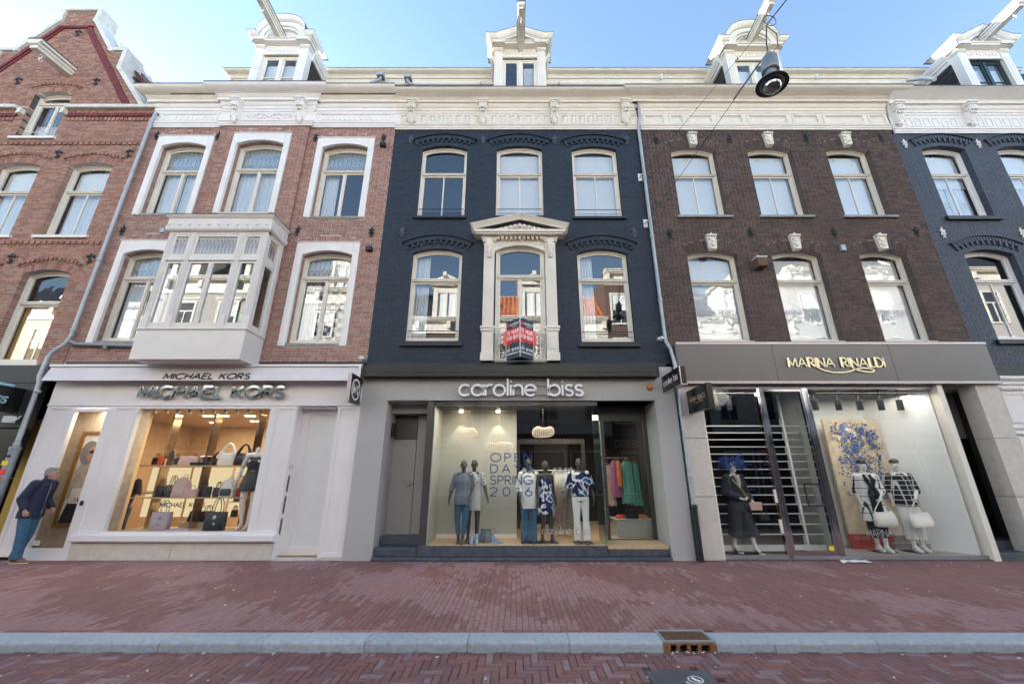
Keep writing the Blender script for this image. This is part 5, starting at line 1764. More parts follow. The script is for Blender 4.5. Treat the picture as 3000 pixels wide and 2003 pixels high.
# ---- the dark brick house
h = thing('dark_brick_house', 'dark brown brick house with cream keystones and round topped dormer above a bronze fascia', 'house', (7.3, WY, 0))
HD = h
X0, X1 = 3.65, 10.93
tops = [op(4.42, 5.70, 8.18, 10.42, .14, .25), op(6.60, 7.87, 8.18, 10.42, .14, .25), op(8.84, 10.10, 8.18, 10.42, .14, .25)]
firs = [op(4.43, 5.73, 4.66, 7.02, .15, .27), op(6.61, 7.90, 4.66, 7.02, .15, .27), op(8.87, 10.11, 4.66, 7.02, .15, .27)]
ops = tops + firs
wall_sheet(h, 'wall', X0, X1, 4.4, 11.12, ops, WY + .007, .3, 'grey_mortar')
lay_bricks(h, X0, X1, 4.48, 11.10, ops, 'dark_brick', proud=.008)
for o in ops:
    m = MB(); arch_bricks(m, o, y0=WY - .004); m.build('arch_soldiers', 'dark_brick', h, kind='stuff')
    inst('keystone', KEYST, (o['cx'] + .02, WY, o['top'] + .36), h)
    lo = o['z0'] < 6
    sash(h, o, 9.17, 6.34 if lo else 9.70, blind=True, bars=0 if lo else 1, glass='wavy_pane' if lo else 'pane', t=.055, tb=.06,
         sill=(('cream_paint', .0, .02, .02) if lo else ('grey_stone', .10, .07, .07)))
    m = MB()
    z = o['z0'] + .01
    while z < o['zs'] - .05:
        m.box(o['x0'] - .03, o['x0'] - .0005, WY + .13, WY + .172, z, z + .052); m.box(o['x1'] + .0005, o['x1'] + .03, WY + .13, WY + .172, z, z + .052)
        z += .062
    m.build('reveal_bricks', 'dark_brick', h, kind='stuff')
    if lo:
        m = MB(); text(m, 'MARINA RINALDI', (o['cx'], 9.232, 5.43), FX, FZ, FN, .135, .010, .16, .001, total=1.0)
        strokes3d(m, [(-.22, -.01)] + [(-.22 + .4 * i / 8, -.01 - .06 * math.sin(math.pi * i / 8)) for i in range(1, 9)] + [(.28, -.02), (.26, -.05), (.1, -.03)], .008, Vector((o['cx'], 9.232, 5.43)), Vector(FX), Vector(FZ), Vector(FN), .001)
        m.build('window_lettering', 'letter_grey', h)
m = MB(); frieze_base(m, X0 - .04, X1, 11.10, 12.0, WY, 1, 0); m.build('frieze', 'cream_paint', h)
m = MB()
for a, c in ((3.74, 4.38), (4.50, 4.93), (5.04, 5.79), (5.92, 6.67), (6.79, 7.99), (8.11, 8.89), (9.02, 10.22), (10.34, 10.86)):
    m.ring([(a, 11.31), (c, 11.31), (c, 11.66), (a, 11.66)], [(a + .05, 11.36), (c - .05, 11.36), (c - .05, 11.61), (a + .05, 11.61)], 8.94, 8.975)
    m.ring([(a + .075, 11.385), (c - .075, 11.385), (c - .075, 11.585), (a + .075, 11.585)], [(a + .09, 11.40), (c - .09, 11.40), (c - .09, 11.57), (a + .09, 11.57)], 8.955, 8.975)
m.build('frieze_panel', 'cream_paint', h)
m = MB(); m.cornice(crown(12.0, WY, .52, 1.0), X0, X1, WY, 1, 1); m.build('cornice', 'cream_paint', h)
gutter_lead(h, X0, X1, WY - .52, 12.252, 1.15, 1.15)
mansard(h, X0, X1, 'slate', 'cream_paint')
dormer(h, 7.79, 1.76, 14.97, 15.92, 'dentil', white_room=True)
hoist(h, 7.86, 9.45, 15.15, 8.22, 15.30, w=.25)
for xx, zz in ((4.05, 10.76), (6.17, 10.79), (8.39, 10.82), (10.54, 10.84), (4.05, 7.65), (6.19, 7.67), (8.40, 7.67), (10.57, 7.69)):
    inst('wall_anchor', ROS_BLACK, (xx, WY - .005, zz), h)
m = MB(); m.box(8.42, 8.53, 8.93, WY, 7.10, 7.26); m.build('junction_box', 'zinc', h)
for xx in (4.62, 11.0 - 1.45):
    m = MB(); m.lathe([(.045, 0), (.05, .16), (.03, .17)], (xx * 1.12, 10.42, 14.93), 10, 0, True, Matrix.Rotation(R(25), 3, 'X')); m.build('eave_lamp', 'plastic_white', h)
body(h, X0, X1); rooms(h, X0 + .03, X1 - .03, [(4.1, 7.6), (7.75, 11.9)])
al = thing('alarm_box', 'rusty alarm box with a red lamp on the dark brick wall', 'alarm', (6.18, WY, 6.68))
m = MB(); m.bevbox(6.07, 6.30, 8.76, WY, 6.56, 6.80, .015); m.build('case', 'rust', al)
m = MB(); m.box(6.05, 6.32, 8.75, WY, 6.80, 6.83); m.build('lid', 'plastic_white', al)
m = MB(); m.lathe([(.05, 0), (.05, .06), (.03, .09), (0, .095)], (6.14, 8.88, 6.83), 12); m.build('lamp', 'alarm_red', al)

# ---- the slate-blue house at the right edge
h = thing('slate_blue_house', 'slate blue painted house with white scroll corbels at the edge of the terrace', 'house', (14.4, WY, 0))
HB = h
X0, X1 = 10.93, 18.0
tops = [op(11.58, 12.84, 8.15, 10.42, .13, .13), op(13.73, 15.0, 8.15, 10.42, .13, .13), op(15.9, 17.2, 8.15, 10.42, .13, .13)]
firs = [op(11.59, 12.88, 4.68, 7.02, .15, .13), op(13.73, 15.0, 4.68, 7.02, .15, .13), op(15.9, 17.2, 4.68, 7.02, .15, .13)]
ops = tops + firs
wall_sheet(h, 'wall', X0, X1, 3.95, 10.98, ops, WY + .004, .25, 'slate_blue_mortar')
lay_bricks(h, X0, X1, 4.0, 10.96, ops, 'slate_blue_brick', proud=.004, count=220)
for i, o in enumerate(ops):
    m = MB(); arch_bricks(m, o, .0, .125); m.build('arch_soldiers', 'slate_blue_brick', h, kind='stuff')
    o2 = dict(o); o2['a0'] = o['a0'] * 1.13
    m = MB()
    arch_bricks(m, o2, .135, .36, WY - .045, WY + .02, .072, .022, odd=.10); arch_bricks(m, o2, .25, .37, WY - .03, WY + .02, .072, .002)
    m.build('arch_teeth', 'slate_blue_brick', h, kind='stuff')
    m = MB(); arch_band(m, o2, .37, .40, WY - .075, WY + .02, .02); m.build('arch_cap', 'navy_sill', h)
    lo = o['z0'] < 6
    sash(h, o, 9.15, 6.34 if lo else 9.68, paint='white_paint', sill=('navy_sill', .10, .11, .08), blind=None if lo else 9.3, curtains=0 if lo else 2)
    if i == 0:
        m = MB()
        for xx in (11.98, 12.42):
            strokes3d(m, [(-.10, -.08), (.10, .08)], .014, Vector((xx, 9.22, 8.62)), Vector(FX), Vector(FZ), Vector(FN), .001)
            strokes3d(m, [(-.10, .08), (.10, -.08)], .014, Vector((xx, 9.22, 8.62)), Vector(FX), Vector(FZ), Vector(FN), .001)
            strokes3d(m, ac(0, .10, .07, .025, 180, 0, 8), .03, Vector((xx, 9.22, 8.62)), Vector(FX), Vector(FZ), Vector(FN), .001)
        m.build('window_emblem', 'letter_grey', h)
m = MB(); frieze_base(m, X0 + .05, X1, 10.97, 11.93, WY); m.build('frieze', 'white_paint', h)
for xc in (11.16, 13.27, 15.38, 17.5):
    inst('corbel', CORB_WHITE, (xc, WY - .03, 11.92), h)
    inst('wall_anchor', ROS_WHITE, (xc, WY - .005, 10.62), h)
for xc in (11.25, 13.33, 15.4): inst('wall_anchor', ROS_WHITE, (xc, WY - .005, 7.66), h)
m = MB()
for i in range(22):
    x = 11.50 + i * .262
    if abs((x - 11.16) % 2.11) < .2 or abs((x - 11.16) % 2.11) > 1.95: continue
    m.ring([(x - .095, 11.22), (x + .095, 11.22), (x + .095, 11.54), (x - .095, 11.54)], [(x - .07, 11.25), (x + .07, 11.25), (x + .07, 11.51), (x - .07, 11.51)], 8.955, 8.975)
m.build('frieze_panel', 'white_paint', h)
m = MB(); m.cornice(crown(11.93, WY, .50, 1.12, True), X0 + .02, X1, WY, 0, 0); m.build('cornice', 'white_paint', h)
gutter_lead(h, X0 + .02, X1, WY - .5, 12.225)
mansard(h, X0, X1, 'slate', 'cream_paint')
dormer(h, 15.42, 1.70, 15.02, 15.72, 'gable', slate='slate', paint='white_paint', frame='iron_teal', white_room=True, cross=True)
hoist(h, 15.50, 9.45, 15.13, 8.22, 15.22, w=.28, paint='white_paint')
m = MB(); m.tube([(13.92, 10.4, 14.86), (13.5, 9.7, 14.05), (13.3, 9.3, 13.5)], .06, 8); m.build('roof_pipe', 'plastic_white', h)
body(h, X0, X1); rooms(h, X0 + .03, X1 - .03, [(4.1, 7.6), (7.75, 11.9)])

# ---- the gabled house at the left edge
h = thing('gabled_brick_house', 'brown brick house with a stepped neck gable and stone copings', 'house', (-14.2, WY, 0))
HG = h
X0, X1 = -17.6, -10.64
GC = -14.27
prof = [(.53, 16.10), (.51, 15.64), (1.47, 14.27), (1.95, 14.27), (1.95, 13.52), (3.06, 12.04)]
def half(z):
    if z >= 15.64: return .51
    if z >= 14.27: return .51 + (15.64 - z) / (15.64 - 14.27) * .96
    if z >= 13.52: return 1.93
    if z >= 12.02: return 1.95 + (13.52 - z) / (13.52 - 12.04) * 1.11
    return 99
def gb(z): return (GC - half(z), GC + half(z))
att = [op(-14.50, -13.36, 10.87, 12.52, .10, .20)]
ops = att + [op(-12.54, -11.30, 7.58, 9.84, .12, .20), op(-14.56, -13.32, 7.58, 9.84, .12, .20), op(-12.50, -11.29, 4.14, 6.46, .12, .20), op(-14.52, -13.31, 4.14, 6.46, .12, .20), op(-16.6, -15.4, 7.58, 9.84, .12, .20)]
wall_sheet(h, 'wall', X0, X1, 3.9, 12.0, [o for o in ops if o is not att[0]] + [dict(att[0], zs=12.0, rise=0, top=12.0, open=1)], WY + .006, .3, 'pale_mortar')
m = MB()
for za, zb in ((12.0, 12.52), (12.52, 12.62), (12.62, 13.52), (13.52, 14.27), (14.27, 15.64), (15.64, 16.1)):
    for k in range(6):
        a, b_ = za + (zb - za) * k / 6, za + (zb - za) * (k + 1) / 6
        hw = half(min((a + b_) / 2, 16))
        hw = min(hw, 3.3)
        xl, xr = GC - hw, GC + hw
        if b_ <= 12.52 + 1e-6:
            m.box(xl, -14.50, WY + .006, WY + .3, a, b_); m.box(-13.36, xr, WY + .006, WY + .3, a, b_)
        elif b_ <= 12.63:
            m.box(xl, -14.35, WY + .006, WY + .3, a, b_); m.box(-13.5, xr, WY + .006, WY + .3, a, b_)
        else: m.box(xl, xr, WY + .006, WY + .3, a, b_)
spandrel(m, -14.5, -13.36, 12.52, .10, 12.63, WY + .006, WY + .3)
m.build('gable_wall', 'pale_mortar', h)
lay_bricks(h, X0, X1, 4.06, 12.0, ops, 'brown_brick', count=200)
lay_bricks(h, X0, X1, 12.02, 16.08, att, 'brown_brick', count=100, xb=gb)
for o in ops:
    m = MB(); arch_bricks(m, o); m.build('arch_soldiers', 'brown_brick', h, kind='stuff')
    o2 = dict(o); o2['a0'] = o['a0'] * 1.16
    m = MB(); arch_bricks(m, o2, .20, .26, WY - .012, WY + .02, .11, .006); arch_bricks(m, o2, .255, .335, WY - .05, WY + .02, .115, .05); m.build('arch_dentils', 'brown_brick', h, kind='stuff')
    lo = o['z0'] < 6; at = o is att[0]
    sash(h, o, 9.14, 5.72 if lo else (12.30 if at else 9.09), t=.055, tb=.06, glass='pane', upper='wavy_pane', bars=0 if lo else 1, casement=at, curtains=0 if lo else 2,
         lower_blind=(5.70, 'amber_blind') if lo else None, blind=None if (lo or at) else 9.12, sill=('cream_paint', .10, .20 if lo else .09, .06), rail='plastic_white' if at else False)
# brick bands
m = MB()
for zz, dz in ((10.60, .0), (7.34, .0)):
    x = X0
    while x < X1 - .1:
        skip = any(o['x0'] - .05 < x < o['x1'] and o['z0'] < zz < o['top'] for o in ops)
        if not skip: m.box(x, x + .10, WY - .035, WY + .02, zz - .03, zz + .045)
        x += .155
    for q in (.05,):
        m.box(X0, X1, WY - .03, WY + .02, zz + .048, zz + .10)
m.build('dentil_band', 'brown_brick', h, kind='stuff')
m = MB(); x = X0
while x < X1 - .05:
    if not (-14.75 < x < -13.25):
        vs = [(x, WY - .04, 11.62), (x + .10, WY - .04, 11.62), (x + .16, WY - .04, 11.74), (x + .06, WY - .04, 11.74)]
        vs += [(a, WY + .02, c) for a, b_, c in vs]
        m.add(vs, [(0, 1, 2, 3), (0, 4, 5, 1), (1, 5, 6, 2), (2, 6, 7, 3), (3, 7, 4, 0)])
    x += .125
m.build('glazed_band', 'red_glazed_brick', h, kind='stuff')
m = MB(); x = X0
while x < X1 - .05:
    if not (-14.75 < x < -13.25): m.box(x, x + .08, WY - .03, WY + .02, 11.46, 11.58)
    x += .12
m.build('dentil_band', 'brown_brick', h, kind='stuff')
m = MB()
for a, c in ((X0, -14.76), (-13.34, X1 + .02)): m.bevbox(a, c, WY - .12, WY + .3, 11.88, 12.01, .02)
m.build('string_course', 'stone_white', h)
# raking glazed bands
m = MB()
for s2 in (-1, 1):
    for (xa, za), (xb, zb) in (((3.06, 12.04), (.51, 15.44)),):
        xa -= .26; xb -= .02
        L = math.hypot(xb - xa, zb - za); n = int(L / .095); ux, uz = (xb - xa) / L, (zb - za) / L; nx, nz = uz, -ux
        if nx > 0: nx, nz = -nx, -nz
        for i in range(n):
            for j, (o0, o1) in enumerate(((.0, .10), (.11, .19))):
                t0 = i * L / n + (.045 if j else 0); t1 = t0 + .078
                P = [(xa + ux * t0 + nx * o0 - .0, za + uz * t0 + nz * o0), (xa + ux * t1 + nx * o0, za + uz * t1 + nz * o0), (xa + ux * (t1 + .03) + nx * o1, za + uz * (t1 + .03) + nz * o1), (xa + ux * (t0 + .03) + nx * o1, za + uz * (t0 + .03) + nz * o1)]
                P = [(GC + s2 * p, q) for p, q in P]
                if s2 > 0: P = P[::-1]
                m.prism(P, WY - .05 + .02 * j, WY + .02)
x = GC - .50
while x < GC + .45:
    m.prism([(x, 15.32), (x + .09, 15.32), (x + .15, 15.42), (x + .06, 15.42)], WY - .05, WY + .02); x += .115
m.build('glazed_band', 'red_glazed_brick', h, kind='stuff')
# copings
def coping(P, t=.13, y0=WY - .07, y1=WY + .50):
    m = MB()
    for (xa, za), (xb, zb) in zip(P[:-1], P[1:]):
        L = math.hypot(xb - xa, zb - za); nx, nz = (zb - za) / L, -(xb - xa) / L
        if nx * (xa + xb - 2 * GC) < 0 or (abs(nx) < .05 and nz < 0): nx, nz = -nx, -nz
        e = .06
        ux, uz = (xb - xa) / L * e, (zb - za) / L * e
        Q = [(xa - ux, za - uz), (xb + ux, zb + uz), (xb + ux + nx * t, zb + uz + nz * t), (xa - ux + nx * t, za - uz + nz * t)]
        ar = sum(Q[i][0] * Q[(i + 1) % 4][1] - Q[(i + 1) % 4][0] * Q[i][1] for i in range(4))
        if ar < 0: Q = Q[::-1]
        m.prism(Q, y0 + random.uniform(0, .012), y1)
    return m
for s2 in (-1, 1):
    m = coping([(GC + s2 * a, z) for a, z in ((.53, 16.12), (.52, 15.66), (1.47, 14.29), (1.93, 14.29), (1.95, 13.54), (3.10, 12.02))])
    m.build('coping', 'stone_white', h)
m = MB(); m.bevbox(GC - .62, GC + .62, WY - .08, WY + .5, 16.12, 16.26, .02); m.build('coping', 'stone_white', h)
hoist(h, -13.78, 9.05, 13.26, 8.05, 13.18, w=.36, h=.30)
for xx, zz in ((-14.09, 15.09), (-15.2, 13.03), (-12.8, 13.0), (-12.96, 10.24), (-10.96, 10.26), (-12.95, 6.89), (-10.92, 6.89)):
    inst('wall_anchor', TREF, (xx, WY - .01, zz), h)
m = MB()
for xx, s2 in ((-14.55, -1), (-13.34, 1)):
    m.prism([(xx + s2 * .03 - .05, 11.66), (xx + s2 * .03 + .05, 11.70), (xx + s2 * .03 + .05, 11.86), (xx + s2 * .03 - .05, 11.86)], 8.88, 9.02)
m.build('window_bracket', 'cream_paint', h)
# roof behind the gable
m = MB()
ez, rz = 11.95, 15.3
for s2 in (-1, 1):
    xe, xr = GC + s2 * 3.58, GC + s2 * 1.2
    for i in range(26):
        for j in range(22 if s2 > 0 else 4):
            t0, t1 = i / 26, (i + 1.25) / 26
            y0 = WY + .28 + j * .26
            xa, za = xe + (xr - xe) * t0, ez + (rz - ez) * t0 - .15
            xb, zb = xe + (xr - xe) * t1, ez + (rz - ez) * t1 - .19
            m.add([(xa, y0, za), (xa, y0 + .13, za + .035), (xa, y0 + .26, za), (xb, y0 + .26, zb), (xb, y0 + .13, zb + .035), (xb, y0, zb)], [(0, 1, 4, 5), (1, 2, 3, 4)] if s2 < 0 else [(5, 4, 1, 0), (4, 3, 2, 1)])
m.build('roof_tiles', 'roof_tile', h, kind='stuff')
m = MB(); m.prism([(GC - 3.55, 11.6), (GC + 3.55, 11.6), (GC + 1.15, 15.0), (GC - 1.15, 15.0)], 9.32, 20); m.build('roof', 'brown_slate', h)
body(h, X0, X1, top=12.0); rooms(h, X0 + .03, X1 - .03, [(4.0, 7.0), (7.3, 10.5), (10.6, 12.5)], 'room_dark', 9.36)

# ------------------------------------------------------------------ shopfronts
def panel(m, x0, x1, z0, z1, y, fr=.06, d=.02):
    """framed panel: proud rim, sunk field with a bead"""
    m.ring([(x0, z0), (x1, z0), (x1, z1), (x0, z1)], [(x0 + fr, z0 + fr), (x1 - fr, z0 + fr), (x1 - fr, z1 - fr), (x0 + fr, z1 - fr)], y, y + d + .01)
    m.ring([(x0 + fr, z0 + fr), (x1 - fr, z0 + fr), (x1 - fr, z1 - fr), (x0 + fr, z1 - fr)], [(x0 + fr + .018, z0 + fr + .018), (x1 - fr - .018, z0 + fr + .018), (x1 - fr - .018, z1 - fr - .018), (x0 + fr + .018, z1 - fr - .018)], y + .008, y + d + .01)
    m.box(x0 + .01, x1 - .01, y + d, y + d + .05, z0 + .01, z1 - .01)

def shell(parent, x0, x1, y0, y1, z0, z1, wall, floor, ceil, name='interior'):
    for nm, mt, faces in (('side_wall', wall, [[(x0, y0, z0), (x0, y1, z0), (x0, y1, z1), (x0, y0, z1)]]), ('side_wall', wall, [[(x1, y1, z0), (x1, y0, z0), (x1, y0, z1), (x1, y1, z1)]]), ('back_wall', wall, [[(x0, y1, z0), (x1, y1, z0), (x1, y1, z1), (x0, y1, z1)]]),
                          ('shop_floor', floor, [[(x0, y0, z0), (x1, y0, z0), (x1, y1, z0), (x0, y1, z0)]]), ('shop_ceiling', ceil, [[(x0, y1, z1), (x1, y1, z1), (x1, y0, z1), (x0, y0, z1)]])):
        m = MB()
        for f in faces: m.add(f, [(0, 1, 2, 3)])
        m.build(nm, mt, parent)

def lamp(name, kind, loc, energy, color, target=None, size=.2, spot=60, sizey=None, blend=.6):
    d = bpy.data.lights.new(name, kind)
    d.energy = energy; d.color = color
    if kind == 'AREA':
        d.size = size
        if sizey: d.shape = 'RECTANGLE'; d.size_y = sizey
    elif kind == 'SPOT':
        d.spot_size = R(spot); d.spot_blend = blend; d.shadow_soft_size = size
    else: d.shadow_soft_size = size
    o = bpy.data.objects.new(name, d); COL.objects.link(o)
    o.location = loc
    t = Vector(target) - Vector(loc) if target else Vector((0, 0, -1))
    o.rotation_euler = t.to_track_quat('-Z', 'Y').to_euler()
    return o

# ---- white shopfront
s = thing('white_shopfront', 'white panelled shopfront with a warm lit handbag window under a pale awning', 'shopfront', (-7.0, 8.9, 0))
SM = s
FY = 8.90
m = MB(); m.bevbox(-10.52, -3.46, FY, 9.1, 3.09, 3.66, .008); m.box(-10.52, -3.46, FY - .012, FY, 3.09, 3.115); m.build('fascia', 'shop_white', s)
m = MB(); m.box(-10.60, -3.48, 8.72, 9.02, 3.955, 4.01); m.box(-10.60, -3.48, 8.76, 9.02, 3.66, 3.955); m.build('awning_cassette', 'shop_white', s)
m = MB(); m.add([(-10.56, 8.74, 3.955), (-3.52, 8.74, 3.955), (-3.52, 8.63, 3.61), (-10.56, 8.63, 3.61), (-10.56, 8.75, 3.955), (-3.52, 8.75, 3.955), (-3.52, 8.64, 3.61), (-10.56, 8.64, 3.61)], [(3, 2, 1, 0), (4, 5, 6, 7), (0, 4, 7, 3), (2, 6, 5, 1), (3, 7, 6, 2)]); m.build('valance', 'awning_cloth', s)
m = MB(); m.tube([(-10.58, 8.72, 3.965), (-3.50, 8.72, 3.965)], .022, 8); m.build('front_rail', 'plastic_white', s)
m = MB(); m.box(-3.52, -3.46, 8.62, 9.0, 3.68, 3.98); m.build('end_bracket', 'plastic_white', s)
m = MB(); m.box(-10.5, -3.5, 8.93, 9.05, 4.01, 4.12); m.build('lead_flashing', 'navy_sill', s)
for xa, xb, zb in ((-10.50, -9.97, .06), (-9.0, -8.49, .47), (-5.40, -4.90, .47), (-3.98, -3.47, .06)):
    m = MB(); panel(m, xa, xb, zb, 3.085, FY); m.build('pilaster', 'shop_white', s)
m = MB(); m.box(-3.98, -3.47, 8.89, 9.0, 0, .06); m.build('pilaster_foot', 'limestone', s)
# entrance door
m = MB()
m.ring([(-9.965, .0), (-9.005, .0), (-9.005, 3.085), (-9.965, 3.085)], [(-9.865, .21), (-9.145, .21), (-9.145, 2.96), (-9.865, 2.96)], FY + .005, FY + .09)
m.box(-9.96, -9.01, FY - .01, FY + .03, 0, .015)
d = m.build('shop_door', 'shop_white', s)
p = MB(); p.box(-9.87, -9.14, FY + .05, FY + .058, .205, 2.965); p.build('glass_pane', 'shop_glass', d)
m = MB(); m.box(-9.07, -9.02, FY - .02, FY + .01, 1.02, 1.11); m.build('lock', 'iron_black', d)
m = MB(); m.box(-9.83, -9.70, FY + .046, FY + .049, .24, .35); m.build('sticker', 'paper', d)
m = MB(); m.box(-9.83, -9.70, FY + .044, FY + .046, .24, .262); strokes3d(m, [(-.03, -.02), (.02, .01), (.03, .02)], .014, Vector((-9.765, FY + .045, .31)), Vector(FX), Vector(FZ), Vector(FN), .001); m.build('sticker_print', 'letter_black', d)
# display window
m = MB()
m.ring([(-8.488, .47), (-5.402, .47), (-5.402, 3.085), (-8.488, 3.085)], [(-8.44, .52), (-5.49, .52), (-5.49, 3.03), (-8.44, 3.03)], FY + .004, FY + .10)
wn_ = m.build('window_frame', 'shop_white', s)
p = MB(); p.box(-8.445, -5.485, FY + .05, FY + .06, .515, 3.035); p.build('glass_pane', 'shop_glass', wn_)
m = MB(); text(m, 'MICHAEL KORS', (-6.965, FY + .046, .985), FX, FZ, FN, .085, .016, .24, .001, total=.93); m.build('window_lettering', 'letter_black', wn_)
m = MB(); m.yz([(FY + .1, .34), (8.82, .34), (8.80, .36), (8.80, .455), (8.815, .47), (FY + .1, .475)][::-1], -8.98, -4.87); m.build('window_ledge', 'shop_white', s)
m = MB(); m.box(-8.99, -6.96, FY, 9.1, 0, .345); m.box(-6.95, -4.907, FY, 9.1, 0, .345); m.build('stone_base', 'limestone', s)
# recessed side door with frosted glass
m = MB()
m.ring([(-4.885, .0), (-3.985, .0), (-3.985, 3.085), (-4.885, 3.085)], [(-4.74, .19), (-4.13, .19), (-4.13, 2.93), (-4.74, 2.93)], 9.20, 9.28)
m.box(-4.905, -4.885, FY + .02, 9.28, 0, 3.085); m.box(-3.985, -3.965, FY + .07, 9.28, 0, 3.085); m.box(-4.89, -3.98, FY + .05, 9.25, 3.06, 3.085)
d = m.build('side_door', 'shop_white', s)
p = MB(); p.box(-4.745, -4.125, 9.235, 9.243, .185, 2.935); p.build('glass_pane', 'frosted', d)
p = MB(); p.box(-4.80, -4.08, 9.30, 9.31, .1, 3.0); p.build('blind', 'blind_white', d)
m = MB(); m.box(-4.87, -3.99, 8.86, 9.3, 0, .03); m.build('door_step', 'limestone', s)
for z0, z1 in ((1.27, 1.62), (.84, 1.20), (.42, .77)):
    m = MB(); m.box(-4.884, -4.878, 8.98, 9.06, z0, z1); lt = m.build('letter_slot', 'steel', s)
    m = MB(); m.box(-4.8785, -4.876, 8.99, 9.04, z0 + .03, z1 - .03); m.build('slot', 'iron_black', lt)
m = MB(); text(m, '111', (-4.883, 9.02, 1.72), (0, 1, 0), FZ, (1, 0, 0), .10, .014, .3, .003); m.build('house_number', 'letter_grey', s)
# inside
shell(s, -10.55, -3.52, 9.06, 13.2, .05, 3.09, 'room_beige', 'shelf_beige', 'room_beige')
m = MB(); m.box(-8.50, -5.40, 9.02, 9.9, .05, .50); m.build('display_base', 'shelf_beige', s)
m = MB(); m.box(-8.46, -8.44, 9.0, 9.22, .5, 3.05); m.build('window_jamb', 'cloth_beige', s)
m = MB(); m.box(-9.02, -8.98, 9.02, 9.9, .05, 3.05); m.build('partition', 'shelf_beige', s)
for i in range(11):
    m = MB(); x = -8.3 + i * .27; m.box(x, x + .06, 9.10, 9.16, 2.96, 3.05); m.build('track_spot', 'plastic_white', s)
un = thing('display_shelves', 'glass and mirror display shelves full of handbags in the warm window', 'shelving', (-7.1, 9.6, .5))
for xa in (-8.14, -7.16, -6.10):
    m = MB(); m.box(xa, xa + .05, 9.50, 9.72, .50, 2.99); m.build('mirror_post', 'mirror_tan', un)
for z, xa, xb in ((1.80, -8.28, -6.02), (1.13, -8.45, -5.95)):
    m = MB(); m.box(xa, xb, 9.30, 9.72, z, z + .022); m.build('shelf', 'shelf_beige', un)
for xa, xb, za, zb in ((-9.6, -8.6, 1.22, 1.80), (-8.5, -7.5, 1.22, 1.80), (-7.4, -6.3, 1.22, 1.80), (-9.6, -8.6, .6, 1.14), (-8.5, -7.5, .6, 1.14), (-7.4, -6.3, .6, 1.14)):
    m = MB(); m.box(xa, xb, 11.0, 11.05, za, zb); m.build('lit_panel', 'shelf_light', un)
for z in (1.82, 1.16):
    m = MB(); m.box(-9.7, -6.2, 10.65, 11.05, z, z + .04); m.build('back_shelf', 'shelf_beige', un)
for (x, y) in ((-8.15, 10.5), (-8.0, 10.5), (-7.6, 10.5), (-7.05, 10.5), (-6.9, 10.5), (-9.0, 11.9), (-8.85, 11.9), (-7.6, 11.6), (-7.45, 11.6), (-6.6, 12.0)):
    m = MB(); m.lathe([(.0, 0), (.05, 0), (.055, .012)], (x, y, 3.068), 10); m.build('ceiling_spot', 'shop_spot', s)
lamp('shop_lamp', 'AREA', (-7.1, 9.9, 3.04), 15, (1.0, .80, .58), size=2.6, sizey=.9)
lamp('shop_lamp', 'AREA', (-7.6, 11.8, 3.04), 18, (1.0, .76, .52), size=3.5, sizey=1.6)
lamp('shop_lamp', 'AREA', (-9.5, 9.25, 3.04), 4, (1.0, .82, .62), size=.7, sizey=.7)
m = MB(); m.box(-10.5, -9.0, 9.50, 9.52, .05, 3.08); m.build('poster_wall', 'cloth_beige', s)
# framed advertisement behind the entrance door
a = thing('framed_poster', 'tall gilt framed fashion photograph behind the glass of the white entrance door', 'poster', (-9.8, 9.45, .5))
m = MB()
px0, px1, pz0, pz1 = -10.06, -9.32, .56, 2.58
m.ring([(px0, pz0), (px1, pz0), (px1, pz1), (px0, pz1)], [(px0 + .06, pz0 + .06), (px1 - .06, pz0 + .06), (px1 - .06, pz1 - .06), (px0 + .06, pz1 - .06)], 9.40, 9.46); m.build('frame', 'gilt', a)
m = MB(); m.box(px0 + .05, px1 - .05, 9.44, 9.45, pz0 + .05, pz1 - .05); m.build('sheet', 'paper', a)
def flat(name, mat, P, y):
    m = MB(); m.prism(P, y, y + .002); m.build(name, mat, a)
def oval(cx, cz, rx, rz, n=16): return [(cx + rx * math.cos(2 * math.pi * i / n), cz + rz * math.sin(2 * math.pi * i / n)) for i in range(n)]
flat('print', 'cloth_beige', [(-9.99, 1.12), (-9.42, 1.12), (-9.46, 1.75), (-9.60, 1.92), (-9.86, 1.92), (-9.98, 1.70)], 9.436)
flat('print', 'hair_grey', oval(-9.80, 2.10, .19, .27), 9.433)
flat('print', 'skin', oval(-9.71, 2.08, .115, .17), 9.430)
flat('print', 'leather_black', oval(-9.69, 2.12, .10, .04), 9.427)
flat('print', 'skin', [(-9.74, 1.60), (-9.62, 1.62), (-9.59, 1.86), (-9.68, 1.90)], 9.429)
flat('print', 'leather_black', [(-9.99, .62), (-9.40, .62), (-9.40, 1.14), (-9.9, 1.14)], 9.431)
flat('print', 'leather_white', [(-9.90, 1.02), (-9.60, 1.02), (-9.60, 1.34), (-9.90, 1.34)], 9.426)
m = MB(); text(m, 'MK', (-9.70, 9.424, 1.05), FX, FZ, FN, .09, .010, .12, .001); m.build('print', 'letter_black', a)

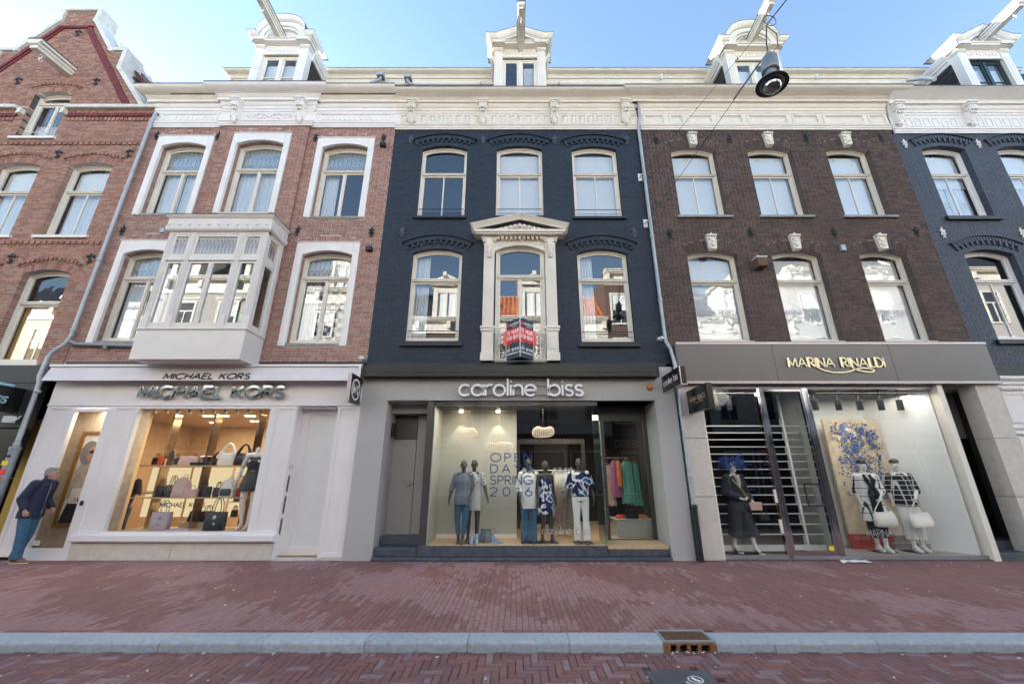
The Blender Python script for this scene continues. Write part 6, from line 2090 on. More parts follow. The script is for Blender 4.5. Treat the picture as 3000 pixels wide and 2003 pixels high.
sg = thing('chrome_lettering', 'mirror chrome MICHAEL KORS letters on the white fascia', 'sign', (-6.87, 8.86, 3.25))
for s_, x_, w_ in (('MICHAEL', -7.55, 1.86), ('KORS', -5.80, 1.16)):
    m = MB(); text(m, s_, (x_, FY - .045, 3.265), FX, FZ, FN, .245, .058, .20, .04, total=w_, side=1, slant=.06); m.build('letters', ['mirror_chrome', 'letter_gold'], sg)
sg = thing('awning_lettering', 'black MICHAEL KORS print on the pale awning valance', 'sign', (-6.95, 8.68, 3.7))
ang = Vector((0, .11, .345)).normalized()
nrm = Vector((0, -.345, .11)).normalized()
for s_, x_, w_ in (('MICHAEL', -7.31, 1.10), ('KORS', -6.28, .66)):
    m = MB(); text(m, s_, Vector((x_, 8.637, 3.65)), FX, ang, nrm, .135, .032, .22, .003, total=w_, slant=.06); m.build('printed_word', 'letter_black', sg)
sg = thing('round_logo_sign', 'brown projecting sign with a white ringed MK monogram by the grey pier', 'sign', (-3.48, 8.5, 3.4))
m = MB(); m.box(-3.545, -3.475, 8.22, 8.80, 3.08, 3.68); m.build('board', 'sign_brown', sg)
m = MB(); m.box(-3.55, -3.47, 8.205, 8.225, 3.07, 3.69); m.box(-3.545, -3.475, 8.22, 8.8, 3.68, 3.69); m.build('edge', 'steel_mauve', sg)
m = MB()
O_, U_, N_ = Vector((-3.4735, 8.51, 3.38)), Vector((0, 1, 0)), Vector((1, 0, 0))
strokes3d(m, ac(0, 0, .215, .215, 0, 360, 40), .035, O_, U_, Vector(FZ), N_, .002)
text(m, 'MK', O_ + Vector((0, 0, -.105)), U_, FZ, N_, .21, .045, .02, .002, total=.28)
m.build('monogram', 'letter_white', sg)
m = MB(); m.tube([(-3.51, 8.8, 3.6), (-3.51, 9.0, 3.6)], .02, 6); m.tube([(-3.51, 8.8, 3.15), (-3.51, 9.0, 3.15)], .02, 6); m.build('bracket', 'iron_black', sg)

# ---- grey stucco shopfront in the middle
s = thing('grey_shopfront', 'grey stucco shopfront with a projecting glass show window and bluestone steps', 'shopfront', (0, 8.85, 0))
SC = s
FY = 8.85
m = MB()
m.box(-3.46, 3.60, FY, 9.12, 3.205, 3.98); m.build('fascia', 'stucco_grey', s)
for xa, xb in ((-3.46, -2.87), (3.13, 3.60)):
    m = MB(); m.box(xa, xb, FY, 9.62, 0, 3.205); m.build('pier', 'stucco_grey', s)
m = MB(); m.box(-2.87, 3.13, 8.9, 9.62, 3.19, 3.205); m.build('soffit', 'stucco_grey', s)
m = MB(); m.box(-3.40, 3.19, 8.62, FY - .0, 3.71, 3.94); m.box(-3.40, 3.19, 8.66, FY, 3.94, 3.965); m.build('awning_box', 'black_paint', s)
m = MB(); m.box(-3.385, 3.175, 8.612, 8.62, 3.80, 3.815); m.box(-3.42, -3.40, 8.60, FY, 3.70, 3.96); m.box(3.19, 3.21, 8.60, FY, 3.70, 3.96); m.build('awning_box_trim', 'black_paint', s)
m = MB(); m.box(-3.46, 3.50, 8.93, 9.03, 3.985, 4.10); m.build('ledge', 'navy_sill', s)
for nm, (xa, xb, ya, yb, za, zb) in {'bottom_step': (-2.86, 3.12, 8.76, 9.1, 0, .062), 'plinth': (-1.97, 1.87, 8.87, 9.2, .062, .265), 'door_step': (1.875, 3.12, 8.91, 9.7, .062, .20)}.items():
    m = MB(); m.bevbox(xa, xb, ya, yb, za, zb, .012); m.build(nm, 'bluestone', s)
for i, (ya, za, zb) in enumerate(((8.91, .062, .22), (9.22, .22, .385))):
    m = MB(); m.bevbox(-2.86, -1.975, ya, 9.7, za, zb, .012); m.build('entrance_step', 'bluestone', s)
# glass box
m = MB(); m.box(-1.965, -1.825, 8.88, 9.9, .265, 3.19); m.build('window_post', 'alu_grey', s)
m = MB(); m.box(-1.825, 1.85, 8.895, 8.91, .265, 3.19); g_ = m.build('front_glass', 'shop_glass', s)
m = MB(); m.box(1.838, 1.85, 8.913, 9.55, .265, 3.19); m.build('side_glass', 'shop_edge', s)
m = MB()
for wds, z in (('OPEN', 1.895), ('DAYS', 1.665), ('SPRING', 1.435), ('2016', 1.205)):
    text(m, wds, (-.09, 8.892, z), FX, FZ, FN, .165, .022, {'OPEN': .42, 'DAYS': .5, 'SPRING': .2, '2016': .55}[wds], .001, total=.88)
m.build('blue_lettering', 'letter_blue', g_)
m = MB(); text(m, 'caroline biss', (1.03, 8.892, .475), FX, FZ, FN, .155, .014, .15, .001, total=.96); m.build('grey_lettering', 'letter_grey', g_)
m = MB(); m.box(-1.82, 3.1, 8.912, 13.2, .20, .268); m.build('shop_floor', 'wood_floor', s)
m = MB(); m.box(-1.82, -1.80, 8.915, 13.2, .268, 3.19); m.build('side_wall', 'panel_grey', s)
m = MB(); m.box(-1.80, .03, 9.90, 9.95, .268, 3.19); m.build('back_panel', 'panel_grey', s)
m = MB(); m.box(-1.80, .03, 9.885, 9.90, .268, .35); m.build('skirting', 'plastic_white', s)
m = MB(); m.box(-1.82, 1.835, 8.915, 9.02, 3.10, 3.188); m.box(-1.82, 1.835, 9.16, 9.30, 3.10, 3.19); m.box(-1.82, 1.835, 9.44, 9.62, 3.10, 3.19); m.build('ceiling_louvre', 'alu_grey', s)
m = MB(); m.box(-1.82, 3.12, 8.9, 13.2, 3.19, 3.2); m.build('shop_ceiling', 'room_black', s)
m = MB(); m.box(-1.82, 3.4, 13.2, 13.25, .2, 3.2); m.box(3.22, 3.25, 9.7, 13.2, .2, 3.2); m.build('back_wall', 'room_black', s)
m = MB(); m.box(.55, 1.55, 12.2, 12.25, .3, 2.5); m.build('dark_doorway', 'room_black', s)
m = MB(); m.ring([(.05, .3), (1.9, .3), (1.9, 2.55), (.05, 2.55)], [(.12, .3), (1.8, .3), (1.8, 2.42), (.12, 2.42)], 11.2, 11.3); m.build('inner_frame', 'alu_grey', s)
for x in (-1.32, -.42):
    m = MB(); m.lathe([(.045, -.02), (.05, 0), (.03, .01)], (x, 9.70, 3.085), 10); m.build('window_spot', 'shop_spot', s)
    lamp('spot_lamp', 'SPOT', (x, 9.70, 3.07), 15, (1.0, .83, .58), (x, 9.92, 1.6), .03, 62, blend=.45)
lamp('window_lamp', 'AREA', (.0, 9.1, 3.09), 9, (1.0, .86, .68), size=3.2, sizey=.4)
lamp('window_lamp', 'AREA', (1.6, 11.0, 3.1), 7, (1.0, .85, .68), size=1.5, sizey=1.0)
# shop entrance at the right
m = MB()
m.ring([(2.02, .20), (3.13, .20), (3.13, 2.98), (2.02, 2.98)], [(2.10, .28), (3.05, .28), (3.05, 2.84), (2.10, 2.84)], 9.60, 9.68)
m.box(1.86, 3.13, 9.58, 9.7, 2.98, 3.19); m.box(1.86, 2.02, 9.60, 9.68, .2, 2.98)
d = m.build('glass_door', 'alu_grey', s)
p = MB(); p.box(2.09, 3.06, 9.635, 9.645, .275, 2.845); p.build('glass_pane', 'shop_glass', d)
m = MB(); m.tube([(1.99, 9.50, .25), (1.99, 9.50, 2.83)], .020, 8); m.tube([(1.99, 9.5, .5), (1.99, 9.61, .5)], .012, 6); m.tube([(1.99, 9.5, 2.6), (1.99, 9.61, 2.6)], .012, 6); m.build('pull_bar', 'steel', d)
m = MB(); m.box(1.90, 1.94, 9.575, 9.60, 1.30, 1.45); m.build('lock', 'steel', d)
# staff door at the left
m = MB(); m.box(-2.32, -1.97, 9.60, 9.66, .385, 3.19); m.build('side_panel', 'door_grey', s)
m = MB(); m.box(-3.06, -2.33, 9.59, 9.65, .385, 2.40); d = m.build('staff_door', 'door_grey', s)
m = MB(); m.ell((-2.42, 9.55, 1.42), (.04, .04, .04), 12, 8); m.ell((-2.34, 9.575, 1.42), (.022, .02, .022), 8, 6); m.build('door_knob', 'steel', d)
m = MB(); m.box(-3.06, -2.33, 9.60, 9.66, 2.405, 2.98); m.build('fanlight_panel', 'alu_grey', s)
m = MB(); m.box(-2.87, -1.97, 9.3, 9.66, 2.98, 3.19); m.build('lintel', 'panel_grey', s)
m = MB(); m.box(-2.865, -2.80, 9.30, 9.42, 2.45, 2.75); m.build('wall_lamp', 'iron_black', s)
m = MB(); m.box(-2.10, -2.05, 9.58, 9.60, 1.22, 1.55); m.build('pull_handle', 'iron_black', s)
m = MB(); m.box(-2.04, -1.975, 9.57, 9.60, 1.70, 2.0); k = m.build('intercom', 'plastic_white', s)
m = MB(); m.lathe([(0, -.002), (.018, -.002), (.018, 0)], (-2.005, 9.568, 1.95), 10, 0, True, Matrix.Rotation(R(90), 3, 'X'))
for q in range(4): m.box(-2.03, -1.985, 9.566, 9.57, 1.72 + q * .04, 1.74 + q * .04)
m.build('buttons', 'iron_black', k)

sg = thing('white_lettering', 'white caroline biss letters on two thin rails over the glass show window', 'sign', (.12, 8.78, 3.29))
m = MB(); text(m, 'caroline biss', (.125, 8.77, 3.295), FX, FZ, FN, .385, .042, .13, .05, total=2.76, mi=0); m.build('letters', 'letter_white', sg)
m = MB(); m.box(-1.27, 1.50, 8.80, 8.815, 3.315, 3.325); m.box(-1.27, 1.50, 8.80, 8.815, 3.525, 3.535)
for x in (-1.0, 0, 1.2): m.box(x, x + .02, 8.80, 8.85, 3.315, 3.325)
m.build('rail', 'alu_grey', sg)
sg = thing('slim_projecting_sign', 'black projecting lightbox lettered caroline biss beside the downpipe', 'sign', (3.34, 8.2, 3.5))
m = MB(); m.box(3.29, 3.41, 7.72, 8.72, 3.34, 3.70); m.build('board', 'sign_black', sg)
m = MB(); m.box(3.28, 3.42, 7.71, 8.73, 3.325, 3.34); m.box(3.28, 3.30, 7.70, 7.72, 3.325, 3.71); m.build('edge', 'steel', sg)
m = MB(); text(m, 'caroline biss', (3.288, 8.24, 3.47), (0, -1, 0), FZ, (-1, 0, 0), .14, .014, .15, .002, total=.80); m.build('letters', 'letter_white', sg)
m = MB(); m.box(3.33, 3.37, 8.72, 8.86, 3.48, 3.56); m.build('bracket', 'steel', sg)
bl = thing('amber_beacon', 'small amber beacon lamp on the grey fascia', 'beacon lamp', (3.05, 8.85, 3.5))
m = MB(); m.lathe([(.055, 0), (.058, .03), (.05, .06), (.03, .08), (0, .085)], (3.04, 8.85, 3.50), 14, 0, True, Matrix.Rotation(R(90), 3, 'X')); m.build('lens', 'amber', bl)
m = MB(); m.lathe([(.065, 0), (.065, .015)], (3.04, 8.852, 3.50), 14, 0, True, Matrix.Rotation(R(90), 3, 'X')); m.build('base', 'iron_black', bl)
for nm, lab, x, z in (('security_camera', 'white camera beside the downpipe over the grey shopfront', 3.42, 4.62), ('wall_camera', 'small white dome camera at the corner of the pink brickwork', -3.56, 4.14)):
    c = thing(nm, lab, 'camera', (x, 8.9, z))
    m = MB(); m.lathe([(.03, 0), (.045, .02), (.045, .10), (.03, .12)], (x, 8.84, z), 10, 0, True, Matrix.Rotation(R(70), 3, 'X')); m.build('housing', 'plastic_white', c)
    m = MB(); m.box(x - .03, x + .03, 8.86, 9.0, z + .04, z + .09); m.build('mount', 'plastic_white', c)
# to-let sign
sg = thing('to_let_sign', 'three sided red and black TE HUUR FOR RENT board on the balcony grille', 'sign', (.105, 8.7, 4.15))
fx, fy, bz, tz = .105, 8.50, 4.13, 5.07
wy = 8.83
LB, RB = (-.215, wy), (.425, wy)
def fc(t, side):       # point along a face: t from the front edge
    B = LB if side < 0 else RB
    return Vector((fx + (B[0] - fx) * t, fy + (B[1] - fy) * t, 0))
for sd in (-1, 1):
    U = (fc(1, sd) - fc(0, sd)).normalized() * sd
    N = Vector((U[1], -U[0], 0)) if True else None
    if N[1] > 0: N = -N
    W_ = (fc(1, sd) - fc(0, sd)).length
    O = fc(1, sd) if sd < 0 else fc(0, sd)
    def quad(m, u0, u1, z0, z1, dpt):
        A = [O + U * u + N * dpt + Vector((0, 0, z)) for u, z in ((u0, z0), (u1, z0), (u1, z1), (u0, z1))]
        Bq = [p - N * .01 for p in A]
        m.add([tuple(p) for p in A + Bq], [(0, 1, 2, 3), (7, 6, 5, 4), (0, 4, 5, 1), (1, 5, 6, 2), (2, 6, 7, 3), (3, 7, 4, 0)])
    m = MB(); quad(m, 0, W_, bz, tz, 0); f = m.build('board', 'sign_navy', sg)
    m = MB(); quad(m, 0, W_, 4.56, 4.85, .002)
    u = 0
    random.seed(5)
    while u < W_ - .01:
        w_ = random.uniform(.02, .05); quad(m, u, min(u + w_ * .8, W_), 4.56 - random.uniform(.02, .09), 4.562, .002); u += w_
    m.build('red_band', 'sign_red', f)
    m = MB(); c_ = O + U * (W_ / 2) + N * .004
    text(m, 'TE HUUR', c_ + Vector((0, 0, 4.72)), U, FZ, N, .095, .016, .22, .001, total=W_ * .84)
    text(m, 'FOR RENT', c_ + Vector((0, 0, 4.59)), U, FZ, N, .085, .014, .2, .001, total=W_ * .84)
    text(m, '020 - 320 90 80', c_ + Vector((0, 0, 4.31)), U, FZ, N, .058, .010, .2, .001, total=W_ * .82)
    text(m, 'amstellandmakelaars.nl', c_ + Vector((0, 0, 4.235)), U, FZ, N, .045, .006, .2, .001, total=W_ * .88)
    text(m, 'mstelland', c_ + U * .035 + Vector((0, 0, 4.93)), U, FZ, N, .075, .008, .2, .001, total=W_ * .66, slant=.2)
    text(m, 'makelaars', c_ + U * .06 + Vector((0, 0, 4.885)), U, FZ, N, .026, .004, .4, .001, total=W_ * .4)
    strokes3d(m, [(-.17, -.02), (-.13, .09), (-.09, -.02)], .008, c_ + Vector((0, 0, 4.36)), U, Vector(FZ), N, .001)
    m.build('lettering', 'letter_white', f)
    m = MB()
    Oc = O + U * (W_ * .12) + N * .004 + Vector((0, 0, 4.955))
    V = [Oc + U * (.038 * math.cos(2 * math.pi * i / 16)) + Vector((0, 0, .052 * math.sin(2 * math.pi * i / 16))) for i in range(16)]
    m.add([tuple(p) for p in V] + [tuple(p - N * .003) for p in V], [tuple(range(16))])
    m.build('red_disc', 'sign_red', f)
m = MB(); m.add([(fx, fy, bz + .002), (LB[0], LB[1], bz + .002), (RB[0], RB[1], bz + .002)], [(0, 1, 2)]); m.build('floor_panel', 'sign_brown', sg)
m = MB(); m.tube([(fx, fy - .006, bz), (fx, fy - .006, tz)], .008, 6); m.build('edge', 'steel', sg)
for xa, xb in ((-.285, -.218), (.428, .495)):
    m = MB(); m.box(xa, xb, wy - .005, wy + .005, 4.48, 4.84); m.build('wing', 'sign_pale_red', sg)

# ---- bronze shopfront at the right
s = thing('bronze_shopfront', 'tall shopfront with a bronze fascia, chrome door frames and a roller grille', 'shopfront', (7.3, 8.9, 0))
SR = s
FY = 8.90
for i, (xa, xb) in enumerate(((3.73, 5.935), (5.94, 8.635), (8.64, 10.91))):
    m = MB(); m.bevbox(xa, xb, 8.74, 9.1, 3.625, 4.49, .006); m.build('fascia_panel', 'fascia_bronze', s)
m = MB(); m.box(3.72, 10.92, 8.73, 9.02, 4.492, 4.545); m.build('top_trim', 'steel_mauve', s)
m = MB(); m.box(3.72, 10.95, 8.72, 9.02, 3.565, 3.622); m.build('bottom_trim', 'steel_mauve', s)
m = MB(); m.box(3.70, 3.725, 8.75, 9.1, 3.6, 4.5); m.box(10.913, 10.925, 8.75, 9.1, 3.6, 4.5); m.build('fascia_end', 'fascia_bronze', s)
m = MB()
for k in range(3): m.bevbox(3.72, 4.17, 8.86, 9.3, .005 + k * 1.19, 1.185 + k * 1.19, .004)
m.build('stone_pier', 'limestone', s)
m = MB()
for k in range(3): m.box(10.40, 10.92, 8.82, 9.2, .005 + k * 1.19, 1.185 + k * 1.19); pass
m.build('stone_pier', 'limestone', s)
m = MB(); m.box(9.505, 9.63, 8.80, 9.06, 0, 3.56); m.build('window_post', 'cream_paint', s)
m = MB(); m.box(4.172, 4.20, 8.86, 9.0, 0, 3.56); m.build('window_post', 'cream_paint', s)
for xa, xb in ((5.49, 5.60), (6.52, 6.65)):
    m = MB(); m.bevbox(xa, xb, FY - .01, FY + .10, .03, 3.50, .012); m.bevbox(xa + .03, xb - .03, FY - .022, FY - .01, .03, 3.50, .008); m.build('door_post', 'chrome', s)
m = MB(); m.box(4.2, 9.505, FY, FY + .1, 3.48, 3.562); m.build('head_rail', 'steel_mauve', s)
m = MB(); m.box(4.2, 9.505, FY - .005, FY + .1, .02, .085); m.build('bottom_rail', 'steel_mauve', s)
m = MB(); m.box(4.19, 10.40, 8.84, 9.1, -.01, .022); m.build('threshold', 'bluestone', s)
for nm, xa, xb in (('window_glass', 4.2, 5.49), ('window_glass', 6.65, 9.505)):
    m = MB(); m.box(xa, xb, FY + .04, FY + .052, .08, 3.49); wg = m.build(nm, 'shop_glass', s)
m = MB()
m.ring([(5.605, .09), (6.515, .09), (6.515, 3.47), (5.605, 3.47)], [(5.65, .17), (6.47, .17), (6.47, 3.42), (5.65, 3.42)], FY + .01, FY + .07); d = m.build('glass_door', 'chrome', s)
m = MB(); m.box(5.645, 6.475, FY + .035, FY + .045, .165, 3.425); m.build('glass_pane', 'shop_glass', d)
m = MB()
m.ring([(6.06, 1.0), (6.40, 1.0), (6.40, 1.45), (6.06, 1.45)], [(6.085, 1.03), (6.375, 1.03), (6.375, 1.42), (6.085, 1.42)], FY - .07, FY - .04)
m.box(6.38, 6.42, FY - .06, FY + .02, 1.03, 1.06); m.box(6.38, 6.42, FY - .06, FY + .02, 1.38, 1.41); m.build('pull_handle', 'chrome', d)
m = MB(); m.box(6.36, 6.46, FY + .03, FY + .033, .16, .25); m.build('yellow_sticker', 'yellow_label', d)
for z in (1.20, .62):
    m = MB(); m.box(5.44, 5.488, FY + .0, FY + .03, z - .13, z + .13); m.build('hinge', 'cream_paint', s)
# roller grille
gr = thing('roller_grille', 'roller grille of thin white horizontal bars behind the glass door', 'grille', (5.4, 9.38, 0))
zz = 2.70
for z in (2.70, 2.545, 2.39, 2.23, 2.07, 1.91, 1.74, 1.56, 1.38, 1.20, 1.01, .82, .61, .41):
    m = MB(); m.box(4.22, 6.62, 9.375, 9.395, z - .011, z + .011); m.build('bar', 'plastic_white', gr)
for k, (za, zb) in enumerate(((2.39, 2.545), (2.07, 2.23), (1.74, 1.91), (1.38, 1.56), (1.01, 1.20), (.61, .82), (.21, .41), (2.70, 2.86))):
    m = MB(); m.box(6.18, 6.195, 9.38, 9.39, za, zb); m.build('upright', 'plastic_white', gr)
m = MB(); m.box(4.22, 6.62, 9.365, 9.40, .09, .21); m.build('bottom_bar', 'plastic_white', gr)
shell(s, 4.19, 9.52, 8.99, 13.4, .03, 3.60, 'room_black', 'floor_grey', 'room_dark')
m = MB(); m.box(6.63, 6.68, 9.02, 9.9, .03, 3.58); m.build('partition', 'panel_grey', s)
m = MB(); m.box(6.68, 9.5, 10.05, 10.1, .03, 3.58); m.build('back_panel', 'blind_white', s)
m = MB(); m.add([(9.48, 9.0, .03), (8.75, 10.05, .03), (8.75, 10.05, 3.58), (9.48, 9.0, 3.58)], [(0, 1, 2, 3)]); m.build('side_panel', 'blind_white', s)
m = MB(); m.box(6.68, 9.48, 9.0, 10.05, .03, .07); m.build('platform', 'floor_grey', s)
m = MB(); m.box(4.6, 6.3, 9.5, 10.4, .031, .036); m.build('door_mat', 'wood_floor', s)
for xa in (4.35, 5.0):
    m = MB(); m.box(xa, xa + .03, 10.6, 11.4, .5, 2.4); m.box(xa - .5, xa + .4, 11.4, 11.43, .6, 2.6); m.build('clothes_rail', 'cloth_rose' if xa < 4.6 else 'cloth_charcoal', s)
for i, x in enumerate((7.05, 7.6, 8.1, 8.6, 9.05, 4.45, 4.75, 5.02)):
    m = MB(); m.tube([(x, 9.3, 3.30), (x + .02, 9.34, 3.06)], .065, 10); m.tube([(x, 9.3, 3.55), (x, 9.3, 3.28)], .012, 6); m.build('track_spot', 'iron_black', s)
m = MB(); m.box(6.8, 9.3, 9.28, 9.32, 3.42, 3.45); m.box(4.3, 5.2, 9.28, 9.32, 3.42, 3.45); m.build('spot_track', 'iron_black', s)
lamp('window_lamp', 'AREA', (8.1, 9.12, 3.40), 5, (1.0, .92, .80), size=2.4, sizey=.5)
lamp('spot_lamp', 'SPOT', (7.9, 9.2, 3.3), 12, (1.0, .82, .58), (8.0, 9.8, 1.9), .05, 50)
lamp('window_lamp', 'AREA', (4.9, 9.10, 3.40), 4, (1.0, .92, .82), size=1.2, sizey=.5)
# porch beside it
m = MB(); m.box(9.63, 11.4, 9.02, 9.9, 3.54, 3.56); m.build('porch_ceiling', 'panel_grey', s)
m = MB(); m.box(9.6, 11.4, 9.80, 9.85, 2.45, 3.56); m.build('porch_transom', 'panel_grey', s)
m = MB(); m.box(9.6, 11.4, 9.80, 9.86, .3, 2.45); m.build('porch_door', 'black_paint', s)
m = MB(); m.box(9.60, 9.63, 9.06, 10.95, 0, 3.54); m.build('porch_side', 'panel_grey', s)
for ya, zb in ((8.86, .14), (9.25, .30)):
    m = MB(); m.bevbox(9.64, 10.39 if ya < 9 else 11.3, ya, 9.8, 0, zb, .012); m.build('porch_step', 'bluestone', s)

sg = thing('gold_lettering', 'pale gold MARINA RINALDI lettering with a looping swash on the bronze fascia', 'sign', (7.3, 8.72, 3.9))
m = MB()
text(m, 'MARINA RINALDI', (7.31, 8.725, 3.945), FX, FZ, FN, .215, .027, .14, .014, total=2.20)
tw = text_width('MARINA RINALDI', .14); k_ = 2.20 / tw; x_ = -1.10
for c in 'MARINA RINALDI':
    if c in 'MNRDL': strokes3d(m, [(x_ + .022, 0), (x_ + .022, .215)], .042, Vector((7.31, 8.7255, 3.945)), Vector(FX), Vector(FZ), Vector(FN), .015)
    x_ += (GLY[c][0] + .14) * k_
sw = [(-.58, .07), (-.50, -.01), (-.36, -.08), (-.18, -.125), (.0, -.13), (.18, -.11), (.34, -.06), (.50, -.03), (.66, -.035), (.76, -.07), (.74, -.11), (.62, -.12), (.48, -.10), (.34, -.05), (.22, .06)]
pts = []
for i in range(len(sw) - 1):
    p0, p1, p2, p3 = sw[max(i - 1, 0)], sw[i], sw[i + 1], sw[min(i + 2, len(sw) - 1)]
    for q in range(4):
        t = q / 4
        pts.append(tuple(.5 * ((2 * p1[a]) + (-p0[a] + p2[a]) * t + (2 * p0[a] - 5 * p1[a] + 4 * p2[a] - p3[a]) * t * t + (-p0[a] + 3 * p1[a] - 3 * p2[a] + p3[a]) * t ** 3) for a in (0, 1)))
pts.append(sw[-1])
SWASH = pts
strokes3d(m, pts, .026, Vector((7.36, 8.725, 3.945)), Vector(FX), Vector(FZ), Vector(FN), .014)
m.build('letters', 'letter_gold', sg)
sg = thing('square_projecting_sign', 'black projecting box sign with small gold lettering on the stone pier', 'sign', (3.9, 8.3, 3.1))
m = MB(); m.box(3.86, 3.97, 7.88, 8.84, 2.90, 3.40); m.build('board', 'sign_black', sg)
m = MB(); O_ = Vector((3.858, 8.37, 3.13)); U_, N_ = Vector((0, -1, 0)), Vector((-1, 0, 0))
text(m, 'MARINA RINALDI', O_, U_, FZ, N_, .095, .010, .14, .002, total=.72)
strokes3d(m, [(a * .33, b * .45) for a, b in SWASH], .009, O_, U_, Vector(FZ), N_, .002); m.build('letters', 'letter_gold', sg)
m = MB(); text(m, 'MARINA RINALDI', (7.75, FY + .035, .42), FX, FZ, FN, .14, .010, .16, .001, total=1.1); m.build('window_lettering', 'letter_grey', wg)

# ---- black shopfront at the left edge
s = thing('black_shopfront', 'black stone shopfront at the left edge under the gabled house', 'shopfront', (-13, 8.9, 0))
m = MB(); m.box(-17.6, -10.84, 8.92, 9.05, 3.62, 4.04); m.bevbox(-17.6, -10.84, 8.86, 9.05, 2.60, 3.60, .01); m.build('fascia', 'black_wall', s)
m = MB(); m.box(-17.6, -11.42, 8.90, 9.05, .0, .3); m.box(-11.42, -10.84, 8.88, 9.05, 0, 1.55); m.box(-11.42, -10.84, 8.88, 9.05, 1.56, 2.58); m.build('stone_cladding', 'granite_black', s)
m = MB(); m.ring([(-16.5, .3), (-11.43, .3), (-11.43, 2.58), (-16.5, 2.58)], [(-16.4, .4), (-11.55, .4), (-11.55, 2.5), (-16.4, 2.5)], 8.93, 9.0); m.build('window_frame', 'steel', s)
m = MB(); m.box(-16.42, -11.53, 8.96, 8.965, .38, 2.52); m.build('glass_pane', 'shop_glass', s)
m = MB(); m.box(-17, -11.2, 10.5, 10.55, .1, 3); m.build('back_wall', 'amber_blind', s)
sg = thing('cyan_edged_sign', 'black projecting lightbox with pale blue edges and script lettering', 'sign', (-11.2, 8.3, 3.2))
m = MB(); m.box(-11.30, -11.08, 7.3, 8.86, 2.93, 3.46); m.build('board', 'sign_black', sg)
m = MB(); m.box(-11.31, -11.07, 7.3, 8.62, 3.46, 3.515); m.box(-11.31, -11.07, 7.3, 8.45, 2.875, 2.93); m.build('edge', 'pale_blue_paint', sg)
m = MB(); text(m, 'Douglas', (-11.078, 8.56, 3.10), (0, 1, 0), FZ, (1, 0, 0), .21, .032, .10, .003, align='r', slant=.35, wide=.85); m.build('letters', 'pale_blue_paint', sg)
fl_ = thing('white_floodlight', 'small white floodlight on the black fascia', 'floodlight', (-11.0, 8.8, 2.76))
m = MB(); m.box(-11.16, -10.98, 8.70, 8.80, 2.70, 2.84); m.build('housing', 'plastic_white', fl_)
m = MB(); m.tube([(-10.97, 8.74, 2.72), (-10.94, 8.80, 2.80), (-10.98, 8.86, 2.86)], .014, 6); m.build('bracket', 'plastic_white', fl_)
# ---- panelled cream shopfront at the right edge
s = thing('cream_shopfront', 'cream panelled timber shopfront at the right edge of the row', 'shopfront', (14, 8.95, 0))
m = MB(); m.cornice([(8.95, 3.50), (8.90, 3.50), (8.90, 3.56), (8.86, 3.58), (8.86, 3.64), (8.80, 3.70), (8.80, 3.76), (8.95, 3.78)], 11.02, 18, 8.95, 0, 0)
x = 11.05
while x < 18:
    m.box(x, x + .03, 8.87, 8.91, 3.455, 3.495); x += .06
m.build('cornice', 'shop_white', s)
m = MB(); m.box(10.93, 18, 8.95, 9.05, 0, 3.5)
for xa, xb in ((11.06, 11.62), (11.70, 13.2), (13.3, 15)):
    panel(m, xa, xb, 2.72, 3.42, 8.92); panel(m, xa, xb, .3, 2.38, 8.92); m.bevbox(xa - .05, xb + .05, 8.88, 8.95, 2.46, 2.52, .01); m.bevbox(xa - .05, xb + .05, 8.90, 8.95, 2.58, 2.64, .01)
m.build('panelling', 'shop_white', s)
m = MB(); m.box(10.95, 18, 8.97, 9.05, 3.80, 4.02); m.build('lead_flashing', 'black_wall', s)

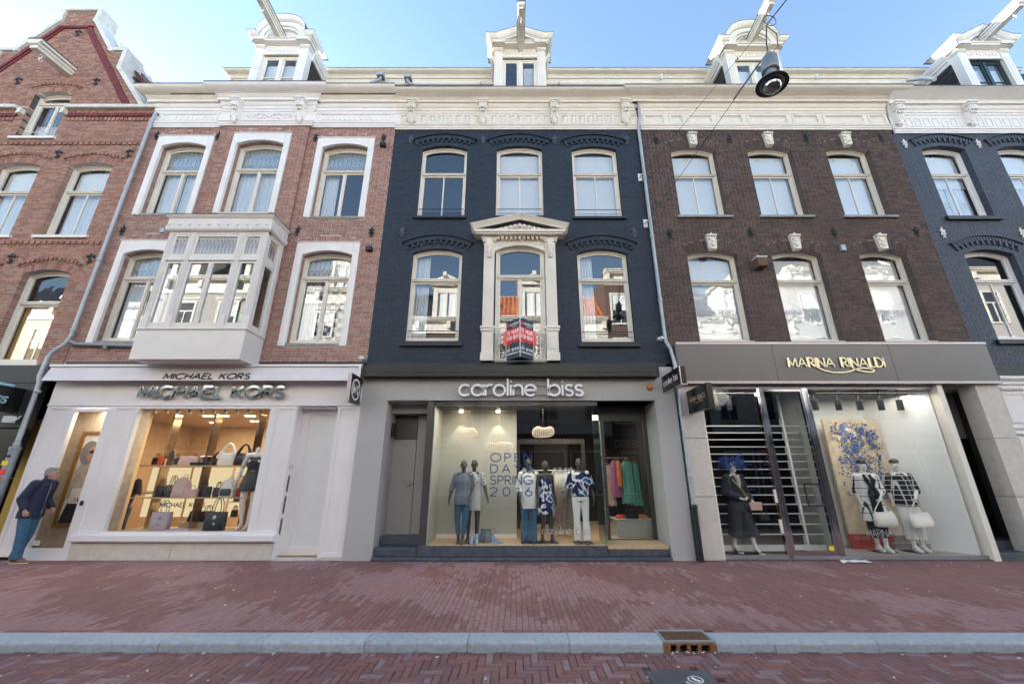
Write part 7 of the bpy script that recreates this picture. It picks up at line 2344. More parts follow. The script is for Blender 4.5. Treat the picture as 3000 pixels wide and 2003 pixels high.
# ------------------------------------------------------------------ the sunlit row across the street, seen mirrored in the panes
OY = -7.5
def far_house(name, label, x0, x1, hc, wall, storeys, nw, roof=None, dormers=(), sign=None, low='facade_brown', trim='cream_paint', heads=False):
    h = thing(name, label, 'house', ((x0 + x1) / 2, OY, 0))
    m = MB(); m.box(x0, x1, OY - 9, OY, 4.0, hc); m.build('wall', wall, h)
    m = MB(); m.box(x0, x1, OY - 9, OY - .05, 0, 4.0); m.build('shop_wall', low, h)
    m = MB(); m.box(x0 + .2, x1 - .2, OY - .05, OY + .06, 3.2, 3.95); m.build('shop_fascia', 'sign_black', h)
    n = max(2, int((x1 - x0) / 2.4))
    for i in range(n):
        a = x0 + .5 + (x1 - x0 - 1.0) * i / n
        m = MB(); m.ring([(-a - (x1 - x0 - 1.0) / n + .25, .4), (-a - .0, .4), (-a, 3.0), (-a - (x1 - x0 - 1.0) / n + .25, 3.0)], [(-a - (x1 - x0 - 1.0) / n + .35, .5), (-a - .1, .5), (-a - .1, 2.9), (-a - (x1 - x0 - 1.0) / n + .35, 2.9)], -(OY + .03), -(OY - .04))
        m.v = [(-x, -y, z) for x, y, z in m.v]
        m.build('shop_window', 'cream_paint', h)
    hs = (hc - 1.3 - 4.2) / storeys
    for s_ in range(storeys):
        zb = 4.2 + s_ * hs + .55
        for i in range(nw):
            cx = x0 + (x1 - x0) * (i + .5) / nw
            wz = hs - .95
            m = MB()
            m.ring([(cx - .68, zb), (cx + .68, zb), (cx + .68, zb + wz), (cx - .68, zb + wz)], [(cx - .55, zb + .12), (cx + .55, zb + .12), (cx + .55, zb + wz - .12), (cx - .55, zb + wz - .12)], -.08, .03)
            m.box(cx - .55, cx + .55, -.05, .02, zb + wz * .62, zb + wz * .62 + .09); m.box(cx - .03, cx + .03, -.05, .02, zb + .1, zb + wz * .62)
            if heads: m.box(cx - .85, cx + .85, -.16, .0, zb + wz + .12, zb + wz + .24); m.box(cx - .78, cx + .78, -.08, .0, zb + wz, zb + wz + .12)
            m.v = [(-x + 2 * cx, OY - y, z) for x, y, z in m.v]
            w = m.build('window', trim, h)
            p = MB(); p.box(cx - .56, cx + .56, OY + .005, OY + .012, zb + .11, zb + wz - .11); p.build('pane', 'facade_blue', w)
            if (i + s_) % 2 == 0:
                p = MB(); p.box(cx - .54, cx + .54, OY + .013, OY + .016, zb + wz * .45, zb + wz - .12); p.build('blind', 'blind_white', w)
    # cornice facing the street
    m = MB()
    for d, z0, z1 in ((.08, -1.1, -.9), (.05, -.9, -.35), (.14, -.35, -.25), (.32, -.25, -.16), (.42, -.16, -.05), (.5, -.05, .02)):
        m.box(x0, x1, OY, OY + d, hc + z0, hc + z1)
    n = int((x1 - x0) / 2.2)
    for i in range(n + 1):
        cx = x0 + .25 + (x1 - x0 - .5) * i / n
        m.box(cx - .13, cx + .13, OY, OY + .3, hc - .75, hc - .25)
    m.build('cornice', trim, h)
    if roof:
        m = MB()
        d = 3.4; t = 3.2
        rows = 13 if roof == 'orange_tile' else 1
        for k in range(rows):
            za, zb = hc + t * k / rows, hc + t * (k + 1.15) / rows
            ya, yb = OY + .05 - d * k / rows, OY + .05 - d * (k + 1.15) / rows
            if rows > 1:
                x = x0
                while x < x1:
                    xe = min(x + .32, x1); xm = (x + xe) / 2
                    m.add([(x, ya, za), (xm, ya, za + .07), (xe, ya, za), (xe, yb, zb - .03), (xm, yb, zb + .04), (x, yb, zb - .03)], [(1, 0, 5, 4), (2, 1, 4, 3)])
                    x += .32
            else:
                m.add([(x0, ya, za), (x1, ya, za), (x1, yb, zb), (x0, yb, zb)], [(1, 0, 3, 2)])
        m.build('roof', roof, h, kind='stuff')
    m = MB(); m.box(x0 + .01, x1 - .01, OY - 9, OY - 3.3, hc, hc + (3.2 if roof else .3)); m.build('attic', wall, h)
    for cx in dormers:
        m = MB()
        m.box(cx - .95, cx - .62, OY - 2, OY + .08, hc, hc + 2.5); m.box(cx + .62, cx + .95, OY - 2, OY + .08, hc, hc + 2.5); m.box(cx - .62, cx + .62, OY - 2, OY + .05, hc + 2.0, hc + 2.5)
        m.box(cx - 1.15, cx + 1.15, OY - 2, OY + .32, hc + 2.5, hc + 2.72)
        m.prism([(-1.2, hc + 2.72), (1.2, hc + 2.72), (0, hc + 3.35)], -.36, 2.0)
        m.v[-12:] = [(x + cx, OY - y, z) for x, y, z in m.v[-12:]]
        m.box(cx - .06, cx + .06, OY - .02, OY + .05, hc, hc + 2.0)
        m.box(cx - .13, cx + .13, OY, OY + 1.3, hc + 2.75, hc + 3.05)
        dd = m.build('dormer', trim, h)
        p = MB(); p.box(cx - .6, cx + .6, OY - .06, OY - .03, hc, hc + 2.0); p.build('pane', 'curtain_white', dd)
    if sign:
        s_, cx, z, hh, tw = sign
        m = MB(); text(m, s_, (cx, OY + .065, z), (-1, 0, 0), FZ, (0, 1, 0), hh, hh * .13, .22, .02, total=tw); m.build('lettering', 'letter_white', h)
    return h

far_house('reflected_house', 'cream house across the street, mirrored in the panes of the gabled house', -37, -26, 13.0, 'facade_cream', 2, 4, 'slate', (-31.5,))
far_house('reflected_house', 'tall grey house across the street, mirrored in the bay window', -26, -9.2, 14.2, 'facade_grey', 3, 6, 'slate', (-22.5, -17.5, -12.5), ('BOSS', -20.3, 3.3, .55, 2.2), heads=True)
far_house('reflected_house', 'slate roofed house with cream dormer, mirrored in a pane of the navy house', -9.2, -2.2, 11.9, 'facade_brown', 2, 3, 'slate', (-4.9,), ('DOLCE & GABBANA', -5.4, 3.35, .36, 4.6))
far_house('reflected_house', 'orange tiled house with a cream dormer, mirrored in the pedimented window', -2.2, 6.4, 11.9, 'facade_cream', 2, 3, 'orange_tile', (1.3,), ('MARC CAIN', 2.0, 3.35, .36, 2.6))
far_house('reflected_house', 'tall brown house across the street, mirrored at the edge of the navy house panes', 6.4, 12.4, 15.6, 'facade_brown', 3, 3, None, (), ('NESPRESSO', 8.0, 3.3, .40, 3.0))
far_house('reflected_house', 'white house with slate roof and dormer, mirrored in the dark brick house panes', 12.4, 19.6, 12.0, 'facade_cream', 2, 3, 'slate', (15.6,))
far_house('reflected_house', 'pale grey house across the street, mirrored in the dark brick house panes', 19.6, 38, 15.8, 'facade_grey', 3, 7, 'slate', (24, 30), ('Cartier'.upper(), 25.6, 3.3, .4, 2.6))

# the terrace goes on past both ends of the frame
for xa, xb, hh, lab in ((-58, -37, 15.5, 'tall row house continuing the terrace far beyond the gabled house'), (-37, -17.6, 15.0, 'brown row house continuing the terrace beyond the gabled house'), (18.0, 40, 15.3, 'brown row house continuing the terrace beyond the slate blue house')):
    h = thing('row_house', lab, 'house', ((xa + xb) / 2, WY, 0))
    m = MB(); m.box(xa, xb - .01, 9.05, 20, 0, 12.2); m.build('wall', 'facade_brown', h)
    m = MB(); m.box(xa, xb - .01, 10.5, 20, 12.2, hh); m.build('roof', 'slate', h)
    m = MB(); m.cornice(crown(12.0, 9.05), xa, xb - .02, 9.05, 0, 0); m.build('cornice', 'cream_paint', h)

# ------------------------------------------------------------------ figures
def joints(**k):
    J = dict(pel=(0, 0, .96), waist=(0, 0, 1.10), chest=(0, 0, 1.29), neck=(0, .005, 1.46), head=(0, -.015, 1.625),
             shL=(-.165, 0, 1.405), shR=(.165, 0, 1.405), elL=(-.215, .03, 1.13), elR=(.215, .03, 1.13), wrL=(-.235, -.03, .89), wrR=(.235, -.03, .89),
             hpL=(-.088, 0, .90), hpR=(.088, 0, .90), knL=(-.095, -.015, .50), knR=(.095, -.015, .50), anL=(-.095, .02, .09), anR=(.095, .02, .09),
             ftL=(0, -1, 0), ftR=(0, -1, 0), hdL=(-.05, -.08, -1), hdR=(.05, -.08, -1), curl=.35, heel=0.0, face=0.0)
    J.update(k)
    return {a: Vector(b) if isinstance(b, tuple) else b for a, b in J.items()}

def hand(m, w, d, side, curl):
    d = d.normalized()
    across = Vector((0, 1, 0)) if abs(d[1]) < .8 else Vector((0, 0, 1))
    across = (across - d * across.dot(d)).normalized()
    nrm = d.cross(across).normalized() * side           # palm side, towards the body
    pc = w + d * .045
    for k in (-1, 0, 1):
        m.cone(w + across * .012 * k, .020, w + d * .075 + across * .022 * k, .016, 8)
    for i, (off, L) in enumerate(((-.030, .062), (-.010, .074), (.010, .068), (.029, .052))):
        a = w + d * .078 + across * off
        b = a + (d * math.cos(curl) - nrm * math.sin(curl)) * L * .5
        c = b + (d * math.cos(curl * 2.2) - nrm * math.sin(curl * 2.2)) * L * .5
        m.cone(a, .0095, b, .0088, 7); m.cone(b, .0088, c, .0075, 7)
    t0 = w + d * .022 - across * .024
    t1 = t0 + (d * .7 - across * .6 - nrm * .25).normalized() * .038
    t2 = t1 + (d * .9 - across * .2 - nrm * .3).normalized() * .028
    m.cone(t0, .013, t1, .011, 7); m.cone(t1, .0105, t2, .0085, 7)

def body_mb(J, woman=True, head=True, features=True, feet=True, arms=True):
    m = MB()
    w = .94 if woman else 1.06
    P = lambda k: J[k]
    m.ell(P('pel') + Vector((0, .01, -.02)), (.165 * w, .115, .13), 14, 10)
    m.ell(P('waist'), (.122 * w, .09, .15), 14, 10)
    m.ell(P('chest'), (.150 * w, .105, .17), 14, 10)
    m.cone(P('shL'), .058 * w, P('chest') + Vector((0, 0, .11)), .085, 12); m.cone(P('shR'), .058 * w, P('chest') + Vector((0, 0, .11)), .085, 12)
    m.cone(P('pel'), .12, P('waist'), .10, 12); m.cone(P('waist'), .10, P('chest'), .105, 12)
    if woman:
        for s in (-1, 1): m.ell(P('chest') + Vector((s * .062, -.062, .0)), (.058, .046, .056), 10, 7)
    m.cone(P('chest') + Vector((0, .01, .14)), .06, P('neck'), .05, 12)
    if head:
        h = P('head')
        m.cone(P('neck'), .048, h + Vector((0, .012, -.07)), .046, 12)
        T = Matrix.Rotation(J['face'], 3, 'Z')
        E = lambda c, r: m.ell(h + T @ Vector(c), r, 12, 9, 0, T)
        E((0, .018, .025), (.071, .088, .092)); E((0, -.012, -.035), (.056, .068, .075)); E((0, -.048, -.085), (.032, .030, .026))
        if features:
            E((0, -.092, -.022), (.012, .020, .020)); E((0, -.082, .006), (.009, .014, .030)); E((0, -.076, .028), (.048, .018, .012))
            E((0, -.078, -.056), (.024, .014, .007)); E((0, -.076, -.066), (.020, .014, .008))
            for s in (-1, 1): E((s * .073, .015, -.01), (.010, .020, .030)); E((s * .040, -.062, -.025), (.022, .018, .02))
        else:
            E((0, -.088, -.018), (.011, .016, .028))
    if arms:
        for s, c in ((-1, 'L'), (1, 'R')):
            m.cone(P('sh' + c), .050, P('el' + c), .037, 12)
            mid = P('el' + c) * .7 + P('wr' + c) * .3
            m.cone(P('el' + c), .037, mid, .038, 12); m.cone(mid, .038, P('wr' + c), .024, 12)
            hand(m, P('wr' + c), J['hd' + c], s, J['curl'])
    for c in 'LR':
        m.cone(P('hp' + c), .088 * w, P('kn' + c), .056, 14)
        cal = P('kn' + c) * .68 + P('an' + c) * .32 + Vector((0, .012, 0))
        m.cone(P('kn' + c), .053, cal, .053, 12); m.cone(cal, .053, P('an' + c), .033, 12)
        if feet:
            f = J['ft' + c].normalized(); a = P('an' + c)
            hl = a + Vector((0, 0, -.055)) - f * .035
            ball = Vector((a[0], a[1], a[2] - .063 - J['heel'])) + f * .12
            toe = ball + f * .06 + Vector((0, 0, -.004))
            m.cone(a, .034, hl, .030, 10); m.cone(hl, .030, ball, .028, 10); m.cone(a, .033, ball, .027, 10)
            sd = Vector((-f[1], f[0], 0))
            for k in (-1, 1): m.cone(ball + sd * .02 * k, .022, toe + sd * .016 * k, .016, 8)
    return m

def sleeve(m, J, c, r0, r1, k):
    """k = 1 to the elbow, 2 to the wrist"""
    s, e, w = J['sh' + c], J['el' + c], J['wr' + c]
    m.ell(s, (r0 * 1.05, r0 * 1.05, r0 * .95), 10, 7)
    if k <= 1: m.tube([s, s + (e - s) * k], [r0, r1], 12)
    else:
        m.cone(s, r0, e, (r0 + r1) / 2, 12); m.tube([e, e + (w - e) * (k - 1)], [(r0 + r1) / 2, r1], 12)

def torso(m, J, rings):
    """rings (t, rx, ry): t height relative to the standing figure; centred along pelvis-waist-chest-neck"""
    ks = [(.0, J['pel'] - Vector((0, 0, .96))), (.96, J['pel']), (1.10, J['waist']), (1.29, J['chest']), (1.46, J['neck'])]
    out = []
    for t, rx, ry in rings:
        for (a, p), (b, q) in zip(ks[:-1], ks[1:]):
            if a <= t <= b or (b == 1.46 and t > b):
                f = (t - a) / (b - a); c = p + (q - p) * f; break
        out.append((c[0], c[1], c[2], rx, ry, 2.2))
    m.loft(out, 20)

def trousers(m, J, rh, rk, ra, zend, top=1.02, pel=.172):
    torso(m, J, [(.86, pel * .98, .125), (.94, pel, .128), (top, pel * .86, .108)])
    for c in 'LR':
        h, k, a = J['hp' + c], J['kn' + c], J['an' + c]
        m.cone(h, rh, k, rk, 14)
        e = k + (a - k) * ((.5 - zend) / .41)
        m.tube([k, e], [rk, ra], 14)

FIG_DONE = []
def figure(name, label, cat, loc, rotz, J, skin, clothes, group=None, scale=1.0, voxel=.009, woman=True, features=True, head=True, feet=True, extra=None):
    t = thing(name, label, cat, (0, 0, 0), group)
    me = remesh(body_mb(J, woman, head, features, feet), voxel, 2)
    put('body', me, skin, t)
    for nm, mat, fn in clothes:
        m = MB(); fn(m, J)
        put(nm, remesh(m, .010, 3, nm), mat, t)
    if extra: extra(t, J)
    t.location = loc; t.rotation_euler = (0, 0, rotz); t.scale = (scale,) * 3
    return t

# ---- the passer-by at the left
L_ = math.sin(R(9))
def ln(p, k=1.0):
    """lean forwards from the hips"""
    x, y, z = p
    d = max(0, z - .9)
    return (x, y - d * .12 * k, z - d * .02)
JP = joints(pel=(0, .0, .97), waist=ln((0, .01, 1.12)), chest=ln((0, .02, 1.32)), neck=ln((0, .0, 1.50)), head=ln((0, -.045, 1.655)),
            shL=ln((-.19, .01, 1.45)), shR=ln((.19, .01, 1.45)), elL=ln((-.26, .06, 1.17)), elR=ln((.26, .05, 1.17)), wrL=(-.27, -.10, .95), wrR=(.27, -.13, .95),
            hdL=(0, -.4, -1), hdR=(0, -.45, -1), knL=(-.10, -.06, .52), knR=(.10, .0, .52), anL=(-.10, -.10, .10), anR=(.10, .10, .10), curl=.7, face=R(18))
def jacket(m, J):
    torso(m, J, [(.80, .205, .165), (.90, .205, .165), (1.10, .195, .155), (1.29, .205, .155), (1.40, .185, .125), (1.47, .10, .085)])
    for c in 'LR': sleeve(m, J, c, .088, .058, 1.92)
    m.cone(J['shL'], .08, J['shR'], .08, 12)
    m.cone(J['neck'] + Vector((0, 0, -.03)), .085, J['neck'] + Vector((0, -.01, .035)), .068, 14)
def jeans(m, J): trousers(m, J, .112, .085, .078, .06, pel=.185)
def shoes(m, J):
    for c in 'LR':
        a = J['an' + c]
        m.cone(a + Vector((0, .035, -.045)), .045, a + Vector((0, -.10, -.055)), .042, 12); m.cone(a + Vector((0, -.1, -.057)), .042, a + Vector((0, -.17, -.064)), .032, 12)
        m.cone(a + Vector((0, .01, .0)), .045, a + Vector((0, -.04, -.03)), .045, 10)
def soles(m, J):
    for c in 'LR':
        a = J['an' + c]
        m.loft([(a[0], a[1] - .07, a[2] - .10, .048, .155, 2.4), (a[0], a[1] - .07, a[2] - .078, .050, .158, 2.4)], 20)
def hair(m, J):
    h = J['head']; T = Matrix.Rotation(J['face'], 3, 'Z')
    for c, r in (((0, .035, .045), (.078, .090, .085)), ((0, .075, -.01), (.068, .045, .07)), ((0, -.02, .088), (.058, .055, .034)), ((.066, .03, .0), (.016, .03, .045)), ((-.066, .03, .0), (.016, .03, .045))):
        m.ell(h + T @ Vector(c), r, 12, 9, 0, T)
def person_extra(t, J):
    h = J['head']; T = Matrix.Rotation(J['face'], 3, 'Z')
    m = MB()
    for s in (-1, 1): m.ell(h + T @ Vector((s * .030, -.078, .004)), (.011, .008, .006), 8, 6)
    m.build('eyes', 'letter_black', t)
    m = MB()
    for s in (-1, 1): m.tube([h + T @ Vector((s * .014, -.094, .030)), h + T @ Vector((s * .034, -.090, .035)), h + T @ Vector((s * .054, -.076, .028))], .006, 5)
    m.build('eyebrows', 'hair_grey', t)
    m = MB(); c0 = J['pel']; m.tube([(-.02, J['chest'][1] - .16, 1.44), (-.02, J['chest'][1] - .165, 1.25), (0, J['waist'][1] - .165, 1.0), (0, -.17, .82)], .006, 5); m.build('zip', 'steel', t)
figure('person', 'grey haired man in a navy jacket, jeans and brown shoes leaning towards the window', 'person', (-9.70, 8.60, .008), R(100), JP, 'skin',
       [('jacket', 'jacket_navy', jacket), ('jeans', 'denim', jeans), ('shoes', 'shoe_brown', shoes), ('soles', 'shoe_sole', soles), ('hair', 'hair_grey', hair)], voxel=.007, woman=False, feet=False, extra=person_extra, scale=1.0)

# ---- shop assistant behind the jamb
JS = joints(elR=(.23, .0, 1.13), wrR=(.24, -.12, .94))
def tee(m, J):
    torso(m, J, [(.90, .17, .12), (1.10, .15, .11), (1.29, .175, .125), (1.40, .16, .105), (1.46, .08, .07)])
    for c in 'LR': sleeve(m, J, c, .07, .055, 1.2)
figure('person', 'shop assistant in a black top and jeans, half hidden by the window jamb', 'person', (-9.36, 10.2, .06), R(15), JS, 'skin',
       [('top', 'cloth_black', tee), ('jeans', 'denim_dark', lambda m, J: trousers(m, J, .10, .07, .06, .08)), ('hair', 'leather_brown', hair)], voxel=.010)

# ---- five dark mannequins in the middle show window
GM = 'dark mannequins in the glass show window'
def knit(m, J):
    torso(m, J, [(.80, .185, .14), (.90, .195, .15), (1.10, .165, .13), (1.29, .175, .13), (1.40, .15, .10), (1.45, .10, .08)])
    for c in 'LR': sleeve(m, J, c, .068, .055, 1.0 if c == 'R' else 1.25)
def dress_short(m, J):
    torso(m, J, [(.66, .185, .135), (.80, .182, .135), (.95, .178, .13), (1.10, .150, .115), (1.29, .165, .125), (1.40, .15, .10), (1.47, .065, .06)])
    for c in 'LR': sleeve(m, J, c, .072, .068, .85)
def skinny(m, J): trousers(m, J, .097, .062, .050, .19)
def tunic(m, J):
    torso(m, J, [(.70, .17, .125), (.90, .185, .14), (1.10, .165, .13), (1.29, .175, .13), (1.40, .155, .105), (1.46, .08, .07)])
    for c in 'LR': sleeve(m, J, c, .068, .052, 1.55)
def flare(m, J):
    trousers(m, J, .098, .072, .115, .04)
def sheath(m, J):
    torso(m, J, [(.60, .19, .14), (.75, .19, .14), (.95, .172, .128), (1.10, .142, .112), (1.29, .158, .125), (1.36, .12, .095), (1.42, .075, .07)])
def blouse(m, J):
    torso(m, J, [(.94, .175, .13), (.99, .19, .145), (1.10, .185, .14), (1.29, .185, .135), (1.40, .175, .11), (1.445, .12, .08)])
    for c in 'LR': sleeve(m, J, c, .080, .072, 1.05)
z_ = .268
figure('mannequin', 'dark mannequin in a grey knitted top and cropped blue jeans', 'mannequin', (-1.14, 9.18, z_ - .03), R(4),
       joints(elL=(-.25, .02, 1.14), wrL=(-.29, -.03, .90), elR=(.20, .06, 1.14), wrR=(.14, -.10, .95), knR=(.07, -.03, .51), anR=(.03, -.05, .13), anL=(-.06, .03, .13), heel=.03), 'mannequin_grey',
       [('jumper', 'knit_grey', knit), ('jeans', 'denim', skinny)], GM, .975)
figure('mannequin', 'dark mannequin in a blue and white tile print dress', 'mannequin', (-.93, 9.42, z_ - .03), R(-8),
       joints(elR=(.25, .03, 1.14), wrR=(.33, -.06, .93), hdR=(.35, -.2, -1), elL=(-.22, .03, 1.13), anL=(-.11, .05, .13), anR=(.10, -.02, .13), knR=(.11, -.03, .5), heel=.03), 'mannequin_grey',
       [('dress', 'tile_print', dress_short)], GM, .985)
figure('mannequin', 'dark mannequin in a loose white tunic and flared jeans', 'mannequin', (.29, 9.22, z_ - .02), R(6),
       joints(elL=(-.23, .02, 1.14), wrL=(-.21, -.12, .93), elR=(.24, .03, 1.12), wrR=(.27, -.02, .88), anL=(-.07, .04, .11), anR=(.06, -.04, .11), heel=.02), 'mannequin_grey',
       [('tunic', 'cloth_white', tunic), ('jeans', 'denim', flare)], GM, .985)
figure('mannequin', 'dark mannequin in a sleeveless blue flower print dress', 'mannequin', (.66, 9.24, z_ - .03), R(26),
       joints(elL=(-.215, .04, 1.13), wrL=(-.235, -.04, .89), knL=(-.08, -.04, .5), anL=(-.09, .04, .13), anR=(.11, -.06, .13), heel=.03), 'mannequin_grey',
       [('dress', 'floral_blue', sheath)], GM, .965)
figure('mannequin', 'dark mannequin in a flower print blouse and white trousers', 'mannequin', (1.40, 9.16, z_ - .03), R(-4),
       joints(elL=(-.25, .04, 1.15), wrL=(-.28, -.01, .90), elR=(.26, .04, 1.15), wrR=(.29, -.02, .90), anL=(-.09, .02, .13), anR=(.10, -.03, .13), heel=.03), 'mannequin_grey',
       [('trousers', 'cloth_white', lambda m, J: trousers(m, J, .100, .068, .085, .05)), ('blouse', 'floral_blue', blouse)], GM, .995)
for x, y in ((-1.05, 9.25), (.32, 9.26), (.70, 9.28), (1.42, 9.22)):
    m = MB(); m.box(x - .20, x + .20, y - .20, y + .16, .269, .277)
    tag(m.build('base_plate', 'alu_grey'), 'flat dark base plate under the mannequin in ' + {-1.05: 'cropped jeans', .32: 'the white tunic', .70: 'the sleeveless dress', 1.42: 'white trousers'}[x], 'base plate', 'base plates in the glass show window')

# ---- white mannequins in the right show window
def coat(m, J):
    torso(m, J, [(.56, .245, .165), (.80, .215, .16), (1.00, .185, .15), (1.29, .168, .13), (1.40, .155, .105), (1.46, .08, .075)])
    for c in 'LR': sleeve(m, J, c, .068, .062, 1.25)
def scarf(m, J):
    for s in (-1, 1):
        pts = [J['neck'] + Vector((s * .05, -.085, -.02)), J['chest'] + Vector((s * .06, -.165, .05)), J['chest'] + Vector((s * .02, -.175, -.08)), J['waist'] + Vector((s * .055, -.18, .0)), J['pel'] + Vector((s * .04, -.18, -.05)), Vector((s * .05, -.18, .70))]
        m.tube(pts, [.03, .045, .032, .045, .05, .045], 8)
def cardigan(m, J):
    torso(m, J, [(.84, .215, .155), (.95, .20, .15), (1.10, .185, .14), (1.29, .170, .13), (1.40, .155, .105), (1.455, .08, .072)])
    for c in 'LR': sleeve(m, J, c, .068, .062, 1.2)
def sneakers(m, J):
    shoes(m, J)
def turban(m, J):
    h = J['head']; T = Matrix.Rotation(J['face'], 3, 'Z')
    m.ell(h + T @ Vector((0, .02, .075)), (.080, .096, .050), 12, 8, 0, T)
    m.loft([(h[0], h[1] + .012, h[2] + .035, .079, .097, 2), (h[0], h[1] + .012, h[2] + .075, .077, .094, 2)], 16)
GR = 'white mannequins in the right show window'
jm = joints(elR=(.225, .0, 1.13), wrR=(.06, -.24, 1.0), hdR=(-.55, -.35, -.75), elL=(-.22, .04, 1.13), wrL=(-.20, -.03, .90), curl=1.0, anL=(-.06, .03, .10), anR=(.04, -.05, .10), knR=(.07, -.03, .5), face=R(10))
figure('mannequin', 'white mannequin in a white checked coat and black trousers holding a white bag', 'mannequin', (7.80, 9.34, .075), R(-16), jm, 'mannequin_white',
       [('trousers', 'cloth_black', lambda m, J: trousers(m, J, .105, .085, .085, .26)), ('coat', 'check_white', coat), ('scarf', 'cloth_black', scarf), ('trainers', 'shoe_white', shoes), ('cap', 'leather_black', turban)], GR, 1.075, features=False, feet=False)
jm2 = joints(elR=(.235, .0, 1.13), wrR=(.05, -.24, 1.0), hdR=(-.55, -.35, -.75), elL=(-.22, .05, 1.13), wrL=(-.20, .02, .90), curl=1.0, anL=(-.08, -.04, .10), anR=(.10, .05, .10), face=R(-22), head=(-.02, -.03, 1.62))
figure('mannequin', 'white mannequin in a black checked jacket and white trousers holding a white bag', 'mannequin', (8.52, 9.30, .075), R(-14), jm2, 'mannequin_white',
       [('trousers', 'cloth_white', lambda m, J: trousers(m, J, .112, .095, .095, .22)), ('jacket', 'check_black', cardigan), ('trainers', 'shoe_white', shoes), ('cap', 'leather_brown', turban)], GR, 1.085, features=False, feet=False)
def blazer(m, J):
    torso(m, J, [(.78, .205, .15), (.92, .20, .15), (1.08, .175, .14), (1.29, .185, .14), (1.40, .18, .115), (1.46, .085, .08)])
    for c in 'LR': sleeve(m, J, c, .082, .062, 1.9)
def culottes(m, J):
    trousers(m, J, .125, .125, .145, .30)
def heels(m, J):
    for c in 'LR':
        a = J['an' + c]
        m.cone(a + Vector((0, .02, -.06)), .030, a + Vector((0, -.12, -.10)), .032, 10); m.cone(a + Vector((0, -.12, -.10)), .032, a + Vector((0, -.18, -.115)), .016, 8); m.cone(a + Vector((0, .035, -.06)), .012, a + Vector((0, .05, -.135)), .009, 6)
def hat(t, J):
    m = MB(); h = J['head']
    random.seed(11)
    for i in range(420):
        a, b = random.uniform(0, 6.283), random.uniform(-.25, 1.3)
        rr = random.uniform(.75, 1.05)
        c = h + Vector((.27 * rr * math.cos(a) * math.cos(b * .8), .20 * rr * math.sin(a) * math.cos(b * .8), .02 + .17 * rr * math.sin(b)))
        ax = Vector((random.gauss(0, 1), random.gauss(0, 1), random.gauss(0, 1))).normalized(); u = ax.orthogonal().normalized(); v = ax.cross(u)
        s = random.uniform(.022, .042)
        P = [c, c + u * s + v * s * .9, c + u * s * 1.3 - v * s * .3, c - u * s + v * s * .7 + ax * s * .6, c - u * s * 1.2 - v * s * .4 + ax * s * .5]
        m.add([tuple(p) for p in P], [(0, 2, 1), (0, 3, 4)])
    m.build('butterfly_hat', 'butterfly_blue', t, kind='stuff')
    m = MB()
    m.tube([(-.12, -.10, 1.38), (.0, -.20, 1.15), (.12, -.24, .98)], .008, 5); m.build('chain', 'brass', t)
    m = MB(); m.loft([(0, -.125, 1.22, .02, .02, 2), (.0, -.135, 1.30, .045, .02, 2), (0, -.09, 1.42, .06, .045, 2), (0, -.02, 1.47, .065, .06, 2)], 12); m.build('scarf', 'scarf_print', t)
J3 = joints(elL=(-.25, .03, 1.14), wrL=(-.06, -.20, 1.02), hdL=(.8, -.2, -.2), elR=(.25, .02, 1.14), wrR=(.20, -.18, .97), hdR=(-.2, -.3, -1), curl=.9, heel=.04, anL=(-.12, .12, .15), anR=(.16, -.10, .15), knR=(.13, -.06, .52), knL=(-.10, .02, .52))
figure('mannequin', 'white mannequin in a dark suit under a hat of blue butterflies', 'mannequin', (4.80, 9.22, .04), R(14), J3, 'mannequin_white',
       [('culottes', 'cloth_charcoal', culottes), ('blazer', 'cloth_charcoal', blazer), ('shoes', 'leather_black', heels)], GR, 1.08, features=False, extra=hat)
m = MB()
random.seed(4)
for i in range(46):
    k = i < 22
    c = Vector((random.uniform(5.0, 5.7) if k else random.uniform(6.9, 6.95), random.uniform(9.1, 9.3), random.uniform(1.1, 2.1)))
    if not k: continue
    s = random.uniform(.02, .04)
    m.add([(c[0], c[1], c[2]), (c[0] + s, c[1] - .01, c[2] + s), (c[0] + s * 1.2, c[1], c[2] - s * .4), (c[0] - s, c[1] - .01, c[2] + s), (c[0] - s * 1.2, c[1], c[2] - s * .4)], [(0, 2, 1), (0, 3, 4)])
o_ = m.build('paper_butterflies', 'butterfly_blue', None, kind='stuff')
bp = thing('mannequin_stand', 'flat dark stand plate with a rod behind the butterfly hat mannequin', 'stand', (4.9, 9.2, .035))
m = MB(); m.box(4.62, 5.18, 9.1, 9.42, .032, .042); m.build('plate', 'iron_black', bp)
m = MB(); m.tube([(4.88, 9.38, .04), (4.88, 9.38, .9)], .010, 6); m.build('rod', 'steel', bp)

# ---- headless mannequin in the handbag window
def mini(m, J):
    torso(m, J, [(.72, .22, .165), (.86, .20, .15), (1.02, .155, .115), (1.12, .128, .10), (1.29, .150, .12), (1.38, .13, .09), (1.43, .07, .06)])
def belt(t, J):
    m = MB(); m.loft([(0, 0, 1.085, .132, .104, 2.2), (0, 0, 1.115, .131, .103, 2.2)], 20); m.build('belt', 'leather_black', t)
    m = MB(); m.box(-.045, .045, -.115, -.098, 1.082, 1.118); m.build('buckle', 'brass', t)
    m = MB(); m.cone((0, .005, 1.43), .05, (0, .005, 1.535), .046, 14); m.build('neck', 'mannequin_white', t)
figure('mannequin', 'headless white mannequin in a short navy dress with a belt', 'mannequin', (-5.90, 9.40, .50), R(12), joints(elL=(-.24, .02, 1.14), wrL=(-.27, -.04, .90), anL=(-.06, .03, .12), anR=(.08, -.03, .12), heel=.03), 'mannequin_white',
       [('dress', 'leather_navy', mini)], None, 1.09, features=False, head=False, extra=belt)

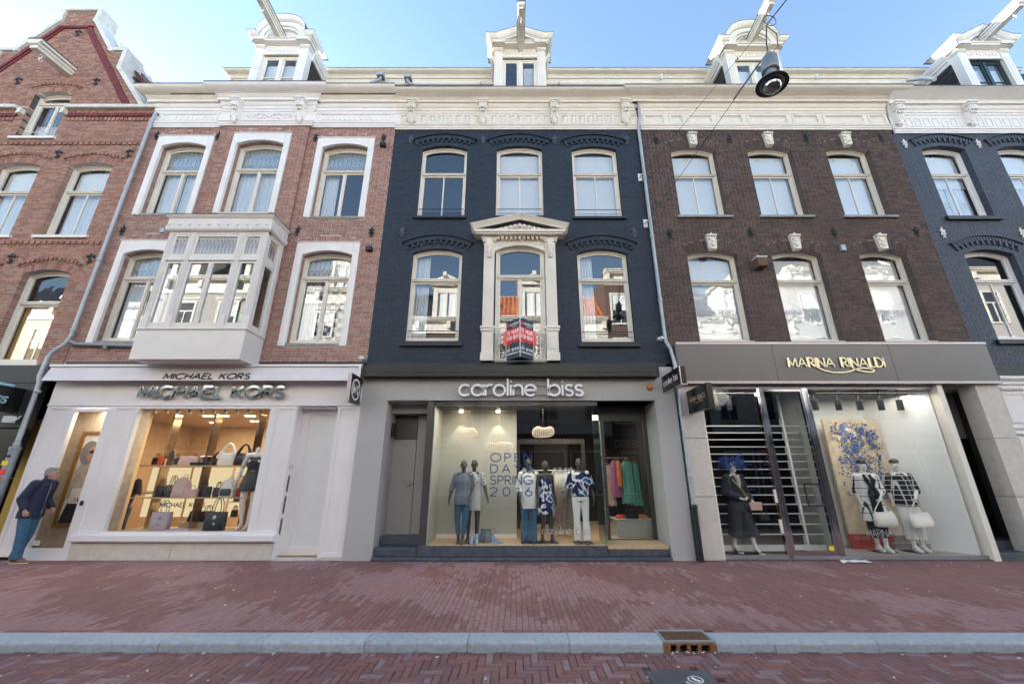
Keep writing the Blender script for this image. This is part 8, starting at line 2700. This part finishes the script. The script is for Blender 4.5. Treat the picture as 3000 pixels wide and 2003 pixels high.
# ------------------------------------------------------------------ goods in the windows
GB = 'handbags on show in the warm window'
def handle(m, x, y, z, w, h, r=.009, n=10, lean=0):
    m.tube([(x - w / 2 * math.cos(math.pi * i / n), y + lean * math.sin(math.pi * i / n), z + h * math.sin(math.pi * i / n) ** .75) for i in range(n + 1)], r, 6)

def tote(lab, x, y, z, w, h, d, mat, hh=.18, flare=1.15, charm=None, grp=GB, name='handbag'):
    t = thing(name, lab, 'handbag', (x, y, z), grp)
    m = MB()
    m.loft([(x, y, z, w * .46, d * .46, 5), (x, y, z + .01, w * .5, d * .5, 5), (x, y, z + h * .5, w * .5 * (1 + flare) / 2, d * .46, 4.5), (x, y, z + h * .97, w * .5 * flare, d * .30, 4), (x, y, z + h, w * .5 * flare, d * .27, 4), (x, y, z + h * .985, w * .46 * flare, d * .22, 4)], 24)
    m.build('bag_body', mat, t)
    m = MB()
    for s in (-1, 1): handle(m, x, y + s * d * .24, z + h * .82, w * .46, hh + h * .18, .0085)
    m.build('handles', mat, t)
    m = MB(); m.box(x - w * .49, x + w * .49, y - d * .515, y - d * .46, z + h * .02, z + h * .05); m.build('foot_trim', mat, t)
    if charm:
        m = MB(); m.ell((x + w * .05, y - d * .5, z + h * .72), (.035, .025, .04), 9, 7); m.build('charm', charm, t)
        m = MB(); m.lathe([(.0, 0), (.022, 0), (.022, .008), (0, .008)], (x + w * .08, y - d * .52, z + h * .36), 12, 0, True, Matrix.Rotation(R(90), 3, 'X')); m.build('tag', 'steel', t)
    return t

def hobo(lab, x, y, z, w, h, d, mat, grp=GB):
    t = thing('handbag', lab, 'handbag', (x, y, z), grp)
    m = MB()
    m.loft([(x, y, z, w * .46, d * .4, 4), (x, y, z + .03, w * .5, d * .5, 3.5), (x, y, z + h * .35, w * .49, d * .45, 3), (x, y, z + h * .52, w * .43, d * .25, 3), (x, y, z + h * .56, w * .36, d * .12, 3)], 24)
    m.build('bag_body', mat, t)
    m = MB(); P = [(x - w * .42, y, z + h * .45), (x - w * .34, y, z + h * .66), (x - w * .16, y, z + h * .90), (x + w * .02, y, z + h), (x + w * .18, y, z + h * .92), (x + w * .33, y, z + h * .68), (x + w * .41, y, z + h * .45)]
    m.tube(P, [.05, .035, .024, .022, .024, .035, .05], 8); m.build('strap', mat, t)
    return t

def backpack(lab, x, y, z, w, h, d, mat, foot=None):
    t = thing('backpack', lab, 'backpack', (x, y, z), 'backpacks on show in the warm window')
    m = MB(); m.loft([(x, y, z, w * .48, d * .48, 5), (x, y, z + h * .06, w * .5, d * .5, 4.5), (x, y, z + h * .55, w * .49, d * .48, 4), (x, y, z + h * .82, w * .42, d * .42, 3), (x, y, z + h * .95, w * .25, d * .3, 2.5), (x, y, z + h, w * .1, d * .12, 2)], 24); m.build('bag_body', mat, t)
    m = MB(); m.loft([(x, y - d * .46, z + h * .08, w * .36, d * .16, 4), (x, y - d * .47, z + h * .38, w * .36, d * .16, 4), (x, y - d * .46, z + h * .44, w * .32, d * .1, 3)], 18); m.build('front_pocket', foot or mat, t)
    m = MB(); handle(m, x, y + d * .2, z + h * .95, w * .3, h * .18, .008); m.build('handles', mat, t)
    m = MB(); m.tube([(x - w * .4 * math.cos(math.pi * i / 10), y - d * .42, z + h * .5 + h * .36 * math.sin(math.pi * i / 10)) for i in range(11)], .005, 5); m.build('zip', 'brass', t)
    return t

def box_bag(name, lab, cat, x, y, z, w, h, d, mat, grp=None, flap=None, strap=False):
    t = thing(name, lab, cat, (x, y, z), grp)
    m = MB(); m.loft([(x, y, z, w * .49, d * .48, 6), (x, y, z + h * .05, w * .5, d * .5, 6), (x, y, z + h * .95, w * .5, d * .45, 6), (x, y, z + h, w * .47, d * .36, 6)], 24); m.build('bag_body', mat, t)
    m = MB(); m.bevbox(x - w * .49, x + w * .49, y - d * .54, y - d * .48, z + h * .45, z + h * .98, .006); m.build('flap', flap or mat, t)
    if strap:
        m = MB(); handle(m, x, y, z + h * .95, w * .6, strap, .007); m.build('handles', flap or mat, t)
    return t

# top shelf
box_bag('clutch_bag', 'upright coral clutch at the end of the top shelf', 'clutch bag', -8.12, 9.45, 1.823, .10, .20, .05, 'leather_red')
t = tote('pink leather satchel with short handles on the top shelf', -7.50, 9.48, 1.823, .40, .20, .16, 'leather_pink', .0, 1.0)
for k, (x, w, h, y) in enumerate(((-7.17, .26, .21, 9.55), (-7.30, .16, .07, 9.38), (-7.12, .14, .07, 9.38), (-6.98, .12, .07, 9.40))):
    m = MB(); m.bevbox(x - w / 2, x + w / 2, y, y + .09, 1.823, 1.823 + h, .006)
    tag(m.build('chrome_block', 'mirror_chrome'), ['large mirror block beside the pink satchel on the top shelf', 'low mirror block in front of the pink satchel', 'low mirror block under the large mirror block', 'low mirror block by the middle mirror post'][k], 'display block', 'mirror display blocks')
hobo('white leather shoulder bag with a looped strap on the top shelf', -6.62, 9.47, 1.823, .38, .49, .16, 'leather_white')
hobo('black leather shoulder bag with a looped strap beside the white one', -6.27, 9.50, 1.823, .36, .48, .16, 'leather_black')
hobo('small black bag half behind the mirror post of the top shelf', -6.93, 9.58, 1.823, .20, .30, .10, 'leather_black')
hobo('brown strap bag hanging by the first mirror post', -7.98, 9.56, 1.823, .14, .34, .08, 'leather_brown')
# middle shelf
tote('tall black tote at the left of the middle shelf', -7.98, 9.52, 1.153, .20, .24, .12, 'leather_black', .14)
tote('dark brown tote beside the pink backpack', -7.73, 9.50, 1.153, .24, .25, .13, 'leather_brown', .20)
backpack('pink studded backpack on the middle shelf', -7.48, 9.46, 1.153, .36, .42, .18, 'leather_pink')
box_bag('pouch_bag', 'pink camera pouch beside the pink backpack', 'pouch', -7.20, 9.40, 1.153, .26, .17, .10, 'leather_pink', strap=.08)
tote('small black tote beside the middle mirror post', -7.03, 9.55, 1.153, .18, .20, .10, 'leather_black', .14)
box_bag('clutch_bag', 'navy flat clutch lying open behind the middle post', 'clutch bag', -6.90, 9.45, 1.153, .20, .22, .06, 'leather_navy')
tote('small navy bag with looped handles beside the white backpack', -6.68, 9.50, 1.153, .20, .20, .10, 'leather_navy', .12)
backpack('white backpack with a black front pocket on the middle shelf', -6.43, 9.46, 1.153, .32, .40, .18, 'leather_white', 'leather_black')
box_bag('handbag', 'red handbag behind the white backpack', 'handbag', -6.20, 9.56, 1.153, .16, .20, .10, 'leather_red', GB)
# window base
tote('lilac tote with a fur charm on the window base', -7.60, 9.26, .503, .40, .36, .16, 'leather_lilac', .24, 1.05, 'leather_lilac')
tote('navy tote with a white fur charm on the window base', -6.44, 9.28, .503, .42, .36, .17, 'leather_navy', .28, 1.06, 'fur_white')
sc_ = thing('folded_scarf', 'folded lilac scarf lying between the two totes', 'scarf', (-7.15, 9.22, .503))
m = MB(); m.loft([(-7.15, 9.22, .503, .26, .07, 3), (-7.14, 9.22, .525, .25, .065, 3), (-7.12, 9.22, .54, .18, .05, 3), (-7.10, 9.22, .555, .10, .035, 2)], 20); m.build('cloth', 'leather_lilac', sc_)
for k, (x, lab) in enumerate(((-7.25, 'slouchy black bag on the low riser'), (-6.98, 'black bag with a coral patch on the low riser'))):
    tote(lab, x, 9.75, .62, .28, .22, .14, 'leather_black', .12, .9, 'leather_red' if k else None)
m = MB(); m.box(-7.5, -6.7, 9.66, 9.9, .5, .62); m.build('riser', 'shelf_beige', SM)
# shoe and bag racks further in
for i in range(3):
    for j in range(5):
        x = -7.05 + j * .20; z = .62 + i * .36
        mt = ['leather_black', 'leather_red', 'leather_brown', 'leather_black', 'leather_tan'][(i * 2 + j) % 5]
        lab = ['jet black', 'scarlet', 'dark brown', 'glossy black', 'tan'][(i * 2 + j) % 5] + ' bag on the %s rack shelf, %s from the post' % (['lowest', 'middle', 'upper'][i], ['first', 'second', 'third', 'fourth', 'fifth'][j])
        tote(lab, x, 10.78, z, .16, .16, .09, mt, .10, 1.0)
for z in (.60, .96, 1.32):
    m = MB(); m.box(-7.25, -6.1, 10.65, 11.0, z, z + .018); m.build('rack_shelf', 'shelf_beige', un)
for k in range(6):
    x = -9.4 + k * .5
    tote(['black', 'navy', 'brown', 'pale pink', 'tan', 'cream'][k] + ' bag on the back wall shelf above the lit panels', x, 10.85, 1.862, .22, .18, .12, ['leather_black', 'leather_navy', 'leather_brown', 'leather_pink', 'leather_tan', 'leather_white'][k], .10)

# wire clouds
def cloud(lab, x, y, z, rx, rz, seed):
    rnd = random.Random(seed)
    m = MB()
    for k in range(6):
        a = rnd.uniform(-1, 1)
        m.ell((a * rx * .55, rnd.uniform(-.02, .02), rnd.uniform(-.25, .3) * rz), (rx * rnd.uniform(.28, .46), .11, rz * rnd.uniform(.45, .8)), 10, 8)
    m.ell((0, 0, -.15 * rz), (rx * .95, .12, rz * .55), 12, 8)
    me = remesh(m, .044, 1)
    o = bpy.data.objects.new('t', me); COL.objects.link(o)
    w = o.modifiers.new('w', 'WIREFRAME'); w.thickness = .006; w.use_replace = True
    out = bpy.data.meshes.new_from_object(o.evaluated_get(bpy.context.evaluated_depsgraph_get()))
    bpy.data.objects.remove(o)
    c = thing('wire_cloud', lab, 'ornament', (x, y, z), 'wire mesh clouds hung in the show window')
    out.materials.clear(); out.materials.append(MAT['white_wire'])
    link('mesh_skin', out, c)
    mm = MB(); mm.tube([(x, y, z + rz * .5), (x, y, 3.12)], .0015, 4); mm.build('thread', 'steel', c)
cloud('small wire mesh cloud nearest the side wall', -1.07, 9.35, 2.54, .23, .16, 1)
cloud('large wire mesh cloud over the word OPEN', -.37, 9.3, 2.22, .37, .19, 2)
cloud('wire mesh cloud against the dark back of the window', .64, 9.3, 2.54, .29, .16, 3)
# floor goods in the glass window
bg = thing('bucket_bag', 'striped grey drawstring bucket bag on the window floor', 'handbag', (-.63, 9.3, z_))
m = MB(); m.loft([(-.63, 9.3, .27, .15, .10, 2.5), (-.63, 9.3, .30, .165, .115, 2.5), (-.63, 9.3, .42, .15, .10, 2.2), (-.63, 9.3, .50, .10, .07, 2), (-.63, 9.3, .54, .125, .085, 2)], 22); m.build('bag_body', 'knit_grey', bg)
m = MB(); m.tube([(-.55, 9.22, .50), (-.44, 9.2, .55), (-.40, 9.2, .48), (-.50, 9.21, .42)], .007, 5); m.tube([(-.66, 9.19, .50), (-.65, 9.17, .36), (-.67, 9.17, .29)], .006, 5); m.build('cord', 'leather_brown', bg)
for k, x in enumerate((-.90, -.80)):
    b = thing('ankle_boot', ['left pale blue ankle boot of the pair', 'right pale blue ankle boot of the pair'][k].replace('left', 'outer').replace('right', 'inner') + ' before the bucket bag', 'boot', (x, 9.05, z_), 'blue ankle boots')
    m = MB(); m.loft([(x, 9.03, z_, .036, .10, 2.5), (x, 9.03, z_ + .04, .036, .10, 2.5), (x, 9.06, z_ + .08, .034, .06, 2.3), (x, 9.07, z_ + .19, .036, .045, 2.2)], 16); m.build('upper', 'shoe_blue', b)
    m = MB(); m.box(x - .034, x + .034, 8.93, 9.12, z_, z_ + .008); m.build('sole', 'leather_tan', b)
b = thing('wedge_sandal', 'pale blue wedge sandal lying beside the bucket bag', 'sandal', (-.38, 9.1, z_))
m = MB(); m.yz([(0, 0)] * 0 or [(9.06, z_), (9.13, z_), (9.13, z_ + .03), (9.06, z_ + .03)], -.52, -.28)
m.prism([(-.48, z_ + .0), (-.40, z_), (-.25, z_), (-.25, z_ + .03), (-.38, z_ + .05), (-.45, z_ + .16), (-.50, z_ + .16)], 9.07, 9.13); m.build('upper', 'shoe_blue', b)
# garment rack behind
rk = thing('garment_rack', 'chrome clothes rail on castors behind the mannequins', 'clothes rail', (.75, 10.2, z_))
m = MB(); m.tube([(.15, 10.2, 1.72), (1.45, 10.2, 1.72)], .016, 8)
for x in (.2, 1.4): m.tube([(x, 10.2, .32), (x, 10.2, 1.72)], .016, 8)
m.tube([(.15, 10.2, .50), (1.45, 10.2, .50)], .014, 8); m.build('frame', 'steel', rk)
for x in (.2, 1.4):
    m = MB(); m.lathe([(.0, -.02), (.035, -.02), (.035, .02), (0, .02)], (x, 10.2, .305), 10, 0, True, Matrix.Rotation(R(90), 3, 'Y')); m.build('caster', 'iron_black', rk)
def garment(lab, x, y, ztop, w, L, mat, grp, wrap=False, seed=0, cat='garment'):
    rnd = random.Random(seed)
    t = thing('hanging_garment', lab, cat, (x, y, ztop), grp)
    n = 22
    m = MB(); rings = []
    for k, (f, ws, ds) in enumerate(((0, .3, .03), (.06, .8, .05), (.3, .85, .06), (.7, 1.0, .075), (1.0, 1.1, .085))):
        z = ztop - .10 - L * f
        rings.append([(x + w / 2 * ws * math.cos(2 * math.pi * i / n) * (1 + .08 * math.sin(i * 2.9 + seed)), y + ds * math.sin(2 * math.pi * i / n) * (1 + .35 * math.sin(i * 2.3 + seed + f)), z + (.02 * math.sin(i * 1.9 + seed) if f == 1 else 0)) for i in range(n)])
    vs = [p for r_ in rings for p in r_]
    m.add(vs, [(k * n + i, k * n + n + i, k * n + n + (i + 1) % n, k * n + (i + 1) % n) for k in range(4) for i in range(n)], 0, True)
    m.build('cloth', mat, t)
    m = MB(); m.tube([(x - w * .3, y, ztop - .12), (x, y, ztop - .05), (x + w * .3, y, ztop - .12)], .008, 5); m.tube([(x, y, ztop - .05), (x, y, ztop - .01), (x + .02, y, ztop + .02), (x, y, ztop + .035)], .004, 5); m.build('hanger', 'leather_tan', t)
    if wrap:
        m = MB(); m.loft([(x, y, ztop - .2 - L, w * .66, .13, 2.2), (x, y, ztop - L * .5, w * .6, .12, 2.2), (x, y, ztop - .12, w * .5, .08, 2), (x, y, ztop - .0, .05, .04, 2), (x, y, ztop + .05, .07, .05, 2)], 18); m.build('plastic_cover', 'plastic_wrap', t)
    return t
gg = 'plastic wrapped garments on the chrome rail'
for k, (x, mt, L, wd) in enumerate(((.22, 'cloth_charcoal', .95, 'charcoal'), (.38, 'leather_tan', .85, 'tan'), (.98, 'print_garden', .95, 'green flowered'), (1.10, 'cloth_beige', 1.15, 'long beige'), (1.24, 'cloth_beige', 1.10, 'cream'), (1.34, 'print_garden', .9, 'striped'))):
    garment(wd + ' garment under a plastic cover on the chrome rail', x, 10.2, 1.74, .34, L, mt, gg, True, k)
g2 = 'bright garments hung behind the glass door'
for k, (x, y, zt_, w, L, mt, wd) in enumerate(((2.35, 10.6, 1.95, .30, .95, 'print_garden', 'flower print dress'), (2.52, 10.5, 2.05, .26, .85, 'cloth_magenta', 'magenta scarf top'), (2.60, 10.45, 2.05, .12, .6, 'cloth_orange', 'orange scarf'), (2.82, 10.5, 2.05, .34, 1.0, 'cloth_turquoise', 'turquoise quilted coat'), (3.02, 10.55, 2.0, .30, 1.0, 'cloth_turquoise', 'second turquoise coat'), (2.28, 10.8, 1.9, .3, .8, 'cloth_charcoal', 'charcoal cardigan'))):
    garment(wd + ' hanging behind the glass door', x, y, zt_, w, L, mt, g2, False, k + 10)
rk = thing('wall_rail', 'thin wall rail carrying the bright garments', 'clothes rail', (2.7, 10.55, 2.0))
m = MB(); m.tube([(2.1, 10.55, 2.03), (3.2, 10.55, 2.03)], .012, 8); m.build('rail', 'steel', rk)
tb = thing('display_table', 'white display plinth with folded clothes inside the door', 'table', (2.65, 10.2, .2))
m = MB(); m.bevbox(2.35, 3.2, 10.0, 10.6, .27, .62, .01); m.bevbox(2.30, 3.2, 9.98, 10.62, .62, .65, .008); m.build('plinth', 'panel_grey', tb)
for k, (x, mt, lab) in enumerate(((2.48, 'leather_red', 'coral folded jumper on the display plinth'), (2.98, 'cloth_orange', 'orange folded jumper on the display plinth'))):
    m = MB(); m.loft([(x, 10.15, .652, .13, .09, 3), (x, 10.15, .70, .12, .085, 3), (x, 10.15, .73, .08, .05, 2.5)], 16)
    tag(m.build('folded_jumper', mt), lab, 'jumper', 'folded jumpers')
t = box_bag('handbag', 'dark square handbag on the display plinth', 'handbag', 2.74, 10.1, .652, .28, .20, .12, 'leather_black', None, strap=.14)
sk = thing('cushion_heap', 'heap of yellow green cloth bags in the corner of the show window', 'bag', (1.75, 10.0, z_))
m = MB(); m.loft([(1.72, 10.0, .27, .26, .18, 2.4), (1.72, 10.0, .40, .28, .19, 2.2), (1.70, 10.0, .55, .20, .14, 2), (1.66, 10.0, .66, .07, .05, 2), (1.66, 10.0, .72, .09, .06, 2)], 18); m.loft([(1.60, 9.95, .27, .2, .16, 2.4), (1.60, 9.95, .45, .18, .14, 2), (1.58, 9.95, .60, .05, .04, 2)], 16)
put('cloth', remesh(m, .014, 2), 'cloth_yellow', sk)

# right show window: butterfly canvas, boxes, bags
cv = thing('butterfly_canvas', 'tall sand coloured canvas covered with blue butterflies behind the mannequins', 'canvas', (8.1, 9.75, .07))
m = MB(); m.box(7.46, 8.80, 9.74, 9.79, .37, 2.90); m.build('canvas', 'canvas_sand', cv)
m = MB(); m.box(7.455, 8.45, 9.735, 9.79, .07, .37); m.build('red_foot', 'red_plinth', cv)
m = MB(); text(m, 'SIZE 42-52', (7.72, 9.733, .26), FX, FZ, FN, .045, .006, .2, .001, total=.34); m.build('print', 'leather_pink', cv)
rnd = random.Random(3)
m = MB(); k = 0
while k < 250:
    u, v = rnd.random(), rnd.random()
    x, z = 7.52 + 1.2 * u, .95 + 1.85 * v
    dens = math.exp(-((u - .52) / .34) ** 2) * (1 if v > .35 else .25) * (1 - .5 * (v > .93))
    if rnd.random() > dens: continue
    s = rnd.uniform(.028, .058); a = rnd.uniform(0, 6.28)
    ca, sa = math.cos(a), math.sin(a)
    P = [(0, 0, -.012), (s, s * .8, -.03), (s * 1.1, -s * .5, -.02), (-s, s * .8, -.03), (-s * 1.1, -s * .5, -.02)]
    m.add([(x + p * ca - q * sa, 9.735 + d, z + p * sa + q * ca) for p, q, d in P], [(0, 2, 1), (0, 3, 4)]); k += 1
m.build('butterflies', 'butterfly_blue', cv, kind='stuff')
m = MB()
for k in range(900):
    u, v = rnd.gauss(.55, .24), rnd.gauss(.66, .2)
    if not (0 < u < 1 and 0 < v < .99): continue
    x, z = 7.5 + 1.26 * u, .95 + 1.9 * v; s = rnd.uniform(.012, .03); a = rnd.uniform(0, 6.28)
    m.add([(x, 9.734, z), (x + s * math.cos(a), 9.722, z + s * math.sin(a)), (x + s * math.cos(a + 1), 9.728, z + s * math.sin(a + 1))], [(0, 1, 2)])
m.build('moss_flakes', 'moss', cv, kind='stuff')
for k, (xa, xb, ya, za, zb, lab) in enumerate(((8.30, 8.78, 9.62, .07, .20, 'wide grey carton on the platform behind the mannequin'), (8.40, 8.72, 9.64, .20, .36, 'grey carton stacked on the wide one'), (8.80, 9.12, 9.60, .07, .20, 'grey carton at the end of the row'), (8.80, 9.02, 9.64, .20, .36, 'small grey carton topmost beside the stand'))):
    c = thing('carton', lab, 'carton', ((xa + xb) / 2, ya, za), 'grey cartons in the show window')
    m = MB(); m.bevbox(xa, xb, ya, ya + .12, za, zb - .002, .006); m.build('carton_body', 'carton', c)
    m = MB(); m.box(xa - .004, xb + .004, ya - .004, ya + .12, zb - .035, zb - .001); m.build('lid', 'carton', c)
def slouch(lab, x, y, z, w, h):
    t = thing('handbag', lab, 'handbag', (x, y, z), 'white bags held by the mannequins')
    m = MB(); m.loft([(x, y, z, w * .42, .05, 4), (x, y, z + .02, w * .5, .065, 3.5), (x, y, z + h * .45, w * .52, .06, 3), (x, y, z + h * .8, w * .46, .04, 3), (x, y, z + h, w * .40, .02, 3)], 24)
    m.v = [(a, b, c - .07 * (1 - min(1, abs(a - x) / (w * .42)) ** 2) * max(0, (c - z) / h - .4) / .6) for a, b, c in m.v]
    m.build('bag_body', 'leather_white', t)
    m = MB(); m.tube([(x - w * .40, y, z + h * .92), (x - w * .30, y, z + h * 1.15), (x - .02, y, z + h * 1.62), (x + .04, y, z + h * 1.62), (x + w * .30, y, z + h * 1.15), (x + w * .40, y, z + h * .92)], .010, 6); m.build('strap', 'leather_white', t)
    m = MB(); m.tube([(x + w * .48 * math.sin(a), y - .068, z + .03) for a in [(-1.2 + .3 * i) for i in range(9)]], .003, 4); m.build('seam', 'steel', t)
slouch('white slouch bag held by the mannequin in the checked coat', 7.73, 9.02, .60, .46, .31)
slouch('white slouch bag held by the mannequin in the black jacket', 8.44, 8.99, .58, .46, .31)
box_bag('handbag', 'blush flap bag on a chain at the butterfly hat mannequin', 'handbag', 5.06, 9.0, .92, .24, .16, .07, 'leather_blush', None)
box_bag('handbag', 'small black flap bag below the blush one', 'handbag', 5.20, 9.0, .72, .18, .12, .06, 'leather_black', None, strap=.22)
for k, (x, y) in enumerate(((7.86, 9.45), (8.52, 9.42))):
    b = thing('mannequin_stand', ['dark stand plate behind the checked coat mannequin', 'dark stand plate behind the black jacket mannequin'][k], 'stand', (x, y, .07), 'mannequin stands')
    m = MB(); m.box(x - .22, x + .22, y - .14, y + .14, .071, .08); m.build('plate', 'iron_black', b)
    m = MB(); m.tube([(x + .06, y, .08), (x + .06, y, .55)], .010, 6); m.build('rod', 'iron_black', b)

# ------------------------------------------------------------------ street lamp on its span wires
LP = Vector((3.88, 4.46, 7.22))
T = Matrix.Rotation(R(7), 3, 'Y')
lm = thing('hanging_street_lamp', 'grey bell shaped street lamp with a glass dome hung from wires over the street', 'street lamp', tuple(LP))
def lpart(nm, mt, prof, n=28):
    m = MB(); m.lathe(prof, tuple(LP), n, 0, True, T); return m.build(nm, mt, lm)
lpart('canister', 'lamp_grey', [(.0, .60), (.04, .60), (.05, .575), (.10, .555), (.112, .535), (.112, .50), (.116, .495), (.116, .31), (.121, .305), (.121, .275), (.11, .265), (.08, .26)])
lpart('neck', 'lamp_grey', [(.08, .27), (.078, .18), (.09, .145), (.12, .11), (.16, .075), (.185, .045), (.215, .02), (.217, .01)])
lpart('brim', 'lamp_dark', [(.217, .012), (.219, .0), (.205, -.004), (.16, .012), (.14, .03), (.125, .07), (.0, .08)])
lpart('glass_dome', 'lamp_dome', [(.130, .03)] + [(.133 * math.cos(R(a)), -.005 - .135 * math.sin(R(a))) for a in range(0, 91, 9)])
lpart('reflector', 'steel', [(.0, .055), (.08, .05), (.10, .02), (.0, .02)])
m = MB(); top = LP + T @ Vector((0, 0, .60)); nod = Vector((4.05, 4.46, 8.50))
m.box(top[0] - .035, top[0] + .035, top[1] - .035, top[1] + .035, top[2] - .01, top[2] + .07); m.build('hanger', 'lamp_grey', lm)
m = MB(); m.tube([tuple(top + Vector((0, 0, .05))), (3.97, 4.46, 8.10), tuple(nod)], .010, 6); m.tube([tuple(top + Vector((.02, 0, .03))), (4.12, 4.44, 8.0), (4.14, 4.42, 8.25), tuple(nod)], .007, 6)
m.tube([tuple(nod + Vector((.10 * math.cos(a) + .08, 0, .12 * math.sin(a) + .12))) for a in [i * .6 for i in range(11)]], .006, 5); m.build('feed_cable', 'cable', lm)
wr = thing('span_wire', 'thin span wire running over the lamp from the upper wall bracket', 'wire', (3.48, 8.86, 9.45))
def sagline(a, b, s, n=14):
    a, b = Vector(a), Vector(b)
    return [tuple(a + (b - a) * (i / n) + Vector((0, 0, -s * 4 * (i / n) * (1 - i / n)))) for i in range(n + 1)]
m = MB(); m.tube(sagline((3.48, 8.86, 9.45), (4.57, 4.5, 9.22), .02) + sagline((4.57, 4.5, 9.22), (7.4, -7.45, 8.7), .0)[1:], .004, 5); m.build('strand', 'cable', wr)
m = MB(); m.ell((4.30, 5.55, 9.27), (.012, .02, .012), 6, 4); m.ell((4.02, 6.7, 9.32), (.012, .02, .012), 6, 4); m.build('insulator', 'cable', wr)
wr = thing('lamp_wire', 'span wire carrying the bell shaped lamp from the lower wall bracket', 'wire', (3.48, 8.86, 7.96))
m = MB(); m.tube(sagline((3.48, 8.86, 7.96), tuple(top + Vector((-.03, .06, .06))), .02), .005, 5); m.tube(sagline(tuple(nod), (5.05, -7.45, 6.0), 0), .006, 6); m.build('strand', 'cable', wr)
m = MB(); m.tube([tuple(top + Vector((-.05, .10, .05))), tuple(top + Vector((-.16, .75, .0)))], .014, 6); m.build('turnbuckle', 'lamp_grey', wr)
